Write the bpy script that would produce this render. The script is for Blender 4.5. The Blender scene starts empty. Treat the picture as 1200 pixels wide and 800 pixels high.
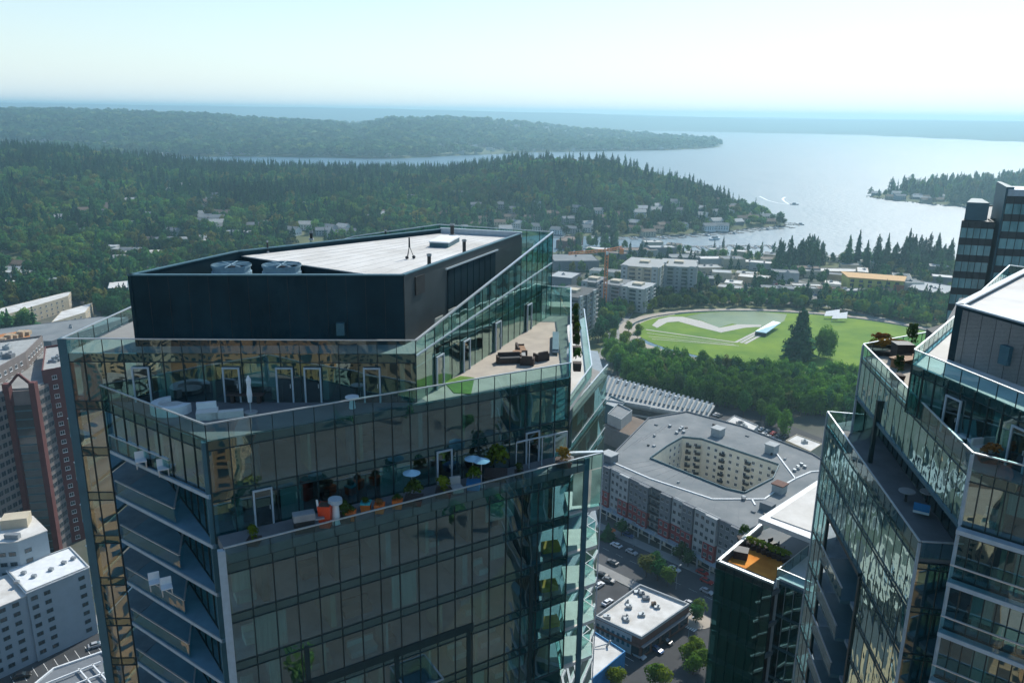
import bpy, bmesh, math, random
import numpy as np
from mathutils import Vector, Matrix, noise
from mathutils.geometry import tessellate_polygon
random.seed(7)
SC = bpy.context.scene
COL = SC.collection
R = math.radians
# ------------------------------------------------------------------ camera, sky, sun, exposure
FPX, CAMZ, PITCH, ROLL = 949.0, 150.0, R(15.8), R(0.85)
cp, sp, cr, sr = math.cos(PITCH), math.sin(PITCH), math.cos(ROLL), math.sin(ROLL)
FW = Vector((0, cp, -sp)); R0 = Vector((1, 0, 0)); U0 = Vector((0, sp, cp))
RT = R0*cr + U0*sr; UP = -R0*sr + U0*cr
cam = bpy.data.cameras.new('camera'); camo = bpy.data.objects.new('camera', cam); COL.objects.link(camo)
m = Matrix((RT, UP, -FW)).transposed().to_4x4(); m.translation = (0, 0, CAMZ)
camo.matrix_world = m
cam.sensor_width = 36; cam.lens = 36*FPX/1200; cam.clip_start = 0.5; cam.clip_end = 60000
SC.camera = camo
SUN_EL, SUN_AZ = R(43), R(31)          # azimuth measured from +Y (view direction) to the right
w = bpy.data.worlds.new('World'); SC.world = w; w.use_nodes = True
nt = w.node_tree; bg = nt.nodes['Background']
sky = nt.nodes.new('ShaderNodeTexSky'); sky.sky_type = 'NISHITA'; sky.sun_disc = False
sky.sun_elevation = SUN_EL; sky.sun_rotation = SUN_AZ; sky.air_density = 1.2; sky.dust_density = 0.8; sky.ozone_density = 1.0
sky.altitude = 100
# summer haze whitens the sky towards the horizon, evenly all round
tcw = nt.nodes.new('ShaderNodeTexCoord'); sx = nt.nodes.new('ShaderNodeSeparateXYZ'); nt.links.new(tcw.outputs['Generated'], sx.inputs[0])
ab = nt.nodes.new('ShaderNodeMath'); ab.operation = 'ABSOLUTE'; nt.links.new(sx.outputs[2], ab.inputs[0])
ex = nt.nodes.new('ShaderNodeMath'); ex.operation = 'MULTIPLY'; ex.inputs[1].default_value = -8.0; nt.links.new(ab.outputs[0], ex.inputs[0])
e2 = nt.nodes.new('ShaderNodeMath'); e2.operation = 'EXPONENT'; nt.links.new(ex.outputs[0], e2.inputs[0])
e3 = nt.nodes.new('ShaderNodeMath'); e3.operation = 'MULTIPLY'; e3.inputs[1].default_value = 0.80; nt.links.new(e2.outputs[0], e3.inputs[0])
tint = nt.nodes.new('ShaderNodeMix'); tint.data_type = 'RGBA'; tint.blend_type = 'MULTIPLY'; tint.inputs[0].default_value = 1
tint.inputs[7].default_value = (0.77, 0.97, 1.08, 1); nt.links.new(sky.outputs[0], tint.inputs[6])
hz_ = nt.nodes.new('ShaderNodeMix'); hz_.data_type = 'RGBA'; hz_.inputs[7].default_value = (7.3, 8.0, 8.4, 1)
nt.links.new(e3.outputs[0], hz_.inputs[0]); nt.links.new(tint.outputs[2], hz_.inputs[6]); nt.links.new(hz_.outputs[2], bg.inputs[0]); bg.inputs[1].default_value = 0.105
sl = bpy.data.lights.new('sun', 'SUN'); sl.energy = 3.6; sl.angle = R(0.53); sl.color = (1, 0.95, 0.86)
so = bpy.data.objects.new('sun', sl); COL.objects.link(so)
sdir = Vector((math.sin(SUN_AZ)*math.cos(SUN_EL), math.cos(SUN_AZ)*math.cos(SUN_EL), math.sin(SUN_EL)))
so.rotation_euler = sdir.to_track_quat('Z', 'Y').to_euler(); so.location = (0, 0, 400)
SC.view_settings.view_transform = 'Standard'; SC.view_settings.look = 'None'
SC.view_settings.exposure = 0.42; SC.view_settings.gamma = 1.0
cy = SC.cycles
cy.max_bounces = 6; cy.diffuse_bounces = 2; cy.glossy_bounces = 3; cy.transmission_bounces = 4
cy.transparent_max_bounces = 14; cy.volume_bounces = 0; cy.caustics_reflective = False; cy.caustics_refractive = False
cy.use_denoising = True; cy.sample_clamp_indirect = 4; cy.use_adaptive_sampling = True; cy.adaptive_threshold = 0.02
cy.use_light_tree = False

def P(px, py, z):                      # the world point seen at photo pixel (px, py) at height z
    d = FW + RT*((px-600)/FPX) + UP*((400-py)/FPX)
    t = (z-CAMZ)/d.z
    return Vector((d.x*t, d.y*t, z))
def P2(px, py, z):
    v = P(px, py, z); return (v.x, v.y)
# ------------------------------------------------------------------ materials
MATS = {}
def pm(name, col, rough=0.7, var=0.12, scale=0.5, bump=0.0, metal=0.0, spec=0.4, col2=None, detail=4, streak=None):
    """procedural principled material: noise varies the colour (and the relief) in object space"""
    if name in MATS: return MATS[name]
    m = bpy.data.materials.new(name); m.use_nodes = True; t = m.node_tree; N = t.nodes; L = t.links
    b = N['Principled BSDF']; b.inputs['Roughness'].default_value = rough; b.inputs['Metallic'].default_value = metal
    b.inputs['Specular IOR Level'].default_value = spec
    tc = N.new('ShaderNodeTexCoord'); nz = N.new('ShaderNodeTexNoise'); nz.inputs['Scale'].default_value = scale
    nz.inputs['Detail'].default_value = detail; nz.inputs['Roughness'].default_value = 0.62
    src = tc.outputs['Object']
    if streak:
        mp = N.new('ShaderNodeMapping'); mp.inputs['Scale'].default_value = streak; L.new(src, mp.inputs[0]); src = mp.outputs[0]
    L.new(src, nz.inputs['Vector'])
    rp = N.new('ShaderNodeValToRGB'); e = rp.color_ramp.elements
    c2 = col2 or tuple(min(1, c*(1+var)) for c in col); c1 = col if col2 else tuple(c*(1-var) for c in col)
    e[0].position = 0.32; e[1].position = 0.68; e[0].color = (*c1, 1); e[1].color = (*c2, 1)
    L.new(nz.outputs['Fac'], rp.inputs[0]); L.new(rp.outputs[0], b.inputs['Base Color'])
    if bump:
        bp = N.new('ShaderNodeBump'); bp.inputs['Strength'].default_value = 1; bp.inputs['Distance'].default_value = bump
        L.new(nz.outputs['Fac'], bp.inputs['Height']); L.new(bp.outputs[0], b.inputs['Normal'])
    MATS[name] = m; return m
def glass(name, tint, refl0=0.12, wob=0.012, wscale=0.35, rough=0.01, gcol=(0.85, 1, 0.98), back=None, graze=0.85):
    """thin architectural glass: a tinted see-through sheet with a wavy mirror coat"""
    if name in MATS: return MATS[name]
    m = bpy.data.materials.new(name); m.use_nodes = True; t = m.node_tree; N = t.nodes; L = t.links
    N.remove(N['Principled BSDF']); out = N['Material Output']
    tr = N.new('ShaderNodeBsdfTransparent'); tr.inputs[0].default_value = (*[c**0.5 for c in tint], 1)   # two faces per pane
    if back: tr = N.new('ShaderNodeBsdfDiffuse'); tr.inputs[0].default_value = (*back, 1)
    gl = N.new('ShaderNodeBsdfGlossy'); gl.inputs['Roughness'].default_value = rough; gl.inputs[0].default_value = (*gcol, 1)
    mx = N.new('ShaderNodeMixShader')
    ge = N.new('ShaderNodeNewGeometry')
    oi = N.new('ShaderNodeObjectInfo')
    nz = N.new('ShaderNodeTexNoise'); nz.inputs['Scale'].default_value = wscale; nz.inputs['Detail'].default_value = 1.5
    va = N.new('ShaderNodeVectorMath'); va.operation = 'ADD'
    cb = N.new('ShaderNodeCombineXYZ'); mu = N.new('ShaderNodeMath'); mu.operation = 'MULTIPLY'; mu.inputs[1].default_value = 37.0
    L.new(oi.outputs['Random'], mu.inputs[0]); L.new(mu.outputs[0], cb.inputs[0]); L.new(mu.outputs[0], cb.inputs[1])
    L.new(ge.outputs['Position'], va.inputs[0]); L.new(cb.outputs[0], va.inputs[1]); L.new(va.outputs[0], nz.inputs['Vector'])
    bp = N.new('ShaderNodeBump'); bp.inputs['Distance'].default_value = wob*4; bp.inputs['Strength'].default_value = 1
    L.new(nz.outputs['Fac'], bp.inputs['Height']); L.new(bp.outputs[0], gl.inputs['Normal'])
    dt = N.new('ShaderNodeVectorMath'); dt.operation = 'DOT_PRODUCT'; L.new(ge.outputs['Normal'], dt.inputs[0]); L.new(ge.outputs['Incoming'], dt.inputs[1])
    def mth(op, a, b, cl=False):
        q = N.new('ShaderNodeMath'); q.operation = op; q.use_clamp = cl
        for i_, v in enumerate((a, b)):
            if v is None: continue
            if isinstance(v, (int, float)): q.inputs[i_].default_value = v
            else: L.new(v, q.inputs[i_])
        return q.outputs[0]
    c_ = mth('SUBTRACT', 1.0, mth('ABSOLUTE', dt.outputs['Value'], None), True)
    f_ = mth('ADD', mth('MULTIPLY', mth('POWER', c_, 4.0), graze), refl0+0.03, True)
    L.new(mth('MULTIPLY', f_, mth('SUBTRACT', 1.0, ge.outputs['Backfacing'])), mx.inputs[0])
    L.new(tr.outputs[0], mx.inputs[1]); L.new(gl.outputs[0], mx.inputs[2]); L.new(mx.outputs[0], out.inputs[0])
    MATS[name] = m; return m
def foliage(name, cols, trans=0.25):
    m = bpy.data.materials.new(name); m.use_nodes = True; t = m.node_tree; N = t.nodes; L = t.links
    N.remove(N['Principled BSDF']); out = N['Material Output']
    oi = N.new('ShaderNodeObjectInfo'); rp = N.new('ShaderNodeValToRGB'); cr_ = rp.color_ramp
    while len(cr_.elements) < len(cols): cr_.elements.new(0.5)
    for i, c in enumerate(cols):
        cr_.elements[i].position = i/(len(cols)-1) if len(cols) > 1 else 0; cr_.elements[i].color = (*c, 1)
    L.new(oi.outputs['Random'], rp.inputs[0])
    tc = N.new('ShaderNodeNewGeometry'); nz = N.new('ShaderNodeTexNoise'); nz.inputs['Scale'].default_value = 0.45; nz.inputs['Detail'].default_value = 3
    L.new(tc.outputs['Position'], nz.inputs['Vector'])
    mr = N.new('ShaderNodeMapRange'); mr.inputs[1].default_value = 0.3; mr.inputs[2].default_value = 0.7; mr.inputs[3].default_value = 0.6; mr.inputs[4].default_value = 1.45
    n2 = N.new('ShaderNodeTexNoise'); n2.inputs['Scale'].default_value = 0.012; n2.inputs['Detail'].default_value = 5; L.new(tc.outputs['Position'], n2.inputs['Vector'])
    m2 = N.new('ShaderNodeMapRange'); m2.inputs[1].default_value = 0.35; m2.inputs[2].default_value = 0.68; m2.inputs[3].default_value = 0.75; m2.inputs[4].default_value = 2.1; L.new(n2.outputs['Fac'], m2.inputs[0])
    mm_ = N.new('ShaderNodeMath'); mm_.operation = 'MULTIPLY'
    L.new(nz.outputs['Fac'], mr.inputs[0]); L.new(mr.outputs[0], mm_.inputs[0]); L.new(m2.outputs[0], mm_.inputs[1])
    vm = N.new('ShaderNodeVectorMath'); vm.operation = 'SCALE'; L.new(rp.outputs[0], vm.inputs[0]); L.new(mm_.outputs[0], vm.inputs['Scale'])
    df = N.new('ShaderNodeBsdfDiffuse'); tl = N.new('ShaderNodeBsdfTranslucent'); mx = N.new('ShaderNodeMixShader'); mx.inputs[0].default_value = trans
    L.new(vm.outputs[0], df.inputs[0]); L.new(vm.outputs[0], tl.inputs[0]); L.new(df.outputs[0], mx.inputs[1]); L.new(tl.outputs[0], mx.inputs[2])
    L.new(mx.outputs[0], out.inputs[0]); MATS[name] = m; return m
M_GLASS = glass('tower glass', (0.31, 0.67, 0.70), 0.26, wob=0.010, wscale=0.25, gcol=(0.80, 0.97, 0.92))
M_GLASS2 = glass('crown glass', (0.45, 0.75, 0.72), 0.26, gcol=(0.72, 1.0, 0.92))
M_RAILG = glass('railing glass', (0.52, 0.80, 0.80), 0.08, wob=0.006)
M_DARKG = glass('dark office glass', (0.10, 0.20, 0.21), 0.22)
M_SPAN = glass('spandrel glass', (1, 1, 1), 0.15, wob=0.010, wscale=0.25, gcol=(0.74, 0.98, 0.94), back=(0.010, 0.045, 0.048))
M_FRAME = pm('mullion dark', (0.010, 0.032, 0.036), 0.4, 0.15, 2)
M_COLB = pm('cladding blue grey', (0.045, 0.120, 0.150), 0.5, 0.12, 0.8)
M_METAL = pm('rail aluminium', (0.55, 0.60, 0.62), 0.35, 0.08, 3, metal=0.6)
M_METALL = pm('light trim', (0.36, 0.43, 0.47), 0.45, 0.1, 2)
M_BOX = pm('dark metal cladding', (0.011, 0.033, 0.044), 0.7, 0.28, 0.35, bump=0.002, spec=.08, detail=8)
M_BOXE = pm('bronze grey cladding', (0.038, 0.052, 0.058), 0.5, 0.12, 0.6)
M_WHITE = pm('white membrane', (0.48, 0.46, 0.42), 0.8, 0.10, 0.20, detail=10, col2=(0.70, 0.69, 0.66))
M_WHITE2 = pm('white paint', (0.72, 0.74, 0.74), 0.6, 0.08, 0.6)
M_CONC = pm('pale concrete', (0.34, 0.35, 0.34), 0.85, 0.15, 0.6)
M_SLAB = pm('slab concrete', (0.24, 0.30, 0.34), 0.8, 0.15, 1.0)
M_TERR = pm('terrace pavers', (0.36, 0.32, 0.27), 0.85, 0.14, 0.8, col2=(0.46, 0.41, 0.34))
M_TERRD = pm('grey pavers', (0.15, 0.16, 0.165), 0.85, 0.14, 0.8)
M_INT = pm('interior wall', (0.42, 0.38, 0.31), 0.8, 0.2, 0.3)
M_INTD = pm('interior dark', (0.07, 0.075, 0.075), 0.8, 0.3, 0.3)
M_CURT = pm('curtain linen', (0.40, 0.41, 0.37), 0.9, 0.15, 1.5, streak=(6, 6, 0.3))
M_ASPH = pm('asphalt', (0.055, 0.058, 0.062), 0.9, 0.2, 0.15, bump=0.01)
M_ROAD = pm('road asphalt', (0.075, 0.08, 0.085), 0.9, 0.18, 0.1)
M_PAVE = pm('pavement', (0.27, 0.27, 0.26), 0.9, 0.12, 0.3)
M_LINE = pm('road paint', (0.75, 0.75, 0.72), 0.7, 0.1, 1)
M_YEL = pm('yellow paint', (0.95, 0.42, 0.04), 0.6, 0.1, 1)
M_ROOFG = pm('grey roof felt', (0.145, 0.165, 0.175), 0.9, 0.14, 0.09, detail=9, col2=(0.24, 0.25, 0.25))
M_ROOFB = pm('brown roof', (0.17, 0.13, 0.10), 0.9, 0.15, 0.3)
M_RED = pm('red brick paint', (0.24, 0.045, 0.045), 0.85, 0.15, 0.8)
M_BRICK = pm('brown brick', (0.15, 0.075, 0.055), 0.85, 0.2, 0.8)
M_GREYW = pm('grey siding', (0.17, 0.185, 0.20), 0.85, 0.1, 0.6)
M_PALEG = pm('pale grey siding', (0.38, 0.40, 0.40), 0.85, 0.1, 0.6)
M_BEIGE = pm('beige stucco', (0.50, 0.44, 0.33), 0.85, 0.1, 0.5)
M_SUNTAN = pm('brown precast', (0.42, 0.25, 0.13), 0.85, 0.15, 0.2)
M_TAN = pm('tan stucco', (0.40, 0.31, 0.21), 0.85, 0.15, 0.4)
M_BLUEW = pm('blue paint', (0.03, 0.20, 0.42), 0.7, 0.1, 0.6)
M_PANE = pm('window pane dark', (0.03, 0.045, 0.055), 0.12, 0.3, 0.5, spec=0.8)
M_BLFLOOR = pm('balcony slab skylight blue', (0.15, 0.29, 0.37), 0.7, 0.12, 1)  # blue skylight on the shaded floors is put into the slab colour
M_CREAM = pm('cream stucco', (0.74, 0.70, 0.58), 0.85, 0.08, 0.5)
M_ORANGE = pm('orange fabric', (0.75, 0.17, 0.03), 0.7, 0.15, 2)
M_RUST = pm('rust gravel roof', (0.60, 0.20, 0.02), 0.9, 0.3, 0.5, col2=(0.78, 0.33, 0.05))
M_SEAM = pm('membrane seam', (0.60, 0.59, 0.56), 0.8, 0.1, 1)
M_FAN = pm('fan housing blue grey', (0.24, 0.36, 0.42), 0.5, 0.12, 2)
M_BROWNR = pm('brown roof gravel', (0.32, 0.19, 0.10), 0.9, 0.25, 0.2, col2=(0.46, 0.31, 0.19))
M_DARKM = pm('black metal', (0.025, 0.027, 0.03), 0.5, 0.2, 2)
M_GREYM = pm('galvanised metal', (0.30, 0.33, 0.35), 0.45, 0.15, 1.5, metal=0.4)
M_TEAK = pm('teak wood', (0.27, 0.15, 0.08), 0.7, 0.2, 3)
M_CUSH = pm('cream cushion', (0.62, 0.60, 0.55), 0.9, 0.08, 2)
M_WICK = pm('dark wicker', (0.06, 0.045, 0.04), 0.8, 0.3, 8)
M_LAWN = pm('lawn grass', (0.070, 0.17, 0.006), 0.95, 0.2, 0.035, col2=(0.18, 0.28, 0.015), detail=12)
M_LAWN2 = pm('terrace turf', (0.10, 0.20, 0.03), 0.95, 0.25, 1.5)
M_GRAVEL = pm('white gravel path', (0.50, 0.48, 0.43), 0.95, 0.1, 0.5)
M_PATH = pm('tan path', (0.40, 0.35, 0.29), 0.95, 0.12, 0.2)
M_BARK = pm('bark', (0.07, 0.05, 0.035), 0.95, 0.25, 3)
M_GROUND = pm('town ground', (0.035, 0.055, 0.025), 0.95, 0.2, 0.02, col2=(0.13, 0.125, 0.115), detail=10)
M_FFLOOR = pm('forest floor', (0.05, 0.075, 0.025), 0.95, 0.3, 0.02, col2=(0.15, 0.16, 0.07), detail=8)
M_ROCK = pm('shore stone', (0.22, 0.21, 0.19), 0.9, 0.2, 0.3)
F_CON = foliage('conifer foliage', [(0.012, 0.048, 0.028), (0.022, 0.072, 0.032), (0.036, 0.095, 0.032), (0.015, 0.055, 0.036)], 0.2)
F_BRO = foliage('broadleaf foliage', [(0.026, 0.095, 0.034), (0.060, 0.155, 0.036), (0.018, 0.070, 0.034), (0.115, 0.185, 0.032), (0.038, 0.118, 0.038), (0.14, 0.135, 0.036), (0.020, 0.080, 0.036), (0.078, 0.165, 0.036)], 0.35)
F_PARK = foliage('park row foliage', [(0.045, 0.120, 0.022), (0.090, 0.185, 0.028), (0.060, 0.140, 0.024)], 0.35)
F_YEL = foliage('yellow green foliage', [(0.12, 0.19, 0.02), (0.16, 0.21, 0.02), (0.08, 0.16, 0.02)], .35)
F_FAR = foliage('far wood foliage', [(0.016, 0.050, 0.028), (0.06, 0.12, 0.035), (0.025, 0.07, 0.032), (0.12, 0.16, 0.045)], 0.15)
# ------------------------------------------------------------------ object helpers
def tag(o, label=None, cat=None, group=None, kind=None):
    if label: o['label'] = label
    if cat: o['category'] = cat
    if group: o['group'] = group
    if kind: o['kind'] = kind
    return o
def thing(name, loc, label, cat, group=None, rz=0):
    o = bpy.data.objects.new(name, None); COL.objects.link(o); o.location = loc; o.rotation_euler = (0, 0, rz); o.empty_display_size = 0.5
    return tag(o, label, cat, group)
class MB:
    def __init__(s): s.v = []; s.f = []; s.m = []
    def add(s, vs, fs, mi=0):
        n = len(s.v); s.v += [tuple(v) for v in vs]; s.f += [tuple(i+n for i in f) for f in fs]; s.m += [mi]*len(fs); return s
    def box(s, x0, y0, z0, x1, y1, z1, mi=0):
        return s.add([(x0,y0,z0),(x1,y0,z0),(x1,y1,z0),(x0,y1,z0),(x0,y0,z1),(x1,y0,z1),(x1,y1,z1),(x0,y1,z1)],
                     [(0,3,2,1),(4,5,6,7),(0,1,5,4),(1,2,6,5),(2,3,7,6),(3,0,4,7)], mi)
    def hexa(s, a, b, mi=0):           # bottom quad a, top quad b
        return s.add(list(a)+list(b), [(0,3,2,1),(4,5,6,7),(0,1,5,4),(1,2,6,5),(2,3,7,6),(3,0,4,7)], mi)
    def bar(s, p, q, wd, ht, mi=0, up=(0,0,1)):  # rectangular bar from p to q
        p = Vector(p); q = Vector(q); d = (q-p).normalized(); u = Vector(up)
        if abs(d.dot(u)) > 0.98: u = Vector((0, 1, 0))
        a = d.cross(u).normalized()*wd/2; b = a.cross(d).normalized()*ht/2
        return s.hexa([p-a-b, p+a-b, p+a+b, p-a+b], [q-a-b, q+a-b, q+a+b, q-a+b], mi)
    def wall(s, a, b, z0, z1, th, mi=0, z0b=None, z1b=None):   # upright slab along a->b; thickness to the left of a->b
        d = Vector((b[0]-a[0], b[1]-a[1], 0)).normalized(); n = Vector((-d.y, d.x, 0))*th
        z0b = z0 if z0b is None else z0b; z1b = z1 if z1b is None else z1b
        a0 = Vector((a[0], a[1], z0)); b0 = Vector((b[0], b[1], z0b)); a1 = Vector((a[0], a[1], z1)); b1 = Vector((b[0], b[1], z1b))
        return s.hexa([a0, b0, b0+n, a0+n], [a1, b1, b1+n, a1+n], mi)
    def prism(s, poly, z0, z1, mi=0, mtop=None, holes=()):
        loops = [list(poly)]+[list(h) for h in holes]
        zt = z1 if callable(z1) else (lambda x, y: z1)
        flat = [p for l in loops for p in l]; n = len(flat)
        tris = tessellate_polygon([[Vector((p[0], p[1], 0)) for p in l] for l in loops])
        vs = [(p[0], p[1], z0) for p in flat]+[(p[0], p[1], zt(p[0], p[1])) for p in flat]
        top = []; bot = []
        for t in tris:
            a, b, c = [flat[i] for i in t]
            if (b[0]-a[0])*(c[1]-a[1])-(b[1]-a[1])*(c[0]-a[0]) < 0: t = (t[0], t[2], t[1])
            top.append((t[0]+n, t[1]+n, t[2]+n)); bot.append((t[0], t[2], t[1]))
        k = 0; side = []
        for li, l in enumerate(loops):
            ar = sum(l[i][0]*l[(i+1) % len(l)][1]-l[(i+1) % len(l)][0]*l[i][1] for i in range(len(l)))
            for i in range(len(l)):
                i0 = k+i; i1 = k+(i+1) % len(l)
                q = (i0, i1, i1+n, i0+n)
                if (ar < 0) != (li > 0): q = q[::-1]
                side.append(q)
            k += len(l)
        s.add(vs, bot+side, mi)
        nb = len(s.v)-len(vs)
        s.f += [tuple(i+nb for i in f) for f in top]; s.m += [mi if mtop is None else mtop]*len(top)
        return s
    def cyl(s, c, r0, r1, z0, z1, n=12, mi=0, cap=True):
        vs = []
        for z, r in ((z0, r0), (z1, r1)):
            for i in range(n):
                a = 2*math.pi*i/n; vs.append((c[0]+r*math.cos(a), c[1]+r*math.sin(a), z))
        fs = [(i, (i+1) % n, n+(i+1) % n, n+i) for i in range(n)]
        if cap: fs += [tuple(range(n-1, -1, -1)), tuple(range(n, 2*n))]
        return s.add(vs, fs, mi)
    def tube(s, p, q, r, n=6, mi=0):
        p = Vector(p); q = Vector(q); d = (q-p).normalized(); u = Vector((0, 0, 1)) if abs(d.z) < 0.9 else Vector((1, 0, 0))
        a = d.cross(u).normalized(); b = a.cross(d); vs = []
        for c in (p, q):
            for i in range(n):
                t = 2*math.pi*i/n; vs.append(c+a*r*math.cos(t)+b*r*math.sin(t))
        return s.add(vs, [(i, (i+1) % n, n+(i+1) % n, n+i) for i in range(n)]+[tuple(range(n-1, -1, -1)), tuple(range(n, 2*n))], mi)
    def blob(s, c, rx, ry, rz, mi=0, seed=0, amp=0.25, n=8, k=5):
        rnd = random.Random(seed); vs = []; fs = []
        for j in range(k+1):
            t = math.pi*j/k
            for i in range(n):
                a = 2*math.pi*i/n; q = 1+rnd.uniform(-amp, amp)
                vs.append((c[0]+rx*q*math.sin(t)*math.cos(a), c[1]+ry*q*math.sin(t)*math.sin(a), c[2]+rz*q*math.cos(t)))
        for j in range(k):
            for i in range(n):
                fs.append((j*n+i, (j+1)*n+i, (j+1)*n+(i+1) % n, j*n+(i+1) % n))
        return s.add(vs, fs, mi)
    def mesh(s, name, mats):
        me = bpy.data.meshes.new(name); me.from_pydata(s.v, [], s.f)
        if not isinstance(mats, (list, tuple)): mats = [mats]
        for m_ in mats: me.materials.append(m_)
        if len(mats) > 1: me.polygons.foreach_set('material_index', s.m)
        me.update(); return me
    def build(s, name, mats, parent=None, loc=None):
        return put(name, s.mesh(name, mats), parent, loc)
def put(name, me, parent=None, loc=None, rz=0, local=False, scale=None):
    """link mesh me; world coordinates even under a parent, unless local"""
    o = bpy.data.objects.new(name, me); COL.objects.link(o)
    if loc is not None: o.location = loc
    if rz: o.rotation_euler = (0, 0, rz)
    if scale is not None: o.scale = scale
    if parent is not None:
        o.parent = parent
        if not local:
            x, y, z = wloc(parent); o.matrix_parent_inverse = Matrix.Translation((-x, -y, -z))
    return o
def wloc(o):
    x, y, z = o.location
    if o.parent is not None:
        return (x, y, z)               # a part at world coordinates: its own offset only
    return (x, y, z)
def struct(name, mb, mat_, label=None):
    o = mb.build(name, mat_); o['kind'] = 'structure'
    if label: o['label'] = label
    return o
def copy_thing(root, loc, rz=None, label=None, scale=None, group=None):
    r = root.copy(); COL.objects.link(r); r.location = loc
    if rz is not None: r.rotation_euler = (0, 0, rz)
    if scale is not None: r.scale = scale
    if label: r['label'] = label
    if group: r['group'] = group
    for ch in list(root.children):
        c = ch.copy(); COL.objects.link(c); c.parent = r
        for g in list(ch.children):
            d = g.copy(); COL.objects.link(d); d.parent = c
    return r
def lerp(a, b, t): return a+(b-a)*t
def lp(a, b, t): return (a[0]+(b[0]-a[0])*t, a[1]+(b[1]-a[1])*t)
def dist(a, b): return math.hypot(b[0]-a[0], b[1]-a[1])
def sm(x, a, b):
    t = max(0, min(1, (x-a)/(b-a))); return t*t*(3-2*t)
def inpoly(x, y, poly):
    c = False; j = len(poly)-1
    for i in range(len(poly)):
        xi, yi = poly[i][0], poly[i][1]; xj, yj = poly[j][0], poly[j][1]
        if (yi > y) != (yj > y) and x < (xj-xi)*(y-yi)/(yj-yi)+xi: c = not c
        j = i
    return c
def offs(a, b, d):                     # shift segment a-b by d to its right
    L_ = dist(a, b); nx, ny = (b[1]-a[1])/L_, -(b[0]-a[0])/L_
    return (a[0]+nx*d, a[1]+ny*d), (b[0]+nx*d, b[1]+ny*d)
# ------------------------------------------------------------------ land and water
NEAR_SHORE = [(-40, 985), (20, 915), (37, 901), (96, 924), (195, 927), (239, 907), (288, 895), (323, 871), (371, 875), (468, 883), (640, 930), (900, 1010), (1400, 1180), (2600, 1500)]
PEN_SHORE = [(-40, 985), (42, 1036), (106, 1025), (172, 1031), (215, 1050), (259, 1079), (300, 1100), (330, 1128), (372, 1150), (390, 1163), (392, 1200), (380, 1260),
             (372, 1363), (340, 1500), (250, 1650), (80, 1800), (-300, 1900), (-800, 1960), (-1350, 2050), (-1900, 2350), (-3200, 2900)]
LAND = [(-3200, -1600), (2600, -1600)]+NEAR_SHORE[::-1]+PEN_SHORE[1:]
RPEN = [(697, 1621), (712, 1575), (735, 1530), (792, 1460), (850, 1440), (1000, 1420), (1300, 1380), (2000, 1500), (2600, 1800), (2600, 2300), (1300, 2000), (1019, 1800), (851, 1760), (740, 1680)]
def zterr(x, y):
    st = lerp(720, 1045, sm(x, -300, 40))
    rise = sm(y, st, lerp(1430, 1330, sm(x, -400, 200)))
    fall = 1-sm(y, lerp(1520, 1400, sm(x, 0, 300)), lerp(1940, 1560, sm(x, -300, 330)))
    fx = 1-0.45*sm(x, 150, 290)-0.5*sm(x, 270, 372)
    far_l = lerp(1, 1.12, sm(-x, 500, 1400))
    z = (56-27*sm(x, -900, -500)*(1-sm(x, -150, 50)))*rise*fall*fx*far_l
    n = noise.noise(Vector((x*0.006, y*0.006, 3)))*5+noise.noise(Vector((x*0.02, y*0.02, 9)))*2
    k = sm(y, st-40, st+250) if y < 2200 else 1
    return max(z+n*k*min(1, z/12), 0)
def grid_land(name, poly, x0, x1, y0, y1, step, zf, mat_):
    nx = int((x1-x0)/step)+1; ny = int((y1-y0)/step)+1
    vs = []; ok = []
    for j in range(ny):
        for i in range(nx):
            x = x0+i*step; y = y0+j*step
            inn = inpoly(x, y, poly)
            vs.append((x, y, zf(x, y) if inn else -7.0))
    fs = []
    for j in range(ny-1):
        for i in range(nx-1):
            a = j*nx+i; q = (a, a+1, a+nx+1, a+nx)
            if max(vs[k][2] for k in q) > -6: fs.append(q)
    b = MB(); b.v = vs; b.f = fs; b.m = [0]*len(fs)
    o = b.build(name, mat_); o['kind'] = 'structure'
    for p_ in o.data.polygons: p_.use_smooth = True
    return o
grid_land('ground', LAND, -1500, 1500, 780, 2420, 14, lambda x, y: zterr(x, y)-0.05, M_FFLOOR)
b = MB(); b.v = [(-9000, -4000, -0.05), (9000, -4000, -0.05), (9000, 300, -0.05), (1500, 786, -0.05), (-1500, 786, -0.05), (-9000, 786, -0.05)]; b.f = [(0, 1, 2, 3, 4, 5)]; b.m = [0]
struct('ground', b, M_GROUND)
b = MB(); b.v = [(-9000, 785, -0.08), (-1490, 785, -0.08), (-1490, 2150, -0.08), (-9000, 4200, -0.08)]; b.f = [(0, 1, 2, 3)]; b.m = [0]
struct('ground', b, M_FFLOOR)
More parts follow.
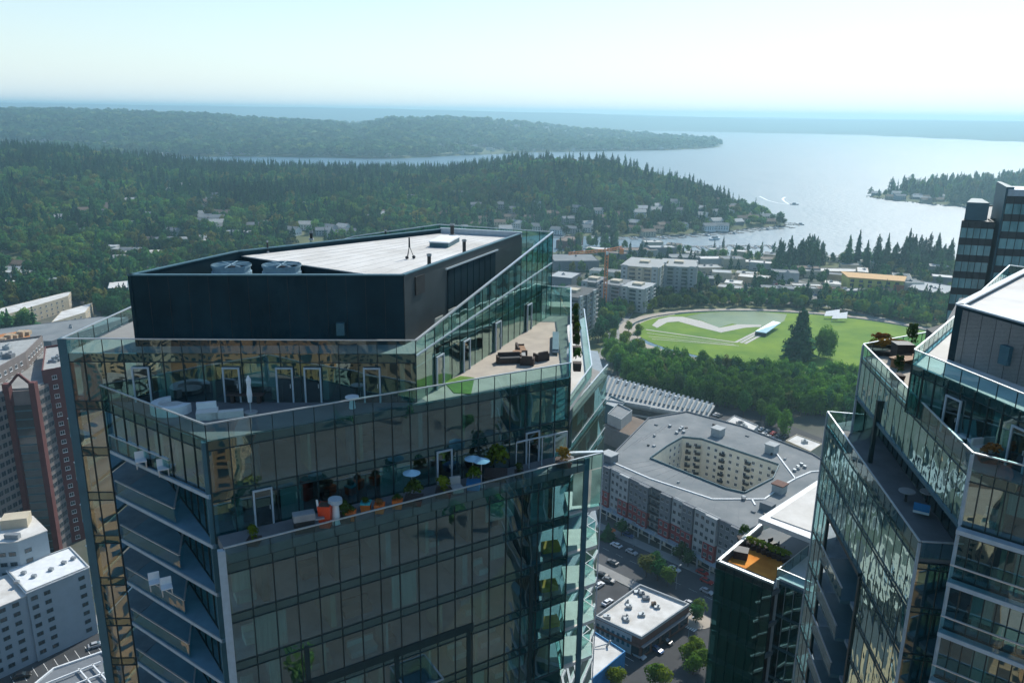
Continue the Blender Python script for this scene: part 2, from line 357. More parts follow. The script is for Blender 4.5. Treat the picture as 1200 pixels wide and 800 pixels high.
# water
def water_mat():
    m = bpy.data.materials.new('lake water'); m.use_nodes = True; t = m.node_tree; N = t.nodes; L = t.links
    b = N['Principled BSDF']; b.inputs['Base Color'].default_value = (0.01, 0.085, 0.14, 1); b.inputs['Roughness'].default_value = 0.46
    b.inputs['IOR'].default_value = 1.45; b.inputs['Specular IOR Level'].default_value = 1.0
    tc = N.new('ShaderNodeNewGeometry'); prev = None
    for sc_, dist_, det in ((0.9, 0.16, 3), (0.12, 0.9, 4), (0.006, 3.0, 3)):
        nz = N.new('ShaderNodeTexNoise'); nz.inputs['Scale'].default_value = sc_; nz.inputs['Detail'].default_value = det
        mp = N.new('ShaderNodeMapping'); mp.inputs['Scale'].default_value = (1, 0.6, 1); mp.inputs['Rotation'].default_value = (0, 0, 0.5)
        L.new(tc.outputs['Position'], mp.inputs[0]); L.new(mp.outputs[0], nz.inputs['Vector'])
        bp = N.new('ShaderNodeBump'); bp.inputs['Distance'].default_value = dist_; bp.inputs['Strength'].default_value = 1
        L.new(nz.outputs['Fac'], bp.inputs['Height'])
        if prev: L.new(prev.outputs[0], bp.inputs['Normal'])
        prev = bp
    L.new(prev.outputs[0], b.inputs['Normal']); return m
M_WATER = water_mat()
b = MB(); b.v = [(-9000, 780, -0.9), (16000, 780, -0.9), (16000, 16000, -0.9), (-9000, 16000, -0.9)]; b.f = [(0, 1, 2, 3)]; b.m = [0]
struct('lake_water', b, M_WATER)
# distant land: the wooded island and the far shore
ISL = [(-4200, 2700), (-1458, 2380), (-995, 2640), (-829, 2660), (-394, 2690), (124, 3290), (420, 3480), (657, 3640), (860, 3850), (1010, 4110), (1120, 4500), (1000, 5300), (300, 6200), (-2500, 6900), (-5200, 5200)]
def zisl(x, y):
    a = x/y
    top = float(np.interp(a, [-0.75, -0.61, -0.477, -0.373, -0.315, -0.223, -0.188, -0.152, -0.081, 0.025, 0.078, 0.132, 0.203, 0.244], [106, 104, 103, 89, 77, 62, 52, 80, 86, 60, 26, 12, 6, 3]))
    yn = float(np.interp(a, [-0.75, -0.6, -0.35, -0.15, 0.04, 0.18, 0.25], [2300, 2400, 2640, 2700, 3290, 3640, 4110]))
    r = sm(y, yn, yn+1500); f = 1-0.45*sm(y, yn+1700, yn+3200)
    n = noise.noise(Vector((x*0.0014, y*0.0014, 1)))*16+noise.noise(Vector((x*0.005, y*0.005, 4)))*6
    return max(2, top*r*f+n*r)
grid_land('hills', ISL, -5200, 1200, 2300, 7000, 50, zisl, M_FFLOOR)
FAR = [(-9000, 9500), (-3000, 9800), (-500, 9000), (787, 8014), (1934, 7700), (2995, 7409), (3487, 5900), (4300, 5500), (9000, 6200), (14000, 7500), (14000, 15500), (-9000, 15500)]
def zfar(x, y):
    a = x/y
    top = float(np.interp(a, [-0.8, -0.4, -0.15, 0.1, 0.3, 0.5, 0.7], [175, 172, 165, 130, 108, 110, 130]))
    yn = float(np.interp(a, [-0.8, -0.3, 0.1, 0.25, 0.40, 0.55, 0.7, 0.9], [9500, 9700, 8014, 7700, 7409, 6000, 5500, 6200]))
    n = noise.noise(Vector((x*0.0007, y*0.0007, 7)))*22+noise.noise(Vector((x*0.003, y*0.003, 2)))*9
    return max(3, top*sm(y, yn, yn+3600)+n*sm(y, yn, yn+1500))
M_FARH = pm('far wooded hills', (0.04, 0.07, 0.04), 0.95, 0.3, 0.004, col2=(0.075, 0.085, 0.06), detail=10)
grid_land('hills', FAR, -9000, 14000, 5400, 15500, 160, zfar, M_FARH)
grid_land('headland', RPEN, 650, 2600, 1360, 2320, 20, lambda x, y: 1.5+14*sm(x, 760, 1150)+3*noise.noise(Vector((x*.01, y*.01, 0))), M_FFLOOR)
# ------------------------------------------------------------------ tree meshes (unit height, unit width)
def conifer_mesh(name, seed, n, k, mat_):
    rnd = random.Random(seed); v = []; f = []
    for i in range(n):
        t = (i+0.3)/n; z = 0.10+0.9*t
        rr = 0.5*(1-t)**0.75*rnd.uniform(0.62, 1.15)+0.012
        off = rnd.random()*6.28
        for j in range(k):
            a = off+2*math.pi*j/k+rnd.uniform(-.3, .3); r = rr*rnd.uniform(0.55, 1.3); d = rnd.uniform(0.03, 0.09)*(0.4+rr*2)
            ca, sa = math.cos(a), math.sin(a); wd = (r*0.42+0.012)*rnd.uniform(.8, 1.2)
            n0 = len(v)
            v += [(0, 0, z+0.035), (ca*r*.55-sa*wd, sa*r*.55+ca*wd, z-d*.6-.01), (ca*r, sa*r, z-d), (ca*r*.55+sa*wd, sa*r*.55-ca*wd, z-d*.6-.01)]
            f += [(n0, n0+1, n0+2), (n0, n0+2, n0+3)]
    me = bpy.data.meshes.new(name); me.from_pydata(v, [], f); me.materials.append(mat_); me.update(); return me
def broad_mesh(name, seed, nleaf, size, mat_, lobes=9, col=False):
    rnd = random.Random(seed); v = []; f = []
    L_ = []
    for i in range(lobes):
        a = rnd.uniform(0, 6.28); rr = rnd.uniform(0.0, 0.27); zz = rnd.uniform(0.36, 0.80) if not col else rnd.uniform(0.22, 0.85)
        L_.append((rr*math.cos(a), rr*math.sin(a), zz, rnd.uniform(0.15, 0.25)))
    L_.append((0, 0, 0.58, 0.3))
    for q in range(nleaf):
        cx, cy_, cz, lr = L_[q % len(L_)]
        u = rnd.uniform(-0.75, 1); th = rnd.uniform(0, 6.28); s_ = math.sqrt(1-u*u); rad = lr*rnd.uniform(0.78, 1.1)
        n = Vector((s_*math.cos(th), s_*math.sin(th), u)); c = Vector((cx, cy_, cz))+Vector((n.x*rad, n.y*rad, n.z*rad*1.05))
        n = (n+Vector((rnd.uniform(-.6, .6), rnd.uniform(-.6, .6), rnd.uniform(-.4, .6)))).normalized()
        a = n.cross(Vector((rnd.random(), rnd.random(), rnd.random()))).normalized(); b_ = n.cross(a); sz = size*rnd.uniform(.6, 1.3)
        n0 = len(v)
        v += [c+a*sz, c+b_*sz*.8, c-a*sz, c-b_*sz*.8]; f.append((n0, n0+1, n0+2, n0+3))
    me = bpy.data.meshes.new(name); me.from_pydata(v, [], f); me.materials.append(mat_); me.update(); return me
def cedar_mesh(name, seed, nleaf, size, mat_, lobes=30):
    # leaf cloud in a ragged cone
    rnd = random.Random(seed); v = []; f = []; L_ = []
    for i in range(lobes):
        z = 0.10+0.80*(i/lobes)**1.05; env = 0.44*(1-z)**0.8+0.03; a = i*2.4+rnd.uniform(-.6, .6); rr = env*rnd.uniform(0.25, 0.85)
        L_.append((rr*math.cos(a), rr*math.sin(a), z, env*rnd.uniform(.38, .62)+.015, .05+.06*(1-z)))
    L_.append((0, 0, .93, .03, .06))
    for q in range(nleaf):
        cx, cy_, cz, lr, lz = L_[q % len(L_)]; u = rnd.uniform(-.8, 1); th = rnd.uniform(0, 6.28); s_ = math.sqrt(1-u*u)
        n = Vector((s_*math.cos(th), s_*math.sin(th), u)); c = Vector((cx+n.x*lr*rnd.uniform(.6, 1.1), cy_+n.y*lr*rnd.uniform(.6, 1.1), cz+n.z*lz))
        n = (n+Vector((rnd.uniform(-.5, .5), rnd.uniform(-.5, .5), rnd.uniform(-.2, .7)))).normalized()
        a = n.cross(Vector((rnd.random(), rnd.random(), rnd.random()))).normalized(); b_ = n.cross(a); sz = size*rnd.uniform(.6, 1.3)*(1.15-.6*cz)
        n0 = len(v); v += [c+a*sz, c+b_*sz*.7, c-a*sz, c-b_*sz*.7]; f.append((n0, n0+1, n0+2, n0+3))
    me = bpy.data.meshes.new(name); me.from_pydata(v, [], f); me.materials.append(mat_); me.update(); return me
def trunk_mesh():
    b = MB(); rnd = random.Random(3)
    b.cyl((0, 0), 0.024, 0.012, 0, 0.55, 6)
    for i in range(4):
        a = i*1.6+.4; b.tube((0, 0, 0.28+.05*i), (0.2*math.cos(a), 0.2*math.sin(a), 0.55+.04*i), 0.007, 4)
    return b.mesh('trunk', M_BARK)
TRUNK = trunk_mesh()
CON = [conifer_mesh('conifer', 11+i, 24, 9, F_CON) for i in range(4)]
BRO = [broad_mesh('broadleaf', 31+i, 1100, 0.042, F_BRO) for i in range(5)]
YELT = [broad_mesh('yellow_broadleaf', 61+i, 1000, 0.045, F_YEL) for i in range(2)]
PRK = [broad_mesh('park_crown', 71+i, 1100, 0.04, F_PARK, lobes=12, col=True) for i in range(3)]
CONL = [conifer_mesh('conifer_small', 211, 11, 6, F_CON)]+[cedar_mesh('cedar_small', 212+i, 260, 0.085, F_CON, 16) for i in range(2)]
BROL = [broad_mesh('broadleaf_small', 231+i, 330, 0.075, F_BRO) for i in range(3)]
FARL = [broad_mesh('far_crown', 251+i, 60, 0.17, F_FAR, lobes=5) for i in range(2)]+[conifer_mesh('far_conifer', 261+i, 5, 5, F_FAR) for i in range(2)]
BIGCON = cedar_mesh('great_conifer', 501, 3200, 0.035, F_CON, 60)
BIGRND = broad_mesh('great_round_crown', 601, 4200, 0.032, F_PARK, lobes=26, col=True)
CED = [cedar_mesh('cedar', 511+i, 1100, 0.05, F_CON) for i in range(3)]
TREES = []
def tree(kind, x, y, h, wd, label, group, z=0.0, name=None):
    ms = {'con': CON, 'bro': BRO, 'yel': YELT, 'prk': PRK, 'ced': CED}[kind]
    nm = name or {'con': 'conifer_tree', 'bro': 'broadleaf_tree', 'yel': 'broadleaf_tree', 'prk': 'park_tree', 'ced': 'conifer_tree'}[kind]
    t = thing(nm, (x, y, z), label, 'tree', group, rz=random.uniform(0, 6.28)); t.scale = (wd, wd, h)
    put('trunk', TRUNK, t, local=True); put('crown', random.choice(ms), t, local=True)
    TREES.append((x, y)); return t
def gn_scatter(name, pts, protos, kind='stuff', label=None):
    """one object: trees instanced on points; pts = (x, y, z, height, width, proto index)"""
    me = bpy.data.meshes.new(name); me.from_pydata([p[:3] for p in pts], [], [])
    at = me.attributes.new('s', 'FLOAT_VECTOR', 'POINT'); at.data.foreach_set('vector', [c for p in pts for c in (p[4], p[4], p[3])])
    at = me.attributes.new('k', 'INT', 'POINT'); at.data.foreach_set('value', [p[5] for p in pts])
    at = me.attributes.new('r', 'FLOAT_VECTOR', 'POINT'); at.data.foreach_set('vector', [c for p in pts for c in (random.uniform(-.05, .05), random.uniform(-.05, .05), random.uniform(0, 6.28))])
    o = bpy.data.objects.new(name, me); COL.objects.link(o); o['kind'] = kind
    if label: o['label'] = label
    g = bpy.data.node_groups.new(name, 'GeometryNodeTree')
    g.interface.new_socket('Geometry', in_out='INPUT', socket_type='NodeSocketGeometry'); g.interface.new_socket('Geometry', in_out='OUTPUT', socket_type='NodeSocketGeometry')
    N = g.nodes; L = g.links; gi = N.new('NodeGroupInput'); go = N.new('NodeGroupOutput')
    g2i = N.new('GeometryNodeGeometryToInstance')
    for pr_ in protos[::-1]:
        po = bpy.data.objects.new('proto_'+pr_.name, pr_)
        oi = N.new('GeometryNodeObjectInfo'); oi.inputs['Object'].default_value = po; oi.inputs['As Instance'].default_value = True
        L.new(oi.outputs['Geometry'], g2i.inputs[0]) if False else None
        PROTO.append(po); NODES.append(oi)
    jn = N.new('GeometryNodeJoinGeometry')
    for oi in NODES[-len(protos):]: L.new(oi.outputs['Geometry'], jn.inputs[0])
    ip = N.new('GeometryNodeInstanceOnPoints')
    def named(nm, ty):
        a = N.new('GeometryNodeInputNamedAttribute'); a.data_type = ty; a.inputs['Name'].default_value = nm; return a
    L.new(gi.outputs[0], ip.inputs['Points']); L.new(jn.outputs[0], ip.inputs['Instance'])
    ip.inputs['Pick Instance'].default_value = True
    L.new(named('k', 'INT').outputs['Attribute'], ip.inputs['Instance Index'])
    L.new(named('s', 'FLOAT_VECTOR').outputs['Attribute'], ip.inputs['Scale'])
    e2r = N.new('FunctionNodeEulerToRotation'); L.new(named('r', 'FLOAT_VECTOR').outputs['Attribute'], e2r.inputs[0]); L.new(e2r.outputs[0], ip.inputs['Rotation'])
    L.new(ip.outputs[0], go.inputs[0]); N.remove(g2i)
    md = o.modifiers.new('scatter', 'NODES'); md.node_group = g
    return o
PROTO = []; NODES = []
# ------------------------------------------------------------------ keep-clear areas for the scatter (filled by houses and roads as well)
CLEAR = []                             # (x, y, radius)
def clear(x, y, r): CLEAR.append((x, y, r))
def blocked(x, y):
    for a, b_, r in CLEAR_GRID.get((int(x//60), int(y//60)), ()):
        if (x-a)**2+(y-b_)**2 < r*r: return True
    return False
CLEAR_GRID = {}
def make_clear_grid():
    for c in CLEAR:
        for i in range(int((c[0]-c[2])//60), int((c[0]+c[2])//60)+1):
            for j in range(int((c[1]-c[2])//60), int((c[1]+c[2])//60)+1):
                CLEAR_GRID.setdefault((i, j), []).append(c)
M_SCRIM = foliage('white translucent screen', [(.8, .8, .76), (.82, .82, .78)], .6)
# ------------------------------------------------------------------ glass towers
FLZ = [135.7-3.05*i for i in range(45)]       # slab tops, roof first
PANE_N = {}
def facade(t, a, b, ztop, zbot, n, mat_=None, mull=True, pane_cap=300, spand=0.5, zt_b=None, base_rows=None, mm=None, noslab=False, mw=.03):
    """curtain wall from a to b (outside on the right of a->b): one object per pane, joined mullions, spandrel strip per floor"""
    mat_ = mat_ or M_GLASS
    L_ = dist(a, b); d = ((b[0]-a[0])/L_, (b[1]-a[1])/L_); ang = math.atan2(d[1], d[0]); w_ = L_/n
    fl = [z for z in FLZ if zbot-0.1 <= z < ztop-0.6]
    tops = [ztop]+fl[:-1] if fl and fl[-1] <= zbot+0.2 else [ztop]+fl
    bots = fl if fl and fl[-1] <= zbot+0.2 else fl+[zbot]
    key = {}
    mu = MB()
    for zt, zb in zip(tops, bots):
        if not noslab:
            MB().wall(a, b, zt-spand, zt, 0.10).build('spandrel', M_SPAN, t)
        h = zt-spand-zb
        if round(h, 2) not in key:
            q = MB(); q.box(0.02, 0, 0, w_-0.02, 0.03, h); key[round(h, 2)] = q.mesh('glass_pane', mat_)
        for i in range(n):
            c = PANE_N.get(t.name, 0)
            x, y = lp(a, b, i/n)
            if c < pane_cap:
                o = put('glass_pane', key[round(h, 2)], t, (x, y, zb)); o.rotation_euler = (0, 0, ang)
                PANE_N[t.name] = c+1
            else:
                REST.setdefault(t.name, MB()).wall(lp(a, b, i/n), lp(a, b, (i+1)/n), zb, zb+h, 0.03)
        if mull:
            pass
    if mull:
        for i in range(n+1):
            x, y = lp(a, b, i/n); nx, ny = d[1], -d[0]
            mu.wall((x-d[0]*mw+nx*mw*1.6, y-d[1]*mw+ny*mw*1.6), (x+d[0]*mw+nx*mw*1.6, y+d[1]*mw+ny*mw*1.6), zbot, ztop, 0.1)
        for zt, zb in zip(tops, bots):
            pa, pb = offs(a, b, 0.045)
            mu.wall(pa, pb, zt-spand-0.05, zt-spand, 0.05); mu.wall(pa, pb, zb, zb+0.05, 0.05)
        mu.build('mullion_frame', mm or M_FRAME, t)
REST = {}
def flush_rest(t, mat_):
    if t.name in REST:
        o = REST[t.name].build('glass_pane', mat_, t); o['kind'] = 'stuff'
def railing(t, pts, zb, h, wmax=1.2, za=None, post=True, mat_=None, hb=None, zs=None, rw_=.10):
    """glass railing along a polyline; separate panes, posts and a bright top rail. zs: rail-top heights per point"""
    for k in range(len(pts)-1):
        a, b = pts[k], pts[k+1]; L_ = dist(a, b); n = max(1, round(L_/wmax))
        za_, zb_ = (zb+h, zb+h) if zs is None else (zs[k], zs[k+1])
        tr = MB(); tr.bar((*a, za_), (*b, zb_), rw_, rw_*.7); tr.build('top_rail', M_METAL, t)
        me = None
        d = ((b[0]-a[0])/L_, (b[1]-a[1])/L_); ang = math.atan2(d[1], d[0])
        po = MB()
        for i in range(n):
            p, q = lp(a, b, i/n), lp(a, b, (i+1)/n); t0 = lerp(za_, zb_, i/n); t1 = lerp(za_, zb_, (i+1)/n)
            if zs is None:
                if me is None: me = MB().box(0.02, -0.01, 0, L_/n-0.02, 0.01, h-0.05).mesh('rail_pane', mat_ or M_RAILG)
                o = put('rail_pane', me, t, (p[0], p[1], zb)); o.rotation_euler = (0, 0, ang)
            else:
                MB().wall(lp(p, q, .02), lp(p, q, .98), zb, t0-0.05, 0.02, 0, zb, t1-0.05).build('rail_pane', mat_ or M_GLASS2, t)
            if post: po.bar((p[0], p[1], zb), (p[0], p[1], t0-0.03), 0.04, 0.04, up=(d[0], d[1], 0))
        if post:
            po.bar((*b, zb), (*b, zb_-0.03), 0.04, 0.04); tag(po.build('rail_post', M_FRAME, t), kind='stuff')
def door(t, a, b, s, zb, w_=1.0, h=2.25, mat_=None):
    """a glazed door with a light frame on the facade line a->b, s metres from a"""
    L_ = dist(a, b); d = ((b[0]-a[0])/L_, (b[1]-a[1])/L_); ang = math.atan2(d[1], d[0])
    x, y = a[0]+d[0]*s+d[1]*.1, a[1]+d[1]*s-d[0]*.1
    m_ = MB(); m_.box(-.05, -.08, 0, .05, .03, h); m_.box(w_-.05, -.08, 0, w_+.05, .03, h); m_.box(.05, -.08, h-.1, w_-.05, .03, h)
    o = m_.build('door', mat_ or M_METALL, t, (x, y, zb)); o.rotation_euler = (0, 0, ang)
    p = MB().box(.06, -.02, .02, w_-.06, 0.0, h-.11).mesh('door_pane', M_DARKG); c = put('door_pane', p, o, local=True)
    hd = MB().box(w_-.16, -.1, .95, w_-.12, -.05, 1.2).mesh('handle', M_METAL); put('handle', hd, o, local=True)
def interior(t, a, b, zb, seed, depth=4.5, dens=1.0, items=True, n=None):
    """what shows behind the glass of one floor: partitions, curtains, furniture"""
    rnd = random.Random(seed); L_ = dist(a, b); d = Vector(((b[0]-a[0])/L_, (b[1]-a[1])/L_, 0)); nrm = Vector((-d.y, d.x, 0))
    A = Vector((a[0], a[1], 0)); s = rnd.uniform(1, 3); H_ = 2.5
    while s < L_-0.8:
        wth = rnd.uniform(0.15, 0.4); dp = rnd.uniform(1.5, depth); p = A+d*s+nrm*0.35
        m_ = MB(); q0 = p; q1 = p+d*wth; q2 = q1+nrm*dp; q3 = q0+nrm*dp
        m_.hexa([v+Vector((0, 0, zb)) for v in (q0, q1, q2, q3)], [v+Vector((0, 0, zb+H_)) for v in (q0, q1, q2, q3)])
        m_.build('partition_wall', rnd.choice([M_INT, M_CONC, M_INTD, M_TAN]), t); s += rnd.uniform(2.5, 5)
    s = rnd.uniform(0, 2)
    while s < L_-1:
        if rnd.random() < 0.36*dens:
            wd = rnd.uniform(0.5, 2.2); p0 = A+d*s+nrm*0.25; p1 = A+d*min(L_, s+wd)+nrm*0.25
            zl = zb if rnd.random() < .6 else zb+rnd.uniform(.8, 1.6)
            MB().wall(p0, p1, zl, zb+H_, 0.06).build('curtain', M_CURT, t)
        s += rnd.uniform(1.5, 3.6)
    if items:
        s = rnd.uniform(.5, 2)
        while s < L_-2:
            if rnd.random() < 0.6*dens:
                p = A+d*s+nrm*rnd.uniform(.7, 1.5); q = p+d*rnd.uniform(.6, 1.8)
                m_ = MB(); m_.wall(p, q, zb, zb+0.42, .7); m_.wall(p+nrm*.72, q+nrm*.72, zb, zb+0.8, .16)
                m_.build('sofa', rnd.choice([M_CUSH, M_CONC, M_TEAK, M_INTD, M_WICK, M_CUSH, M_CURT]), t)
            s += rnd.uniform(2, 4)
def inset(poly, d):
    n = len(poly); cx = sum(p[0] for p in poly)/n; cy_ = sum(p[1] for p in poly)/n; r = []
    for p in poly:
        L_ = dist(p, (cx, cy_)); r.append((cx+(p[0]-cx)*(1-d/L_), cy_+(p[1]-cy_)*(1-d/L_)))
    return r
def seatgroup(*a): pass
# ------------------------------------------------------------------ the near tower
Z0, L1, L2, L3, L4, L5, L6, L7, L8 = FLZ[:9]
T1 = thing('glass_tower', (-9, 56, 0), 'large dark glass residential tower filling the left half, dark box and white roof on top', 'tower')
p1 = P2(72, 397, 136.6); p2 = P2(487, 399, 136.6); p3 = (3.4, 70.0); p4 = P2(515, 263, 140.07); p5 = (-26.2, 60.0)
A = P2(240, 497, 133.7); B = P2(669, 425, 133.7); Wp = (p1[0]+1.9, p1[1]+0.07)
F_ = P2(262, 642, 127.6); G_ = P2(694, 533, 127.6); H_ = P2(707, 530, 127.6); E0 = P2(671, 475, 127.6); E1 = P2(712, 427, 127.6)
Bk = (5.12, 70.0)
# slabs
top_poly = [p1, p2, p3, p4, p5]
s_ = MB().prism(inset(top_poly, .25), Z0-.35, Z0, 0); s_.build('roof_deck', M_PAVE, T1)
mid_poly = [p1, Wp, A, B, Bk, (p3[0]+.3, p3[1]+4), p4, p5]
Ga = lp(F_, G_, .925)
low_poly = [p1, Wp, A, F_, Ga, (3.9, 53.6), E0, E1, (9, 80), (-6, 84), p5]
rec = [(Wp[0]+1.0, Wp[1]+4.0), A]            # recessed wall line on the left side below L2
mid2 = [p1, Wp, rec[0], A, B, Bk, (p3[0]+.3, p3[1]+4), p4, p5]
low2 = [p1, Wp, rec[0], (A[0]+.3, A[1]), F_, Ga, (3.9, 53.6), E0, E1, (9, 80), (-6, 84), p5]
MB().prism(inset(mid_poly, .3), L1-.3, L1, 0).build('terrace_floor', M_TERRD, T1)
MB().prism([(-5.2, 47.3), (3.8, 53.2), (4.9, 69.8), (3.2, 69.6), (-5.6, 47.9)], L1-.02, L1+.012).build('terrace_paving', M_TERR, T1)
MB().prism([P2(520, 448, L1), P2(532, 461, L1), P2(552, 462, L1), P2(556, 443, L1), P2(540, 441, L1)], L1+.01, L1+.05).build('turf_patch', M_LAWN2, T1)
MB().prism(inset(mid2, .3), L2-.3, L2, 0).build('floor_slab', M_SLAB, T1)
for z in (L3, L4, L5, L6, L7, L8): MB().prism(inset(low2, .3), z-.3, z, 0).build('floor_slab', M_SLAB, T1)
# cores behind the rooms
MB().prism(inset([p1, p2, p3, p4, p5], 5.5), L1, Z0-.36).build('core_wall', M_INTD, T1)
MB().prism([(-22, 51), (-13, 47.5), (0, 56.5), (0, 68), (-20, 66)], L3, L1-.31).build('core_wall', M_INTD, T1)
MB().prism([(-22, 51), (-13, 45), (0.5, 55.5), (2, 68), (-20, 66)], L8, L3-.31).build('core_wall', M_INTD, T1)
# roof level: front facade, sloping crown on the east
facade(T1, p1, p2, Z0, L1, 18)
M_GLW = glass('bright side glass', (0.40, 0.70, 0.72), 0.34, wob=0.008, wscale=0.3, gcol=(0.85, 1.0, 1.0))
facade(T1, Wp, A, L1+.0, L2, 9, M_GLW)
nE = 20
for i in range(nE):
    a, b = lp(p2, p3, i/nE), lp(p2, p3, (i+1)/nE); za = lerp(Z0, 137.45, i/nE); zb = lerp(Z0, 137.45, (i+1)/nE)
    MB().wall(lp(a, b, .02), lp(a, b, .98), L1, za-.12, .03, 0, L1, zb-.12).build('glass_pane', M_GLASS2, T1)
    PANE_N[T1.name] = PANE_N.get(T1.name, 0)+1
mu = MB()
for i in range(nE+1):
    a = lp(p2, p3, i/nE); mu.bar((*a, L1), (*a, lerp(136.6, 140.07, i/nE)-.05), .045, .05, up=(.93, -.37, 0))
mu.build('mullion_frame', M_FRAME, T1)
MB().bar((*p2, Z0-.06), (*p3, 137.39), .12, .1).build('sloping_transom', M_METALL, T1)
MB().bar((*offs(p2, p3, -.1)[0], L1+2.2), (*offs(p2, p3, -.1)[1], L1+2.45), .08, .06).build('head_rail', M_METALL, T1)
railing(T1, [p2, p3], 0, 0, 1.26, post=False, zs=[136.6, 140.07]) if False else None
for i in range(nE):
    a, b = lp(p2, p3, i/nE), lp(p2, p3, (i+1)/nE); z0a = lerp(Z0, 137.45, i/nE); z0b = lerp(Z0, 137.45, (i+1)/nE)
    MB().wall(lp(a, b, .02), lp(a, b, .98), z0a, lerp(136.6, 140.07, i/nE)-.05, .03, 0, z0b, lerp(136.6, 140.07, (i+1)/nE)-.05).build('crown_pane', M_GLASS2, T1)
MB().bar((*p2, 136.6), (*p3, 140.07), .16, .1).build('top_rail', M_METAL, T1)
for s in (.16, .24, .36, .45, .53, .66, .74):
    a, b = offs(lp(p2, p3, s), lp(p2, p3, s+.045), -.7); MB().wall(a, b, Z0, Z0+lerp(1.0, 2.8, s), .06).build('pale_panel', M_CURT, T1)  # pale panels added to give the bright sky-like squares behind the crown glass
railing(T1, [p1, p2], Z0, .92, 1.17)
railing(T1, [p3, p4], 137.3, 2.75, 1.2, zs=[140.07, 140.07])
railing(T1, [p4, lp(p4, p5, .35), p5], 137.2, 2.8, 1.6, zs=[140.07, 139.6, 136.7])
railing(T1, [p5, p1], Z0, .92, 1.7)
MB().wall((p1[0]-.25, p1[1]-.05), (p1[0]+.28, p1[1]-.05), 0, 136.6, .5).build('corner_column', M_COLB, T1)
for s in (4.0, 9.4, 12.6, 14.3, 17.9): door(T1, p1, p2, s, L1, .95)
for s, k in ((2.5, 1), (6.5, 1), (12, 1), (18.5, 1)): door(T1, p2, p3, s, L1, .95)
interior(T1, p1, p2, L1, 1); interior(T1, p2, p3, L1, 2, dens=.7)
# tier two: terrace railing and two floors of curtain wall
railing(T1, [Wp, A], L1, 1.05, 1.15); railing(T1, [A, B], L1, 1.05, 1.19)
railing(T1, [B, Bk], L1, 1.05, 1.4, zs=[133.7, 135.2]); railing(T1, [Bk, p3], L1, 2.4, 1.0, zs=[135.2, 135.3])
facade(T1, A, B, L1, L3, 20); facade(T1, B, lp(B, Bk, .5), L1, L3, 7)
MB().wall((A[0]-.22, A[1]-.12), (A[0]+.2, A[1]+.12), 0, L1-.0, .35).build('corner_column', M_COLB, T1)
DK = 127.08
for s in (2.2, 13.6, 20.2): door(T1, A, B, s, DK, 1.0)
MB().prism([(F_[0]+.1, F_[1]+.2), lp(F_, G_, .99), (B[0]-.05, B[1]-.1), (A[0]+.15, A[1]-.1)], L3, DK).build('raised_deck', M_TERRD, T1)
interior(T1, A, B, L2, 3); interior(T1, A, B, L3, 4); interior(T1, Wp, A, L2, 5)
for (s, zz) in ((2.6, L2), (8.2, L3), (8.2, L2), (15.2, L3)):
    q = lp(A, B, s/dist(A, B)); MB().cyl((q[0]-.3, q[1]+.55), .28, .28, zz, zz+2.75, 12).build('round_column', M_COLB, T1)
# light door screen frame on the lower terrace
fa, fb = lp(A, B, .80), lp(A, B, .97); fa, fb = offs(fa, fb, .9)
fr = MB(); fr.bar((*fa, DK+2.1), (*fb, DK+2.1), .08, .08)
for k in (0, .25, .5, .75, 1): q = lp(fa, fb, k); fr.bar((*q, DK), (*q, DK+2.1), .06, .06)
fr.build('screen_frame', M_METALL, T1)
# left side: recessed wall with triangular balconies on every level below L2
for k, z in enumerate((L2, L3, L4, L5, L6, L7, L8)):
    c0 = (Wp[0]+.35, Wp[1]-.35)
    MB().prism([c0, (A[0]-.1, A[1]-.1), A, (rec[0][0]+.1, rec[0][1]-.2), (c0[0]+.1, c0[1]+1)], z-.28, z+.004).build('balcony_slab', M_BLFLOOR, T1)
    MB().bar((c0[0]-.02, c0[1]-.03, z-.10), (A[0]-.12, A[1]-.16, z-.10), .08, .22).build('slab_edge', M_METALL, T1)
    if k > 0 or True:
        e = lp(c0, A, .62); railing(T1, [c0, lp(c0, e, .5), e], z+.004, 1.0, 2.6, post=False)
        railing(T1, [e, lp(e, (rec[0][0]+2, rec[0][1]), .6)], z+.004, 1.0, 2.6, post=False)
    if z < L2+.1 and z > L8: facade(T1, rec[0], rec[1], z-.3, z-3.05, 9, spand=.3, mm=M_METALL) if False else None
facade(T1, rec[0], (A[0]-.1, A[1]+.1), L2-.3, L7, 9, spand=.3)
facade(T1, p1, Wp, L1, L8, 2)
for k, z in enumerate((L3, L4, L5, L6, L7)): interior(T1, rec[0], A, z, 20+k, dens=.8)
# tier three
railing(T1, [F_, G_, H_], L3, 1.05, 1.2)
facade(T1, F_, Ga, L3, L8, 18)
for za, zb in ((L3, L4), (L4, L5), (L5, L6), (L6, L7), (L7, L8)):
    for s0, s1 in ((.926, .972),): MB().wall(lp(F_, G_, s0), lp(F_, G_, s1), zb+.25, za-.05, .03).build('clear_pane', M_RAILG, T1)
MB().wall((F_[0]-.25, F_[1]-.25), (F_[0]+.12, F_[1]-.1), 0, 127.5, .3).build('corner_column', M_METALL, T1)
MB().wall(lp(F_, G_, .975), lp(F_, G_, .992), 0, L3+.9, .12).build('fin_column', M_COLB, T1)
for k, z in enumerate((L4, L5, L6, L7, L8)): interior(T1, F_, Ga, z, 40+k, dens=1.1)
pr = MB()
for i, s in ((0, .16), (1, .39), (2, .60), (3, .80)):
    a, b = offs(lp(F_, G_, s), lp(F_, G_, s+.012), .06); pr.wall(a, b, L8, (L5-.4, L6, L6, L5)[i], .1)
a, b = offs(lp(F_, G_, .10), lp(F_, G_, .62), .06); pr.wall(a, b, L6-.2, L6+.35, .1)
pr.build('dark_pier', M_FRAME, T1)
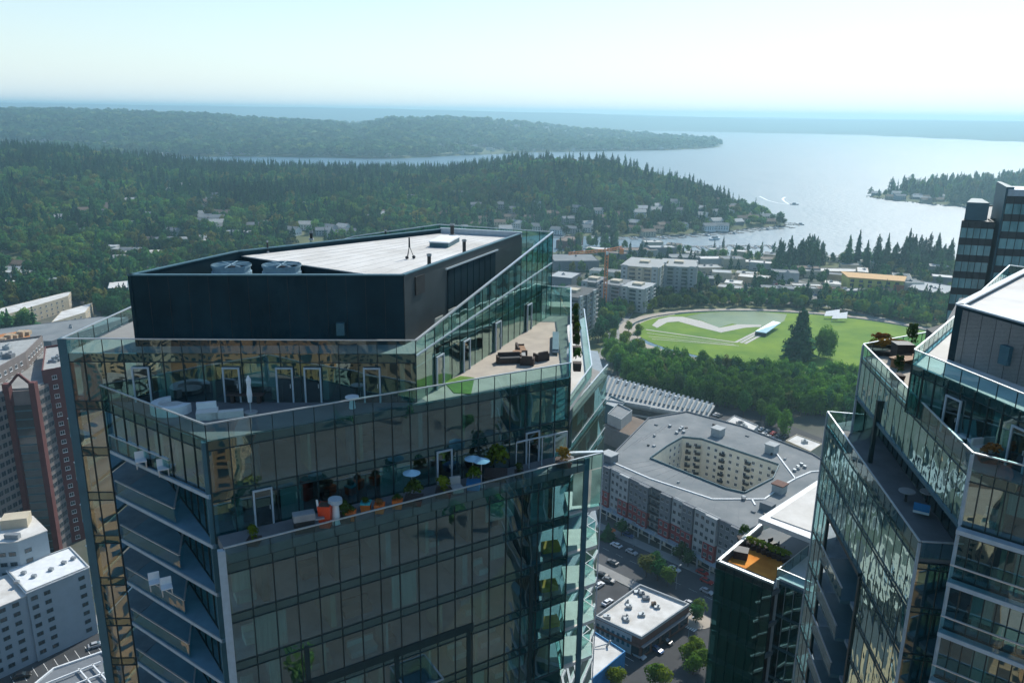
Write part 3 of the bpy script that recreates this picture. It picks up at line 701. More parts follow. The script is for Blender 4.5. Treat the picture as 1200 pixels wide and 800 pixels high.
q0, q1 = offs(lp(F_, G_, .40), lp(F_, G_, .50), .0); r0, r1 = offs(q0, q1, 1.4)
MB().prism([q0, r0, r1, q1], L8+3.0, L8+3.2).build('balcony_slab', M_SLAB, T1); railing(T1, [q0, r0, r1, q1], L8+3.2, 1.0, 2.5, post=False)
# yellow loungers seen through the glass at the right end of tier three
for z in (L5, L6, L7):
    q = lp(F_, G_, .85+.02*random.random()); MB().hexa([(q[0]-.2, q[1]+1.0, z+.01), (q[0]+1.0, q[1]+1.4, z+.01), (q[0]+.8, q[1]+1.9, z+.01), (q[0]-.4, q[1]+1.5, z+.01)],
        [(q[0]-.2, q[1]+1.0, z+.4), (q[0]+1.0, q[1]+1.4, z+.4), (q[0]+.8, q[1]+1.9, z+.7), (q[0]-.4, q[1]+1.5, z+.7)]).build('lounge_seat', M_YEL, T1)
# east side: balconies, white screen, far facade with its own railing
for k, z in enumerate((L4, L5, L6, L7, L8)):
    pl = [(Ga[0]+.1, Ga[1]+.15), (H_[0]-.1, H_[1]+.12), (H_[0]+.0, H_[1]+2.6), (3.95, 53.7)]
    MB().prism(pl, z-.25, z+.006).build('balcony_floor', M_CUSH if k % 2 else M_WHITE, T1)
    zz = [(pl[1][0], pl[1][1]), (pl[1][0]-.7, pl[1][1]+.9), (pl[1][0]+.0, pl[1][1]+1.7), (pl[1][0]-.5, pl[1][1]+2.5)]
    railing(T1, zz, z+.006, 1.0, 3, post=False, rw_=.05)
MB().wall((G_[0]-1.2, G_[1]+.1), (H_[0]-.05, H_[1]+.15), L4+.2, 127.55, .08).build('white_screen', M_SCRIM, T1)
MB().bar((G_[0]-1.7, G_[1]+.25, 127.62), (H_[0], H_[1]+.1, 127.62), .3, .1).build('screen_cap', M_METAL, T1)
MB().bar((H_[0], H_[1], 0), (H_[0], H_[1], 127.6), .07, .09, up=(0, 1, 0)).build('edge_post', M_METALL, T1)
for i, (za, zb) in enumerate(((L3, L4), (L4, L5), (L5, L6), (L6, L7), (L7, L8))):
    (MB().wall(lp(G_, H_, .05), lp(G_, H_, .95), zb+.1, za-.1, .03).build('fin_pane', M_RAILG, T1) if i == 0 else None)
railing(T1, [E0, E1], L3, 1.05, 2.6, post=False); M_GLE = glass('clear screen glass', (0.30, 0.55, 0.55), 0.06, graze=0.22)
facade(T1, E0, E1, L3, L6, 4, M_GLE, mull=False, spand=.12)
for z in (L4, L5): MB().bar((*offs(E0, E1, .05)[0], z+.9), (*offs(E0, E1, .05)[1], z+.9), .05, .06).build('head_rail', M_METALL, T1)
interior(T1, E0, E1, L4, 91, dens=1.2); interior(T1, E0, E1, L5, 92, dens=1.2)
MB().prism([(3.2, 52.5), E0, E1, (5.5, 78)], L3-.05, L3+.005).build('side_terrace', M_PAVE, T1)
st = [(4.25, 55), P2(693, 441, L2), P2(684, 372, L2), (5.4, 78), (5.2, 70)]
MB().prism(st, L2-.35, L2+.005).build('side_terrace', M_WHITE, T1)
railing(T1, [st[0], st[1], st[2]], L2, .95, 1.6, post=False)
flush_rest(T1, M_GLASS)
lo = MB().prism(inset(low_poly, .2), 0, L8-.32); lo.build('lower_storeys', M_SPAN, T1)
bands = MB()
for z in FLZ[9:]:
    for a, b in ((F_, G_), (G_, E0), (p1, (A[0], A[1])), (E0, E1)): a2_, b2_ = offs(a, b, .05); bands.wall(a2_, b2_, z-.25, z+.1, .2)
o = bands.build('slab_edge', M_METALL, T1); o['kind'] = 'stuff'
# mechanical box
bz = 140.2
C0 = P2(149, 322, bz); C1 = P2(473, 322, bz); C2 = P2(612, 273, bz); C3 = P2(517, 268, bz); C4 = P2(277, 294, bz)
C0 = (C0[0], C0[1]); box = [C0, C1, C2, C3, C4]
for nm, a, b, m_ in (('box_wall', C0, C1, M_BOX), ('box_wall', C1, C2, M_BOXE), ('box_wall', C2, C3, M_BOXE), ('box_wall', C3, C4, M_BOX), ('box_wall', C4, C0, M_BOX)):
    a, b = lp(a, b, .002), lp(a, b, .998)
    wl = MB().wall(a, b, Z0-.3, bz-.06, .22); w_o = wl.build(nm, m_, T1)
    MB().bar((*offs(a, b, -.1)[0], bz-.02), (*offs(a, b, -.1)[1], bz-.02), .32, .08).build('coping', M_COLB, T1)
rf = [lp(C4, C1, .0), lp(C4, C1, .97), lp(C1, C2, .02), C2, C3]
MB().prism(inset([C4, C1, C2, C3], .25), bz-.42, bz-.35).build('white_roof', M_WHITE, T1); MB().prism(inset([C4, C1, C2, C3], .3), Z0+.2, bz-.43).build('plant_wall', M_BOX, T1)
MB().prism(inset([C0, C1, C4], .3), Z0+.1, 137.2).build('plant_floor', M_ROOFG, T1)
MB().bar((*offs(C2, C3, -.15)[0], bz-.12), (*offs(C2, C3, -.15)[1], bz-.12), .3, .45).build('roof_upstand', M_METALL, T1)
for i in range(1, 12):
    a, b = lp(lp(C4, C1, i/12), lp(C3, C2, i/12), .02), lp(lp(C4, C1, i/12), lp(C3, C2, i/12), .97); MB().bar((*a, bz-.345), (*b, bz-.345), .07, .02).build('roof_seam', M_SEAM, T1)
# seams on the dark front and louvres on the side
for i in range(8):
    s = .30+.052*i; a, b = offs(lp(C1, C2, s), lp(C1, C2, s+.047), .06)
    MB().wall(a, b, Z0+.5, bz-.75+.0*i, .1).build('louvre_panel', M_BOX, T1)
a, b = offs(lp(C1, C2, .28), lp(C1, C2, .73), .08); MB().bar((*a, bz-.62), (*b, bz-.62), .12, .1).build('louvre_trim', M_METALL, T1)
a, b = offs(lp(C1, C2, .07), lp(C1, C2, .13), .08); MB().wall(a, b, bz-1.6, bz-.4, .12).build('access_hatch', M_DARKM, T1)
for i in range(1, 14):
    a, b = offs(lp(C0, C1, i/14-.0006), lp(C0, C1, i/14+.0006), .012); MB().wall(a, b, Z0, bz-.1, .02).build('cladding_seam', M_DARKM, T1)
q = P(393, 385, 136.2); a, b = offs(lp(C0, C1, .745), lp(C0, C1, .775), .35); MB().wall(a, b, Z0+.7, Z0+1.5, .3).build('wall_vent', M_COLB, T1)

# narrow balconies on the far west side, seen past the corner column
for z in FLZ[2:9]:
    w0, w1 = (p1[0]-.1, p1[1]+1.2), (p5[0]-.1, p5[1]-2); o0, o1 = (w0[0]-1.5, w0[1]+1.0), (w1[0]-1.5, w1[1])
    MB().prism([w0, w1, o1, o0], z-.25, z).build('balcony_slab', M_BLFLOOR, T1); railing(T1, [w0, o0, o1], z, 1.05, 2.4, post=False, mat_=M_GLW, rw_=.07)
# ------------------------------------------------------------------ the right-hand twin tower
T2 = thing('glass_tower', (38, 55, 0), 'glass residential tower at the right edge with stepped pointed terraces and reflecting side wall', 'tower')
Q1 = P2(1072, 410, 136.6); Q2 = P2(1200, 462, 136.6); Q3 = lp(Q1, Q2, 1.75); Q0 = P2(1120, 370, 136.6); QB = P2(1183, 312, 136.6); QC = P2(1215, 316, 136.6)
R1 = P2(1012, 403, 133.7); R2 = P2(1140, 530, 133.7); R3 = P2(1200, 545, 133.7); R3 = lp(R2, R3, 3.6); R4 = P2(1092, 388, 133.7)
S1 = P2(970, 482, 127.6); S2 = P2(1078, 634, 127.6)
bk = [(58, 82), (44, 84)]
topP = [QB, Q0, Q1, Q3, (60, 33), (62, 80)]
midP = [R4, R1, R2, R3, (62, 32), (64, 84), (45, 80)]
ri = 1.9
R1i = (R1[0]+ri, R1[1]-.5); R2i = (R2[0]+ri, R2[1]+1.6)
lowP = [S1, S2, (S2[0]+2.6, S2[1]-.4), (R2[0]+.6, R2[1]+1.2), R2, R3, (62, 32), (64, 84), (45, 82), (31, 63)]
MB().prism(inset(topP, .2), Z0-.35, Z0).build('roof_deck', M_WHITE, T2)
MB().prism(inset(midP, .25), L1-.3, L1).build('terrace_floor', M_TERRD, T2)
MB().prism([(R1[0]+.3, R1[1]-.6), (R1[0]-.2, R1[1]-5), (Q1[0]+1, Q1[1]+.5), (Q0[0], Q0[1]+2), (R4[0]-1, R4[1]-.6)], L1-.02, L1+.012).build('terrace_paving', M_TERR, T2)
MB().prism([R4, R1, (R1[0]+.2, R1[1]-.5), (R2[0]+.25, R2[1]+.2), R3, (62, 32), (64, 84), (45, 80)], L2-.3, L2).build('floor_slab', M_SLAB, T2)
MB().bar((*offs(R1, R2, .02)[0], L2-.05), (*offs(R1, R2, .02)[1], L2-.05), .14, .22).build('slab_edge', M_COLB, T2)
for z in FLZ[3:12]: MB().prism(inset(lowP, .25), z-.3, z).build('floor_slab', M_SLAB if z < L3 else M_TERRD, T2)
facade(T2, Q1, Q3, Z0, L1, 14); facade(T2, Q0, Q1, Z0, L1, 9)
railing(T2, [Q0, Q1, Q3], Z0, .92, 1.25); railing(T2, [QC, QB, Q0], Z0, 1.0, 1.6)
interior(T2, Q1, Q3, L1, 71)
for s in (3.2, 7.9): door(T2, Q1, Q3, s, L1, 1.1)
railing(T2, [R4, R1, R2, R3], L1, 1.05, 1.2)
M_GLT = glass('mirror side glass', (0.16, 0.34, 0.35), 0.48, wob=0.02, wscale=.6, gcol=(.68, .98, .97))
facade(T2, R1, R2, L1, L2, 17, M_GLT, mw=.012, spand=.25); facade(T2, R4, R1, L1, L3, 6, M_GLT)
facade(T2, R1i, R2i, L2-.3, L3, 16, spand=.3); 
facade(T2, R2, R3, L1, FLZ[11], 14)
for k, z in enumerate(FLZ[2:11]):
    interior(T2, R2, R3, z, 80+k, dens=.8)
    a, b = offs(R2, R3, .42); MB().bar((a[0], a[1], z-.1), (b[0], b[1], z-.1), .5, .24).build('slab_edge', M_METALL, T2)
    if k: railing(T2, [offs(R2, R3, .6)[0], offs(R2, R3, .6)[1]], z+.02, 1.0, 2.4, post=False)
MB().prism(inset([(30, 57), (28, 42), (60, 38), (60, 80)], .1), FLZ[12], Z0-.4).build('core_wall', M_INTD, T2)
railing(T2, [S1, S2], L3, 1.05, 1.2); railing(T2, [(R1i[0]-.3, S1[1]-.6), S1], L3, 1.05, 1.2)
railing(T2, [(S2[0]+.1, S2[1]), (S2[0]+2.3, S2[1]-.2)], L3, 1.05, 1.2)
Sm1, Sm2 = lp(S1, S2, .18), lp(S1, S2, .60)
facade(T2, S1, S2, L3, L5, 18, M_GLT, mw=.012, spand=.25)
facade(T2, Sm2, S2, L5-.0, FLZ[13], 7, M_GLT, mw=.012, spand=.25); facade(T2, S1, Sm1, L5, FLZ[13], 3, M_GLT, mw=.012, spand=.25)
MB().bar((*offs(Sm1, Sm2, .06)[0], L5+.05), (*offs(Sm1, Sm2, .06)[1], L5+.05), .2, .28).build('dark_beam', M_FRAME, T2)
MB().wall(*offs(lp(S1, S2, .595), lp(S1, S2, .61), .1), FLZ[14], L5, .2).build('dark_pier', M_FRAME, T2)
MB().wall(*offs(lp(S1, S2, .175), lp(S1, S2, .19), .1), FLZ[14], L5, .2).build('dark_pier', M_FRAME, T2)
a, b = offs(Sm1, Sm2, -1.8); facade(T2, a, b, L5-.3, FLZ[13], 7, spand=.3)
for z in FLZ[6:13]:
    a, b = lp(Sm1, Sm2, .12), lp(Sm1, Sm2, .80); a1, b1 = offs(a, b, .5); a2, b2 = offs(a, b, -1.7)
    MB().prism([a2, b2, b1, a1], z-.24, z+.005).build('balcony_slab', M_COLB, T2); railing(T2, [a1, b1], z, 1.0, 2.2, post=False)
facade(T2, S2, (S2[0]+2.5, S2[1]-.5), L3-.3, FLZ[11], 2, spand=.3)
MB().bar((*S2, 0), (*S2, 127.5), .14, .12, up=(0, 1, 0)).build('edge_post', M_METALL, T2)
MB().bar((*S1, 0), (*S1, 127.5), .14, .12, up=(0, 1, 0)).build('edge_post', M_METALL, T2)
MB().bar((*R2, 0), (*R2, 133.6), .14, .14, up=(0, 1, 0)).build('edge_post', M_METALL, T2)
MB().bar((R1[0]-.0, R1[1], 0), (R1[0], R1[1], 133.6), .14, .14, up=(0, 1, 0)).build('edge_post', M_METALL, T2)
q = lp(R1, R2, .27); MB().bar((q[0]-.1, q[1], L3), (q[0]-.1, q[1], L2+1.6), .25, .25, up=(0, 1, 0)).build('dark_pier', M_FRAME, T2)
flush_rest(T2, M_GLASS)
MB().prism(inset(lowP, .6), 0, FLZ[12]-.32).build('lower_storeys', M_SPAN, T2)
bands = MB()
for z in FLZ[13:]:
    for a, b in ((S1, S2), (R2, R3)): a_, b_ = offs(a, b, .05); bands.wall(a_, b_, z-.3, z+.1, .2)
bands.build('slab_edge', M_METALL, T2)['kind'] = 'stuff'
# its box
bz2 = 139.2
D0 = P2(1121, 356, bz2); D1 = lp(D0, P2(1200, 378, bz2), 1.9); D2 = P2(1200, 316, bz2); D2 = lp(D0, D2, 1.05)
MB().wall(D0, D1, Z0-.3, bz2-.06, .25).build('box_wall', M_BOX, T2); MB().wall(D2, D0, Z0-.3, bz2-.06, .25).build('box_wall', M_BOX, T2)
for a, b in ((D0, D1), (D2, D0)): MB().bar((*offs(a, b, -.15)[0], bz2-.02), (*offs(a, b, -.15)[1], bz2-.02), .45, .1).build('coping', M_METALL, T2)
MB().prism([lp(D0, D2, .06), lp(D0, D1, .06), D1, (D1[0]+20, D1[1]+8), (D2[0]+12, D2[1]+6), D2], Z0, bz2-.25).build('white_roof', M_WHITE, T2)
for i in range(1, 9):
    a, b = offs(lp(D0, D1, i/9-.001), lp(D0, D1, i/9+.001), .012); MB().wall(a, b, Z0, bz2-.1, .02).build('cladding_seam', M_DARKM, T2)
a, b = offs(lp(D0, D1, .42), lp(D0, D1, .49), .3); MB().wall(a, b, Z0+.9, Z0+2.0, .28).build('wall_vent', M_COLB, T2)
# ------------------------------------------------------------------ dark office tower beyond the right edge
T3 = thing('office_tower', (128, 205, 0), 'distant dark banded office tower rising behind the white roof at the right edge', 'tower')
t0 = P2(1119, 242, 131); 
def banded(t, poly, z1, nf, fh, mg, zb=0, hid=M_FRAME, lo=None):
    """office block: dark body, one glass band and one sill band per floor"""
    MB().prism(inset(poly, .4), zb, z1-.3).build('inner_wall', hid, t)
    for i in range(nf):
        zt = z1-i*fh
        if zt < zb+2: break
        q = MB()
        for k in range(len(poly)):
            a, b = poly[k], poly[(k+1) % len(poly)]; q.wall(a, b, zt-fh*.42, zt, .3)
        q.build('sill_band', hid, t)
        g_ = MB()
        for k in range(len(poly)):
            a, b = poly[k], poly[(k+1) % len(poly)]; n = max(1, int(dist(a, b)/1.6)); 
            g_.wall(a, b, zt-fh, zt-fh*.42, .05, 0)
        g_.build('window_band', mg, t)
M_OFF = pm('office glass painted reflections', (0.03, 0.14, 0.16), 0.12, 0.5, 0.22, spec=1.0, col2=(0.22, 0.46, 0.48), streak=(1, 1, .35), detail=6)  # brighter teal streaks stand in for sky reflections, put into the glass colour
M_OFFB = pm('office dark band', (0.02, 0.03, 0.035), 0.5, 0.2, 1)
a0 = (103.5, 187.0)
banded(T3, [(103.0, 187), (109.6, 185.2), (112, 192), (150, 190), (150, 225), (125, 222)], 127.5, 34, 3.9, M_OFF, hid=M_OFFB)
banded(T3, [(110, 183.2), (150, 175), (155, 189), (114.5, 191)], 133.5, 36, 3.9, M_OFF, hid=M_OFFB)
MB().prism([(104.5, 189), (109, 187.6), (113, 198), (111, 199)], 127.45, 131.5).build('penthouse_wall', M_COLB, T3)
MB().prism([(109.8, 183.6), (111.4, 183.3), (118, 200), (117, 200)], 60, 135.5).build('corner_fin', M_COLB, T3)
MB().prism([(110, 183.0), (151, 174.6), (155, 191), (115, 193)], 133.6, 135.0).build('parapet', M_METALL, T3)
mu = MB()
for a, b, n, z1 in (((103.0, 187), (109.6, 185.2), 5, 127.5), ((110, 183.2), (150, 175), 25, 133.5)):
    for i in range(n+1):
        q = lp(a, b, i/n); mu.bar((q[0], q[1]-.05, 20), (q[0], q[1]-.05, z1), .08, .1, up=(0, 1, 0))
mu.build('mullion_frame', M_OFFB, T3)
# ------------------------------------------------------------------ lower glass block with the rust-coloured roof terrace
TM = thing('glass_block', (32, 90, 0), 'lower glass block with a rust coloured roof terrace and a white canopy roof', 'building')
zm = 100.0
m0 = P2(840, 656, zm); m1 = P2(880, 672, zm); m1b = P2(884, 674, zm); m2 = P2(906, 683, zm); m3 = P2(893, 611, zm)
mR = [m0, m2, P2(953, 655, zm), P2(985, 640, zm), P2(985, 575, zm), m3]
MB().prism(inset(mR, .3), zm-1.6, zm-1.1, 0).build('roof_deck', M_ROOFG, TM)
for a, b in ((m0, m2), (m3, m0)):
    MB().wall(a, b, zm-1.1, zm-.22, .25).build('parapet', M_GREYW, TM); MB().wall(*offs(a, b, .02), zm-.218, zm, .34).build('coping', M_METAL, TM)
r_ = [P2(846, 656, zm-1), P2(904, 679, zm-1), P2(915, 659, zm-1), P2(866, 637, zm-1)]
MB().prism([P2(847, 655, zm-1.09), P2(907, 680, zm-1.09), P2(923, 658, zm-1.09), P2(869, 634, zm-1.09)], zm-1.3, zm-1.05).build('rust_terrace', M_RUST, TM)
facade(TM, m0, m2, zm-1.1, 56, 12, M_DARKG, spand=.35) if False else None
hM = 4.1
def tall_face(t, a, b, n, ztop, zbot, fh, mg, cap=999, mm=None):
    L_ = dist(a, b); d = ((b[0]-a[0])/L_, (b[1]-a[1])/L_); ang = math.atan2(d[1], d[0]); w_ = L_/n
    me = MB().box(.02, 0, 0, w_-.02, .04, fh-.7).mesh('glass_pane', mg); z = ztop; mu = MB(); k = 0
    while z-fh > zbot:
        for i in range(n):
            q = lp(a, b, i/n); o = put('glass_pane', me, t, (q[0], q[1], z-fh)); o.rotation_euler = (0, 0, ang)
        MB().wall(a, b, z-.7, z, .1).build('spandrel', M_SPAN, t); z -= fh; k += 1
    for i in range(n+1):
        q = offs(lp(a, b, i/n), lp(a, b, min(1, i/n)+.001), .07)[0]; mu.bar((*q, z), (*q, ztop), .04 if mm is M_SPAN else .06, .05, up=(d[0], d[1], 0))
    mu.build('mullion_frame', mm or M_FRAME, t)
M_TEALG = glass('teal office glass', (0.06, 0.17, 0.18), 0.26, wob=.012, wscale=.2, gcol=(.6, .98, .96))
tall_face(TM, m0, m2, 6, zm-.3, 55, hM, M_TEALG, mm=M_SPAN)
MB().prism(inset([m0, m2, (m2[0]+9, m2[1]+6), P2(985, 575, zm), m3], .8), 0, zm-1.7).build('inner_wall', M_INTD, TM)
for i in range(10): MB().prism(inset([m0, m2, (m2[0]+9, m2[1]+6), P2(985, 575, zm), m3], .2), zm-1.5-i*hM-.3, zm-1.3-i*hM).build('floor_slab', M_SLAB, TM)
# white-framed corner volume
n0 = P2(911, 667, zm+.6); n1 = P2(951, 684, zm+.6); n2 = P2(948, 638, zm+.6)
tall_face(TM, (n0[0], n0[1]-.6), (n1[0], n1[1]-.6), 4, zm-.4, 55, hM, M_TEALG, mm=M_METALL)
MB().prism([n0, n1, (n1[0]+4, n1[1]+6), n2], zm-1.6, zm-.9).build('roof_deck', M_WHITE, TM)
MB().wall((n0[0], n0[1]-.5), (n1[0], n1[1]-.5), zm-.4, zm-.1, .4).build('parapet', M_METALL, TM); railing(TM, [n2, n0], zm-.9, 1.5, 2.2); railing(TM, [n0, n1], zm-.1, .9, 2.2, post=False)
for i in range(11):
    z = zm-.4-i*hM; MB().wall((n0[0]-.1, n0[1]-.75), (n1[0], n1[1]-.75), z-.3, z, .2).build('slab_edge', M_COLB, TM)
MB().bar((n0[0]-.1, n0[1]-.8, 40), (n0[0]-.1, n0[1]-.8, zm-.1), .3, .3, up=(0, 1, 0)).build('white_corner', M_METALL, TM)
# canopy
cz = 103.6
cpoly = [P2(889, 607, cz), P2(953, 632, cz), P2(990, 610, cz), P2(992, 560, cz), P2(957, 563, cz)]
MB().prism(cpoly, cz-.6, cz).build('canopy_roof', M_WHITE2, TM)
MB().prism([P2(903, 606, cz), P2(953, 624, cz), P2(984, 606, cz), P2(986, 567, cz), P2(958, 569, cz)], cz+.002, cz+.12).build('canopy_membrane', M_WHITE, TM)
for px_, py_ in ((953, 628), (940, 590)): v = P(px_, py_, cz); MB().cyl((v.x+.4, v.y+.4), .18, .18, zm-1.1, cz-.6, 8).build('canopy_post', M_METALL, TM)
MB().prism([P2(868, 634, zm-1.05), P2(872, 630, zm-1.05), P2(925, 652, zm-1.05), P2(922, 657, zm-1.05)], zm-1.1, zm-.5).build('planter_box', M_CONC, TM)
# ------------------------------------------------------------------ building kit for the town
def win_mesh(w_, h_, fr=M_WHITE2, sill=True):
    b = MB(); f = 0.09
    b.box(0, -.03, 0, w_, .0, h_, 1)
    for q in ((0, 0, f, h_), (w_-f, 0, w_, h_), (f, 0, w_-f, f), (f, h_-f, w_-f, h_), (w_/2-.03, f, w_/2+.03, h_-f)): b.box(q[0], -.09, q[1], q[2], 0, q[3], 0)
    if sill: b.box(-.08, -.16, -.1, w_+.08, 0, 0, 0)
    return b.mesh('window', [fr, M_PANE])
WM = {}
def windows(t, a, b, z0, nf, fh, nx, w_=1.5, h_=1.4, fr=M_WHITE2, m0_=.06, skip=None, sill=True, off=.0, pair=False):
    key = (w_, h_, fr.name, sill)
    if key not in WM: WM[key] = win_mesh(w_, h_, fr, sill)
    L_ = dist(a, b); ang = math.atan2(b[1]-a[1], b[0]-a[0]); a, b = offs(a, b, off+.005)
    for k in range(nf):
        for i in range(nx):
            if skip and skip(i, k): continue
            u = m0_+(1-2*m0_)*(i+.5)/nx; q = lp(a, b, u-w_/2/L_)
            o = put('window', WM[key], t, (q[0], q[1], z0+k*fh)); o.rotation_euler = (0, 0, ang)
def bandwin(t, a, b, z0, nf, fh, h_=1.5, mg=None, off=.03, name='window_band'):
    for k in range(nf):
        a_, b_ = offs(lp(a, b, .02), lp(a, b, .98), off); MB().wall(a_, b_, z0+k*fh, z0+k*fh+h_, .03).build(name, mg or M_PANE, t)
def ringpoly(poly, z, h, th, t, m_, name='parapet'):
    b = MB()
    for k in range(len(poly)): b.wall(lp(poly[k], poly[(k+1) % len(poly)], .001), lp(poly[k], poly[(k+1) % len(poly)], .999), z, z+h+.002*(k % 2), th)
    return b.build(name, m_, t)
def cen(poly): return (sum(p[0] for p in poly)/len(poly), sum(p[1] for p in poly)/len(poly))
def ccw(poly):
    a = sum(poly[i][0]*poly[(i+1) % len(poly)][1]-poly[(i+1) % len(poly)][0]*poly[i][1] for i in range(len(poly)))
    return poly if a > 0 else poly[::-1]
def block(name, label, cat, poly, h, wm, rm, z=0.0, nf=0, win=(1.5, 1.4), sp=4.0, group=None, par=.8, fr=M_WHITE2, gear=2, cap=None, sides=None, pm_=None, seed=0):
    """flat-roofed building: walls, roof sheet, parapet, windows on each side, roof gear"""
    poly = ccw([tuple(p[:2]) for p in poly]); c = cen(poly); t = thing(name, (c[0], c[1], z), label, cat, group)
    MB().prism(poly, z-1, z+h-.02).build('wall', wm, t)
    MB().prism(inset(poly, .25), z+h-.02, z+h+.03).build('roof', rm, t)
    if par: ringpoly(poly, z+h-.01, par, .3, t, pm_ or wm)
    if nf:
        fh = (h-.6)/nf
        for k in range(len(poly)):
            a, b = poly[k], poly[(k+1) % len(poly)]
            mid = lp(a, b, .5); nrm = (b[1]-a[1], -(b[0]-a[0]))
            if nrm[0]*-mid[0]+nrm[1]*-mid[1] < 0: continue      # side turned away from the view
            if sides is not None and k not in sides: continue
            nx = max(1, int(dist(a, b)/sp)); windows(t, a, b, z+.9, nf, fh, nx, win[0], win[1], fr)
    rnd = random.Random(hash(round(c[0]*3+c[1])) % 9999+seed)
    for i in range(gear):
        q = lp(lp(poly[0], poly[1], rnd.uniform(.25, .75)), lp(poly[2], poly[3 % len(poly)], rnd.uniform(.25, .75)), rnd.uniform(.3, .7))
        s = rnd.uniform(.7, 1.6); g_ = MB(); g_.box(q[0]-s, q[1]-s*.7, z+h, q[0]+s, q[1]+s*.7, z+h+rnd.uniform(.8, 1.6)); g_.cyl(q, s*.45, s*.45, z+h, z+h+1.9, 8)
        g_.build('roof_unit', rnd.choice([M_GREYM, M_GREYW, M_PALEG]), t)
    clear(c[0], c[1], max(dist(c, p) for p in poly)*.8+4)
    return t
def rect(c, L_, W_, ang):
    ca, sa = math.cos(ang), math.sin(ang); return [(c[0]+ca*x-sa*y, c[1]+sa*x+ca*y) for x, y in ((-L_/2, -W_/2), (L_/2, -W_/2), (L_/2, W_/2), (-L_/2, W_/2))]
AU = math.atan2(-.71, .70)              # street grid direction
# ------------------------------------------------------------------ streets around the flats
def strip(pts, wd, z, m_, name, kind='structure', lift=None):
    b = MB(); L_ = len(pts); vs = []
    for i, p in enumerate(pts):
        a = pts[max(0, i-1)]; c = pts[min(L_-1, i+1)]; d = Vector((c[0]-a[0], c[1]-a[1])).normalized(); n = Vector((-d.y, d.x))*wd/2
        vs += [(p[0]+n.x, p[1]+n.y, z), (p[0]-n.x, p[1]-n.y, z)]
    b.v = vs; b.f = [(2*i, 2*i+1, 2*i+3, 2*i+2) for i in range(L_-1)]; b.m = [0]*len(b.f)
    o = b.build(name, m_)
    if kind: o['kind'] = kind
    return o
def curb(pts, wd, z, h, m_, name):
    b = MB()
    for i in range(len(pts)-1):
        a, c = pts[i], pts[i+1]; a_, c_ = offs(a, c, wd/2); b.wall(a_, c_, z, z+h, wd)
    o = b.build(name, m_); o['kind'] = 'structure'; return o
u_ = Vector((.715, -.699)); v_ = Vector((.699, .715))
def G(o, s, t_): return (o[0]+u_.x*s+v_.x*t_, o[1]+u_.y*s+v_.y*t_)
K = (48.0, 246.0)                      # street middle, seen at about px (765, 655)
strip([G(K, -260, 0), G(K, 200, 0)], 19.0, .012, M_ROAD, 'road')
for s in (-1, 1): curb([G(K, -260, s*11.6), G(K, 60, s*11.6)], 4.2, 0, .14, M_PAVE, 'pavement')
mk = MB()
for i in range(60):
    a, b = G(K, -200+i*6, 0), G(K, -197+i*6, 0); a1, b1 = offs(a, b, .08); mk.add([(*a, .020), (*b, .020), (*b1, .020), (*a1, .020)], [(0, 1, 2, 3)])
for i in range(9):
    a, b = G(K, 4+i*2.2, -6.5), G(K, 4+i*2.2, -3.2)
o = mk.build('lane_marking', M_LINE); o['kind'] = 'structure'
# car park between the street and the shops
lot = [G(K, -80, -14), G(K, 95, -14), G(K, 95, -110), G(K, -80, -110)]
struct('car_park', MB().prism(lot, -.2, .010), M_ASPH)
def bays(o, n, ang, dx=2.7, ln=5.0, z=.018):
    b = MB(); ca, sa = math.cos(ang), math.sin(ang)
    for i in range(n+1):
        p = (o[0]+ca*dx*i, o[1]+sa*dx*i); q = (p[0]-sa*ln, p[1]+ca*ln); r0, r1 = offs(p, q, .12); b.add([(*p, z), (*r0, z), (*r1, z), (*q, z)], [(0, 1, 2, 3)])
    x = b.build('parking_bay_line', M_LINE); x['kind'] = 'structure'; return x
bays(P2(770, 752, 0), 5, math.atan2(.715, .699)); bays(P2(722, 790, 0), 5, math.atan2(.715, .699)); bays(P2(788, 726, 0), 4, math.atan2(.715, .699), ln=4)
zb_ = MB()
o_ = P2(800, 733, 0)
for i in range(6):
    a = (o_[0]+.5*i*1.0, o_[1]-.5*i*1.0); zb_.add([(a[0], a[1], .02), (a[0]+.35, a[1]-.35, .02), (a[0]+2.2, a[1]+1.5, .02), (a[0]+1.85, a[1]+1.85, .02)], [(0, 1, 2, 3)])
zb_.build('crosswalk_marking', M_LINE)['kind'] = 'structure'
# ------------------------------------------------------------------ cars
CARC = {n: pm('car paint '+n, c, .3, .04, 1, spec=.7) for n, c in dict(white=(.75, .76, .77), black=(.015, .016, .018), silver=(.42, .44, .46), red=(.42, .02, .02), blue=(.03, .09, .24), grey=(.13, .14, .15)).items()}
M_TYRE = pm('tyre rubber', (.02, .02, .02), .9, .2, 5)
def car_body(sd, m_):
    b = MB(); prof = [(-2.2, .35), (-2.25, .75), (-2.05, .98), (-1.55, 1.05), (.95, 1.0), (1.9, .88), (2.25, .68), (2.25, .35)]
    n = len(prof); vs = [(x, -.88, z) for x, z in prof]+[(x, .88, z) for x, z in prof]
    b.add(vs, [tuple(range(n-1, -1, -1)), tuple(range(n, 2*n))]+[(i, (i+1) % n, n+(i+1) % n, n+i) for i in range(n)])
    b.hexa([(-1.2, -.60, 1.42), (.25, -.60, 1.42), (.25, .60, 1.42), (-1.2, .60, 1.42)], [(-1.15, -.56, 1.48), (.2, -.56, 1.48), (.2, .56, 1.48), (-1.15, .56, 1.48)])
    return b.mesh('body', m_)
CAB = MB().hexa([(-1.75, -.80, 1.0), (1.0, -.80, .98), (1.0, .80, .98), (-1.75, .80, 1.0)], [(-1.22, -.62, 1.42), (.28, -.62, 1.42), (.28, .62, 1.42), (-1.22, .62, 1.42)]).mesh('window_band', M_PANE)
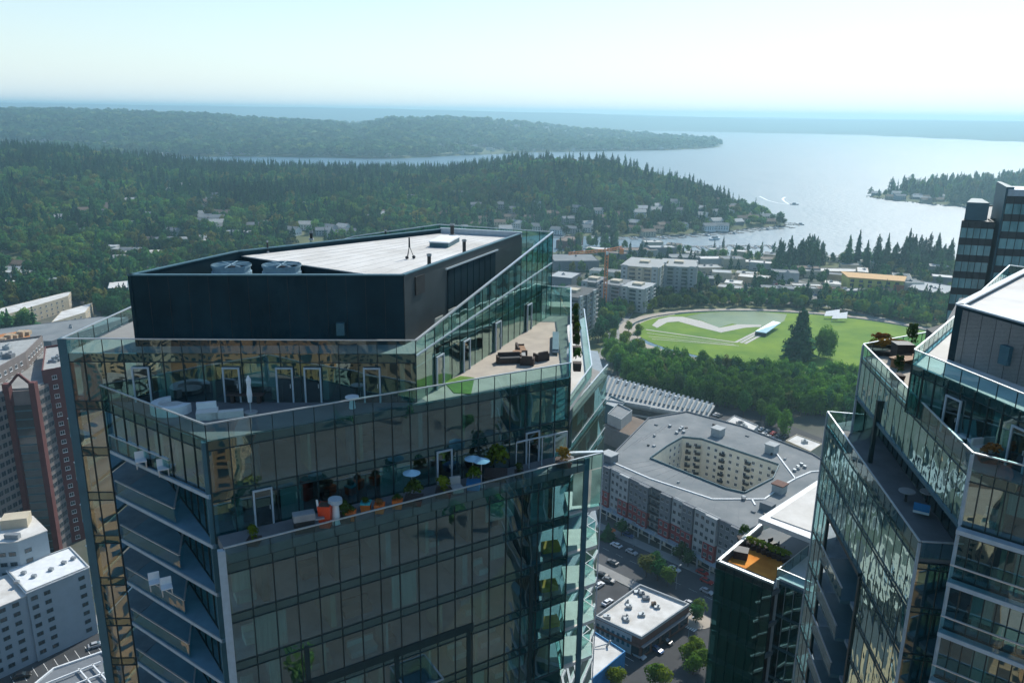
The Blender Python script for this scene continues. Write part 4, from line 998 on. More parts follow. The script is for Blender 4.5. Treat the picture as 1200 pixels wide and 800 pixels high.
WHEEL = MB().tube((0, -.1, 0), (0, .1, 0), .33, 10).mesh('wheel', M_TYRE)
LIGHT = MB().box(-.04, -.17, -.07, .03, .17, .07).mesh('headlight', M_WHITE2)
CARS = {}
def car(colr, x, y, ang, label, group=None, z=0.02):
    if colr not in CARS: CARS[colr] = car_body(0, CARC[colr])
    t = thing('parked_car', (x, y, z), label, 'car', group, ang)
    put('body', CARS[colr], t, local=True); put('window_band', CAB, t, local=True)
    for wx in (-1.4, 1.4):
        for wy in (-.8, .8): put('wheel', WHEEL, t, (wx, wy, .33), local=True)
    for wy in (-.6, .6): put('headlight', LIGHT, t, (2.24, wy, .62), local=True)
    return t
def carp(colr, px, py, ang, label, group=None, z=0.02):
    v = P(px, py, z); return car(colr, v.x, v.y, ang, label, group, z)
AV = math.atan2(.715, .699)
carp('silver', 748, 769, AU+.05, 'silver car parked at the corner of the brick-fronted white-roofed shop', 'cars parked by the shops')
carp('blue', 769, 762, AU, 'dark blue car parked alongside the white-roofed shop, second from the corner', 'cars parked by the shops')
carp('black', 780, 752, AU, 'black car parked alongside the white-roofed shop next to the blue one', 'cars parked by the shops')
carp('silver', 828, 694, AU, 'silver car waiting on the street beside the glass block', 'cars on the street')
carp('red', 823, 672, AU, 'red car on the street directly below the flats, left of the glass block', 'cars on the street')
carp('red', 828, 682, AU, 'second red car on the street, close to the glass block edge', 'cars on the street')
carp('black', 706, 675, AU+.3, 'black car in the car park beside the dark street tree', 'cars in the car park')
carp('grey', 713, 681, AU+.3, 'grey car next to the black one in the car park', 'cars in the car park')
carp('white', 702, 687, AV, 'white car in the car park right beside the glass tower balconies', 'cars in the car park')
carp('white', 712, 707, AV, 'white car behind the white-roofed shop', 'cars in the car park')
carp('silver', 809, 709, AU, 'silver car on the street at the corner planting bed', 'cars on the street')
carp('grey', 812, 652, AU, 'grey car parked below the street front of the flats', 'cars on the street')
for i, (px, py, c_) in enumerate(((722, 640, 'white'), (740, 648, 'silver'), (775, 636, 'black'), (790, 668, 'white'), (718, 660, 'grey'), (736, 628, 'blue'))):
    carp(c_, px, py, AU+(0 if i % 2 else math.pi), c_+' car on the street between the flats and the car park, '+('left part' if px < 745 else 'right part'), 'cars on the street')
# ------------------------------------------------------------------ the courtyard flats
FB = thing('apartment_building', (85, 290, 0), 'six storey courtyard apartment block with flat grey roof and grey and red street front', 'building')
zr = 20.0
fa = (35.5, 287.0); fb = (76.5, 236.5)
outer = [fa, fb, (106, 258), (126, 284), (121, 300), (100.5, 329), (80, 346), (61, 337)]
court = [(55, 293.5), (64, 306), (72, 315.5), (79.5, 313.8), (104, 289), (98, 277), (84, 264.5), (78, 267.8)]
cc = MB().prism(outer, 0, zr-.3, 0, holes=[court]); cc.build('wall', M_CREAM, FB)
MB().prism(outer, zr-.28, zr, 0, holes=[court]).build('roof', M_ROOFG, FB)
MB().prism(court, -.1, 3.5).build('courtyard_floor', M_PAVE, FB)
cb = MB()
for k in range(len(court)):
    a, b = court[k], court[(k+1) % len(court)]; cb.wall(a, b, zr, zr+.7+.002*(k % 2), .3)
cb.build('parapet', M_COLB, FB)
ro = ringpoly(outer, zr, .6, .35, FB, M_GREYW)
LF = dist(fa, fb); nb = 13
cols = [M_GREYW, M_PALEG, M_PALEG, M_RED, M_GREYW, M_GREYW, M_RED, M_PALEG, M_GREYW, M_PALEG, M_PALEG, M_GREYW, M_RED]
for i in range(nb):
    a, b = lp(fa, fb, i/nb+.0015), lp(fa, fb, (i+1)/nb-.0015); dpt = (1.2, .5, 1.4, 1.0, 1.7, .0, 1.2, .4, 1.3, .6, 1.5, .3, 1.1)[i]
    a, b = offs(a, b, dpt)
    up, lo_ = (cols[i], M_RED if i not in (1, 5, 9, 11) else M_PALEG)
    MB().wall(a, b, 10.5, zr+.5, dpt+.8).build('bay_wall', up if up is not M_RED else M_GREYW, FB); MB().wall(a, b, 4.2, 10.48, dpt+.8).build('bay_wall', lo_, FB)
    if i == 5:
        for k in range(5):
            q, r = offs(a, b, 1.1); MB().wall(a if False else offs(a, b, 1.1)[0], offs(a, b, 1.1)[1], 4.4+3.1*k, 4.55+3.1*k, 1.1).build('balcony', M_PALEG, FB)
            rl = MB(); rl.wall(q, r, 4.6+3.1*k, 5.5+3.1*k, .04); rl.build('balcony_rail', M_DARKM, FB)
    windows(FB, a, b, 5.3, 5, 3.1, 2, 1.3, 1.5, M_PALEG, m0_=.02)
# ground floor arcade with the white cornice that runs along the street front
a, b = offs(fa, fb, 2.6); MB().wall(a, b, 3.55, 4.15, 2.6).build('street_cornice', M_METALL, FB)
for i in range(24):
    q = lp(a, b, (i+.2)/24); MB().box(q[0]-.25, q[1]-.25, 0 if i % 2 == 0 else 4.15, q[0]+.25, q[1]+.25, 3.5 if i % 2 == 0 else 5.2).build('pillar', M_PALEG, FB)
for i in range(12):
    a1, b1 = offs(lp(fa, fb, i/12+.01), lp(fa, fb, (i+1)/12-.01), .05); MB().wall(a1, b1, .4, 3.3, .06).build('shop_window', M_PANE, FB)
# courtyard sides that face the view, with windows and small dark balconies
for k, nx in ((2, 2), (3, 9), (4, 3), (1, 3)):
    b, a = court[k], court[(k+1) % len(court)]
    sk = None
    windows(FB, b, a, 5.0, 5, 2.95, nx, 1.3, 1.35, M_WHITE2, off=.0)
    if k == 3 or k == 2:
        for j in range(5):
            for i in (range(2, 9, 3) if k == 3 else range(2)):
                q = lp(b, a, (i+.7)/nx); ang = math.atan2(a[1]-b[1], a[0]-b[0])
                o = MB().box(-1.1, -1.1, 0, 1.1, 0, .15).box(-1.1, -1.1, .15, 1.1, -1.04, 1.1).box(-1.1, -1.04, .15, -1.04, 0, 1.1).box(1.04, -1.04, .15, 1.1, 0, 1.1).build('balcony', M_DARKM, FB, (q[0], q[1], 4.4+2.95*j)); o.rotation_euler = (0, 0, ang)
cr1, cr2 = P2(724, 0, zr) if False else (0, 0), (0, 0)
# pale pipe-like kerbs on the roof
def roofline(t, pl, z, wd=.55, h=.35, m_=M_WHITE2, name='roof_kerb'):
    b = MB()
    for p, q in zip(pl, pl[1:]): b.bar((*p, z+h/2), (*q, z+h/2), wd, h)
    b.build(name, m_, t)
roofline(FB, [P2(x, y, zr) for x, y in ((718, 542), (762, 561), (835, 585), (896, 585), (916, 570))], zr)
roofline(FB, [P2(x, y, zr) for x, y in ((908, 529), (932, 561), (950, 553), (962, 552))], zr); roofline(FB, [P2(881, 585, zr), P2(885, 592, zr)], zr)
roofline(FB, [P2(932, 561, zr), P2(916, 570, zr)], zr)
def roofbox(t, px, py, z, sx, sy, h, m_, cap=None, name='stair_housing', ang=AU):
    c = P(px, py, z); r = rect((c.x, c.y), sx, sy, ang); o = MB().prism(r, z, z+h).build(name, m_, t)
    if cap: MB().prism(rect((c.x, c.y), sx+.6, sy+.6, ang), z+h, z+h+.4).build('housing_roof', cap, o)
roofbox(FB, 714, 540, zr, 5, 4.5, 3, M_GREYW, M_PALEG); roofbox(FB, 841, 510, zr, 4.2, 4.2, 3.2, M_PALEG, M_PALEG); roofbox(FB, 904, 530, zr, 4, 4, 3.4, M_PALEG, M_PALEG)
roofbox(FB, 913, 576, zr, 4, 4, 3, M_PALEG, M_BRICK); roofbox(FB, 899, 597, zr, 4.5, 3, 2.6, M_GREYW)
for i, (px, py) in enumerate(((793, 508), (797, 504), (801, 507), (799, 502), (935, 548), (939, 545), (943, 548), (931, 552), (785, 500))): roofbox(FB, px, py, zr, 1.2, 1.0, 1.0, M_GREYM, name='roof_unit')
rq = random.Random(8)
for i in range(60):
    px, py = rq.uniform(712, 955), rq.uniform(488, 606); c_ = P2(px, py, zr)
    if not inpoly(*c_, [lp(q, (85, 290), .06) for q in outer]) or inpoly(*c_, [lp(q, (80, 290), -.15) for q in court]): continue
    roofbox(FB, px, py, zr, rq.uniform(.6, 1.6), rq.uniform(.5, 1.2), rq.uniform(.4, 1.1), rq.choice([M_GREYM, M_GREYW, M_PALEG, M_DARKM]), name='roof_vent')
for i in range(12):
    q0, q1 = lp(outer[0], outer[1], (i+.5)/12), lp(court[0], court[6], (i+.5)/12); roofline(FB, [lp(q0, q1, .05), lp(q0, q1, .9)], zr-.1, .12, .14, M_GREYW, 'roof_seam')
for i in range(7):
    pl = [P2(730+i*6, 528-i*3, zr), P2(752+i*6, 512-i*3, zr)]; roofline(FB, pl, zr, .18, .08, M_GREYW, 'roof_seam') if i % 2 == 0 else None
clear(88, 295, 62)
# ------------------------------------------------------------------ shops
def poly_px(l, z): return [P2(x, y, z) for x, y in l]
sh = thing('shop', (*cen(poly_px([(698, 721), (750, 684), (808, 707), (752, 746)], 7)), 0), 'single storey shop with white parapet roof, brick corner and silver car at its side', 'shop')
sp1 = ccw(poly_px([(698, 721), (750, 684), (808, 707), (752, 746)], 7.5))
MB().prism(sp1, 0, 6.7).build('wall', M_BRICK, sh); MB().prism(inset(sp1, .3), 6.7, 6.78).build('roof', M_WHITE, sh); ringpoly(sp1, 6.7, .9, .4, sh, M_PALEG)
def side(poly, k): return poly[k], poly[(k+1) % len(poly)]
for k in range(4):
    a, b = side(sp1, k); n = max(2, int(dist(a, b)/4))
    if k in (0, 1, 2, 3):
        for i in range(n):
            a1, b1 = offs(lp(a, b, (i+.12)/n), lp(a, b, (i+.88)/n), .06); MB().wall(a1, b1, 1.0, 3.9, .06).build('shop_window', M_PANE, sh)
        a1, b1 = offs(a, b, .9); MB().wall(a1, b1, 4.2, 4.5, .9).build('awning', M_BRICK if k % 2 else M_GREYW, sh)
ks = [k for k in range(4)]
wl = P2(698, 721, 7.5), P2(752, 746, 7.5); a1, b1 = offs(lp(*wl, .02), lp(*wl, .80), .1); MB().wall(a1, b1, .3, 6.5, .09).build('cladding_panel', M_PALEG, sh)
for i in range(7): a2, b2 = offs(lp(a1, b1, (i+.15)/7), lp(a1, b1, (i+.7)/7), .05); MB().wall(a2, b2, 2.4, 5.4, .04).build('window', M_COLB, sh)
rr = random.Random(5)
for px, py in ((752, 697), (757, 702), (735, 706), (737, 712), (766, 709), (734, 727), (752, 721), (711, 724), (733, 724), (770, 712), (747, 694)):
    c = P(px, py, 6.8); s = rr.uniform(.5, 1.1); g_ = MB(); g_.box(c.x-s, c.y-s*.7, 6.78, c.x+s, c.y+s*.7, 6.78+rr.uniform(.6, 1.2)); g_.cyl((c.x+s*.4, c.y), .3, .3, 6.8, 8.2, 8); g_.build('roof_unit', rr.choice([M_GREYM, M_ROOFB, M_GREYW]), sh)
bs = ccw(poly_px([(690, 799), (733, 763), (697, 740), (660, 770)], 6)); bl = thing('shop', (*cen(bs), 0), 'low blue painted shop with a white roof beside the tower foot', 'shop')
MB().prism(bs, 0, 5.6).build('wall', M_BLUEW, bl); MB().prism(inset(bs, .3), 5.6, 5.68).build('roof', M_WHITE, bl); ringpoly(bs, 5.6, .6, .3, bl, M_BLUEW)
c = P(711, 757, 5.8); MB().tube((c.x, c.y, 5.7), (c.x+1, c.y+.3, 7.6), .3, 8).tube((c.x-3.4, c.y-.8, 6.1), (c.x, c.y, 6.6), .15, 6).build('roof_duct', M_GREYM, bl)
# corner planting bed, lamps, trees by the street
struct('planting_bed', MB().cyl(P2(818, 728, 0), 4.0, 4.0, 0, .16, 16), M_PATH)
for i, (px, py, h, wd) in enumerate(((757, 668, 9, 8), (770, 672, 8.5, 8), (782, 679, 8, 7), (768, 664, 9, 7))):
    x, y = P2(px, py+8, 0); tree('bro', x, y, h, wd, 'round dark street tree between the street and the white-roofed shop', 'trees along the street')
for px, py, k in ((712, 632, 'con'), (728, 628, 'bro'), (806, 664, 'bro'), (796, 656, 'bro'), (818, 724, 'bro'), (815, 730, 'bro')):
    x, y = P2(px, py, 0); tree(k, x, y, 7, 6, 'small street tree beside the apartment street front' if py < 700 else 'small tree in the round corner planting bed', 'trees along the street' if py < 700 else 'trees in the corner bed')
for i, (px, py) in enumerate(((805, 778), (815, 770), (820, 785), (812, 790), (775, 805), (765, 803), (722, 806))):
    x, y = P2(px, py, 0); tree('yel', x, y, 7.5, 7, 'bright green tree at the lower edge beside the parking bays', 'bright trees by the car park')
    clear(x, y, 5)
b_ = P(717, 627, 0); um = thing('parasol', (b_.x, b_.y, 0), 'small bright orange-red parasol on the pavement at the street corner', 'parasol')
MB().cyl((0, 0), 1.5, .1, 2.2, 2.9, 8).build('canopy', M_ORANGE, um, None).parent = um
for o in um.children: o.matrix_parent_inverse = Matrix()
put('pole', MB().cyl((0, 0), .05, .05, 0, 2.9, 6).mesh('pole', M_METAL), um, local=True)
LAMP = [MB().cyl((0, 0), .09, .06, 0, 8, 6).tube((0, 0, 8), (1.6, 0, 8.3), .05, 5).mesh('pole', M_GREYM), MB().box(1.3, -.16, 8.2, 2.1, .16, 8.34).mesh('lamp_head', M_PALEG)]
def lamp(px, py, ang, label):
    x, y = P2(px, py, 0); t = thing('street_lamp', (x, y, 0.02), label, 'street lamp', 'street lamps', ang); put('pole', LAMP[0], t, local=True); put('lamp_head', LAMP[1], t, local=True)
for a_ in ((742, 640, 'left'), (792, 690, 'middle'), (806, 754, 'nearest')): lamp(a_[0], a_[1], AV, 'grey street lamp on a thin pole, the %s of the three around the shop' % a_[2])
# ------------------------------------------------------------------ between the flats and the park
pd_ = poly_px([(700, 468), (712, 440), (838, 474), (828, 490)], 9)
dk = thing('parking_deck', (*cen(pd_), 0), 'long low parking deck with white cars on its sunlit roof behind the park trees', 'parking deck')
MB().prism(ccw(pd_), 7.6, 8.6).build('deck_roof', M_CONC, dk); MB().prism(inset(ccw(pd_), 2.5), 0, 7.6).build('inner_wall', M_INTD, dk)
e0, e1 = pd_[0], pd_[3]
for k in range(4): p, q = lp(e0, e1, k/4+.002), lp(e0, e1, (k+1)/4-.002); MB().wall(p, q, 7.7, 9.8+.4*(k % 2), .5).build('deck_parapet', M_PALEG, dk)
MB().wall(*offs(e0, e1, .02), 3.6, 4.6, .4).build('deck_parapet', M_PALEG, dk)
M_SHADE = pm('solar panel grey', (.13, .17, .20), .9, .15, .5)
for k in range(24):
    p = lp(pd_[0], pd_[3], (k+.5)/24); q = lp(pd_[1], pd_[2], (k+.5)/24); a, b = lp(p, q, .25), lp(p, q, .95)
    MB().bar((*a, 10.0), (*b, 10.1), 1.3, .12).build('shade_panel', M_SHADE, dk)
    ps = MB(); ps.bar((*lp(a, b, .1), 8.6), (*lp(a, b, .1), 9.95), .15, .15); ps.bar((*lp(a, b, .9), 8.6), (*lp(a, b, .9), 10.0), .15, .15); ps.build('panel_post', M_GREYM, dk)
clear(*cen(pd_), 30)
br = block('brown_roof_building', 'low building with a plain brown pitched roof left of the courtyard flats', 'building', poly_px([(706, 497), (735, 484), (775, 498), (746, 512)], 9), 8.5, M_GREYW, M_ROOFB, par=0, gear=0)
block('grey_block', 'small plain grey building touching the glass screen edge, above the brown roof', 'building', poly_px([(712, 486), (724, 474), (741, 482), (728, 493)], 13), 13, M_PALEG, M_ROOFG, gear=0, nf=0)
block('blue_roof_block', 'tiny blue-grey roofed building beside the glass tower edge above the parking bays', 'building', poly_px([(708, 474), (716, 465), (734, 473), (724, 480)], 9), 9, M_COLB, M_PALEG, gear=0)
block('shop', 'small white-roofed shop behind the courtyard flats with roof fans', 'shop', poly_px([(848, 494), (861, 485), (889, 497), (877, 509)], 7), 6, M_PALEG, M_WHITE, gear=3, par=.5)
block('shop', 'small white-roofed shop right of the courtyard flats, close to the pointed glass wall', 'shop', poly_px([(921, 514), (934, 507), (964, 518), (950, 527)], 7), 6, M_BEIGE, M_WHITE, gear=1, par=.4)
nm = ['white', 'silver', 'red', 'grey', 'black', 'white', 'silver', 'blue']
k = 0
for (x0, y0, x1, y1, n, ang) in ((890, 503, 925, 515, 5, AV), (893, 509, 915, 520, 4, AV), (740, 474, 800, 492, 9, AV), (745, 482, 780, 497, 6, AV), (838, 486, 846, 489, 2, AV), (722, 447, 800, 469, 8, AV)):
    for i in range(n):
        x, y = lerp(x0, x1, (i+.3)/n), lerp(y0, y1, (i+.3)/n); z = 8.65 if y0 < 450 else .02
        if y0 < 450: c_ = 'white'; lb = 'white car parked under the shade panels on the parking deck roof'; g_ = 'cars on the parking deck'
        elif x0 > 880: c_ = nm[k % 8]; lb = c_+' car in the row behind the small white-roofed shop'; g_ = 'cars behind the shop'
        else: c_ = nm[(k*3) % 8]; lb = c_+' car on the lot between the parking deck and the flats'; g_ = 'cars on the lot by the deck'
        k += 1; carp(c_, x, y, ang, lb, g_, z)
struct('car_park', MB().prism([P2(*q, 0) for q in ((700, 480), (715, 437), (870, 476), (980, 520), (975, 545), (870, 505), (800, 515))], -.2, .006), M_ASPH)
# ------------------------------------------------------------------ the oval park
PC = (190.0, 556.0)
def ell(cx, cy_, rx, ry, n=64, a0=0, a1=2*math.pi, rot=0):
    r = []
    for i in range(n+(0 if abs(a1-a0-2*math.pi) < 1e-6 else 1)):
        a = a0+(a1-a0)*i/n; x, y = rx*math.cos(a), ry*math.sin(a); r.append((cx+x*math.cos(rot)-y*math.sin(rot), cy_+x*math.sin(rot)+y*math.cos(rot)))
    return r
struct('park_ground', MB().prism(ell(200, 548, 160, 118, rot=-.12), -.3, .006), M_FFLOOR)
struct('promenade', MB().prism(ell(200, 551, 124, 86, rot=-.12), -.3, .03), M_PATH)
struct('canal', MB().prism(ell(200, 551, 117, 80, rot=-.12), -.3, .05), pm('canal water', (.05, .09, .10), .12, .2, .1, spec=.8))
struct('lawn', MB().prism(ell(200, 551, 112, 75.5, rot=-.12), -.3, .16), M_LAWN)
pond = poly_px([(803, 371), (822, 367), (850, 365), (885, 365), (922, 368), (919, 376), (910, 380), (893, 384), (868, 381), (858, 379), (842, 384), (824, 376)], 0.2)
struct('pond', MB().prism(ccw(pond), 0, .22), pm('pond water', (.07, .14, .05), .4, .3, .05, spec=.35, bump=.01, col2=(.13, .20, .07)))  # green of the mirrored trees is put into the water colour
wp = poly_px([(764, 381), (772, 374), (785, 371), (800, 371), (822, 376), (843, 384), (864, 380), (892, 380.5), (892, 382.5), (872, 384), (845, 389.5), (818, 383), (795, 376.5), (782, 377.5), (770, 384)], .25)
struct('gravel_path', MB().prism(ccw(wp), 0, .27), M_GRAVEL)
def pstrip(pts, wd, z, m_, name): return strip([P2(x, y, z) for x, y in pts], wd, z, m_, name)
for i, (a, b) in enumerate((((757, 386), (862, 401)), ((758, 390), (860, 403)), ((760, 394), (862, 404.5)), ((764, 397), (866, 405)))): pstrip([a, b], .8 if i else 1.8, .26+.004*i, M_GRAVEL, 'stone_path')
for i, (a, b) in enumerate((((862, 401), (892, 386)), ((868, 401.5), (895, 387)), ((873, 402.5), (900, 388)))): pstrip([a, b], 2.2, .3+.004*i, M_GRAVEL, 'stone_path')
pl_ = poly_px([(732, 392), (745, 379), (765, 372), (790, 368), (800, 372), (770, 380), (757, 392), (746, 398)], .1)
struct('plaza', MB().prism(ccw(pl_), 0, .12), M_PATH)
sl_ = thing('waterfall_roof', (*P2(888, 388, 0), 0), 'pale blue sloping slab over the pond wall at the tip of the white path', 'pavilion')
a, b, c, d = P(885, 388, 3), P(898, 390, 3), P(915, 378, 4), P(906, 376, 5)
MB().hexa([(v.x, v.y, v.z-.4) for v in (a, b, c, d)], [(v.x, v.y, v.z) for v in (a, b, c, d)]).build('slab', pm('pale blue sheet', (.25, .48, .58), .4, .1, .4), sl_)
MB().wall((a.x, a.y), (b.x, b.y), 0, 2.5, .5).build('wall', M_INTD, sl_)
for i, (px, py) in enumerate(((974, 368), (983, 371))):
    v = P(px, py, 3.5); t = thing('shade_sail', (v.x, v.y, 0), 'white tilted shade sail at the far lawn edge, %s of two' % ('left' if i == 0 else 'right, larger'), 'shade sail', 'shade sails')
    MB().add([(-6, -2, 2.5), (5, -3, 3), (8, 4, 6.5), (-3, 3, 5)], [(0, 1, 2, 3)]).add([(-6, -2, 2.45), (5, -3, 2.95), (8, 4, 6.45), (-3, 3, 4.95)], [(3, 2, 1, 0)]); 
    put('sail', MB().hexa([(-6, -2, 2.4), (5, -3, 2.9), (8, 4, 6.4), (-3, 3, 4.9)], [(-6, -2, 2.5), (5, -3, 3), (8, 4, 6.5), (-3, 3, 5)]).mesh('sail', M_WHITE2), t, local=True)
    put('mast', MB().cyl((8, 4), .15, .12, 0, 6.8, 6).cyl((-6, -2), .12, .12, 0, 3, 6).mesh('mast', M_METAL), t, local=True)
x, y = P2(935, 421, 0); tree('con', x, y, 35, 23, 'tallest dark conifer standing alone on the lawn, left of the round crown', None, name='conifer_tree').children[1].data = BIGCON
x2, y2 = P2(938, 423, 0); 
x, y = P2(967, 419, 0); tree('prk', x, y, 20, 18, 'big round dark tree on the lawn close behind the tall conifer', None).children[1].data = BIGRND
x, y = P2(943, 419, 0); tree('prk', x, y, 17, 19, 'lower bushy crown wrapped round the foot of the tall lawn conifer', None)
# rows of trees round the lawn
rr = random.Random(12)
for row in range(5):
    n = 38; 
    for i in range(n):
        px = lerp(712+row*7, 1010-row*2, i/(n-1))+rr.uniform(-2, 2); 
        base = float(np.interp(px, [700, 760, 850, 930, 1010], [424, 434, 448, 456, 458]))+row*8.5-8
        x, y = P2(px, base+4, 0); h = rr.uniform(12, 16.5)
        tree('prk' if rr.random() < .8 else 'bro', x+rr.uniform(-1, 1), y+rr.uniform(-1, 1), h, rr.uniform(8, 11), 'dark tree in the %s row below the lawn, %s' % (('back', 'second', 'third', 'fourth', 'front')[row], ('left end', 'above the parking deck', 'middle', 'right end')[min(3, i*4//n)]), 'trees in the rows on the near side of the lawn')
for i in range(26):
    px = rr.uniform(862, 1000); py = rr.uniform(458, 512)
    if py > 470+ (px-862)*.38+16: continue
    x, y = P2(px, py+6, 0); tree('prk' if rr.random() < .6 else 'bro', x, y, rr.uniform(11, 15), rr.uniform(8, 10), 'dark tree in the thick grove between the small shops and the lawn', 'trees of the grove behind the shops')
for i in range(120):
    ro_ = i % 2*9; a = math.radians(lerp(2, 172, i/119)); x, y = 200+(130+ro_)*math.cos(a)+11*math.sin(a), 551+(92+ro_)*math.sin(a)-15*math.cos(a)
    tree('bro' if rr.random() < .62 else 'yel', x+rr.uniform(-3, 3), y+rr.uniform(0, 3), rr.uniform(7, 12), rr.uniform(8, 11), 'small tree behind the far promenade, ' + ('right end of the curve', 'behind the shade sails', 'behind the pond', 'left end of the curve')[i*4//120], 'trees along the far promenade')
for i in range(20):
    px = rr.uniform(706, 752); py = rr.uniform(388, 432); x, y = P2(px, py, 0)
    if dist((x, y), PC) < 95: continue
    tree('yel' if rr.random() < .6 else 'bro', x, y, rr.uniform(7, 11), rr.uniform(7, 9), 'yellow green tree left of the lawn by the tan walk', 'yellow green trees left of the lawn')
for px, py in ((706, 396), (716, 394), (701, 402)):
    x, y = P2(px, py, 0); tree('bro', x, y, 16, 15, 'large dark round tree beside the sloping street left of the park', 'large round trees left of the park')
# ------------------------------------------------------------------ flats and low buildings behind the park
def condo(name, label, px0, px1, pyb, h, depth, ang, wm, rm, nf, group='pale flats behind the park', gab=True):
    a = P2(px0, pyb, 0); b = P2(px1, pyb, 0); c = ((a[0]+b[0])/2, (a[1]+b[1])/2+depth/2); W_ = dist(a, b)
    r = rect(c, W_, depth, ang); t = thing(name, (*c, 0), label, 'apartment building', group)
    MB().prism(r, 0, h-1).build('wall', wm, t)
    MB().prism([lp(p, cen(r), -.04) for p in r], h-1, h-.6).build('roof', rm, t)
    fh = (h-2)/nf
    for k in (0, 1, 3):
        a, b = r[k], r[(k+1) % 4]; n = max(2, int(dist(a, b)/5.5))
        if (b[1]-a[1])*-a[0]-(b[0]-a[0])*-a[1] < 0: continue
        for i in range(n):
            if i % 2 == 0:
                p, q = offs(lp(a, b, (i+.1)/n), lp(a, b, (i+.9)/n), 1.1); MB().wall(p, q, .5, h-.7+(.8 if i % 4 == 0 else 0), 1.2).build('bay_wall', wm if i % 4 else M_PALEG, t)
                windows(t, p, q, 1.6, nf, fh, 1, 2.0, 1.6, M_PALEG, sill=False)
            else:
                p, q = offs(lp(a, b, (i+.1)/n), lp(a, b, (i+.9)/n), .05); 
                for f_ in range(nf): MB().wall(p, q, 1.0+f_*fh, 1.0+f_*fh+1.7, .1).build('window_band', M_PANE, t); MB().wall(*offs(p, q, .9), .6+f_*fh, .8+f_*fh, 1.0).build('balcony', M_PALEG, t)
    if gab:
        for i in range(max(1, int(W_/16))):
            q = lp(lp(r[0], r[1], (i+.5)/max(1, int(W_/16))), lp(r[3], r[2], (i+.5)/max(1, int(W_/16))), .5)
            rc = rect(q, 8, 8, ang); MB().prism(rc, h-.6, h+1.2).build('roof_block', M_BEIGE, t)
    clear(*c, max(W_, depth)*.6); return t
condo('apartment_building', 'long pale seven storey flats with a stepped cream roofline behind the park trees', 736, 780, 352, 29, 42, -.35, M_BEIGE, M_CONC, 8)
condo('apartment_building', 'pale green-grey flats, right end of the cream row behind the park', 778, 818, 348, 27, 36, -.25, M_PALEG, M_CONC, 8)
condo('apartment_building', 'blue-grey flats in front of the cream row, right beside the round trees', 735, 764, 366, 20, 26, -.5, M_PALEG, M_PALEG, 6)
condo('apartment_building', 'blue-grey flats in front of the cream row, nearest the crane', 712, 735, 362, 20, 26, -.5, M_PALEG, M_ROOFG, 6)
condo('apartment_building', 'teal-grey flats with a dark open roof, just right of the glass tower', 653, 692, 398, 31, 34, -.5, M_GREYW, M_INTD, 9)
condo('apartment_building', 'grey building partly hidden behind the crane mast', 688, 706, 360, 21, 26, -.45, M_GREYW, M_ROOFG, 6)
rr = random.Random(21)
def lowb(px, py, L_, W_, h, wm, rm, label, ang=None, name='low_building', nf=1, group='low roofs near the bay'):
    c = P2(px, py, h); return block(name, label, 'building', rect(c, L_, W_, ang if ang is not None else rr.choice([.1, -.2, AU+.4])), h, wm, rm, nf=nf, gear=rr.choice([0, 1, 2]), par=.5, group=group, sp=7, win=(3.5, 1.3))
lowb(672, 302, 45, 40, 9, M_GREYW, M_ROOFG, 'wide flat grey roof beside the tower, below the dark trees')
lowb(662, 322, 22, 28, 9, M_GREYW, M_PALEG, 'white striped roof close to the tower edge')
lowb(668, 280, 20, 40, 8, M_BRICK, M_ROOFB, 'long brown roofed shed running down to the bay')
for i, (px, py, L_, W_, rm) in enumerate(((748, 292, 40, 20, M_ROOFB), (775, 289, 30, 18, M_CONC), (800, 300, 30, 24, M_ROOFG), (818, 296, 26, 14, M_CONC), (835, 302, 34, 16, M_WHITE), (858, 302, 22, 18, M_ROOFG), (880, 306, 30, 16, M_WHITE), (903, 308, 40, 14, M_WHITE), (842, 292, 18, 14, M_CONC), (700, 291, 24, 14, M_WHITE), (722, 296, 24, 14, M_ROOFB), (866, 294, 16, 12, M_WHITE),
    (765, 283, 22, 14, M_WHITE), (790, 286, 16, 12, M_ROOFB), (920, 318, 24, 16, M_ROOFG), (830, 312, 24, 18, M_CONC), (846, 318, 18, 16, M_PALEG))):
    lowb(px, py, L_, W_, 6+i % 3*1.5, rr.choice([M_BEIGE, M_PALEG, M_GREYW]), rm, ['brown', 'pale', 'grey', 'pale', 'white', 'grey', 'white', 'long white', 'small pale', 'white', 'brown', 'small white', 'white', 'small brown', 'grey', 'pale', 'pale'][i]+' roof between park and bay, '+['behind the cream flats', 'right behind the cream flats', 'beside the last flats', 'left of the pointed conifers', 'near the moored boats', 'among the conifers', 'under the conifers', 'left of the tallest conifers', 'at the water edge', 'left of the crane arm', 'under the crane arm', 'close to the water', 'at the bay above the flats', 'at the bay right of the flats', 'behind the car rows', 'above the round trees', 'above the dark round trees'][i])
NB = 0
for i in range(400):
    if NB > 34: break
    px, py = rr.uniform(700, 1110), rr.uniform(287, 342); c = P2(px, py, 5)
    if any(dist(c, (q[0], q[1])) < q[2]+13 for q in CLEAR) or ((c[0]-200)/150)**2+((c[1]-551)/112)**2 < 1 or not inpoly(c[0], c[1]-8, LAND): continue
    k_ = rr.randrange(4); NB += 1
    block('low_building', ('white', 'grey', 'brown', 'pale')[k_]+' roofed low building among the trees between park and bay, '+('left' if px < 830 else 'middle' if px < 960 else 'right'), 'building', rect(c, rr.uniform(14, 30), rr.uniform(10, 18), rr.choice([.1, -.2, AU+.4, 1.2])), rr.uniform(4, 9), rr.choice([M_BEIGE, M_CREAM, M_GREYW, M_TAN]), (M_WHITE, M_ROOFG, M_ROOFB, M_CONC)[k_], nf=1, gear=rr.choice([0, 1, 2]), par=.4, group='small roofs between the park and the bay', sp=6, win=(3, 1.3))
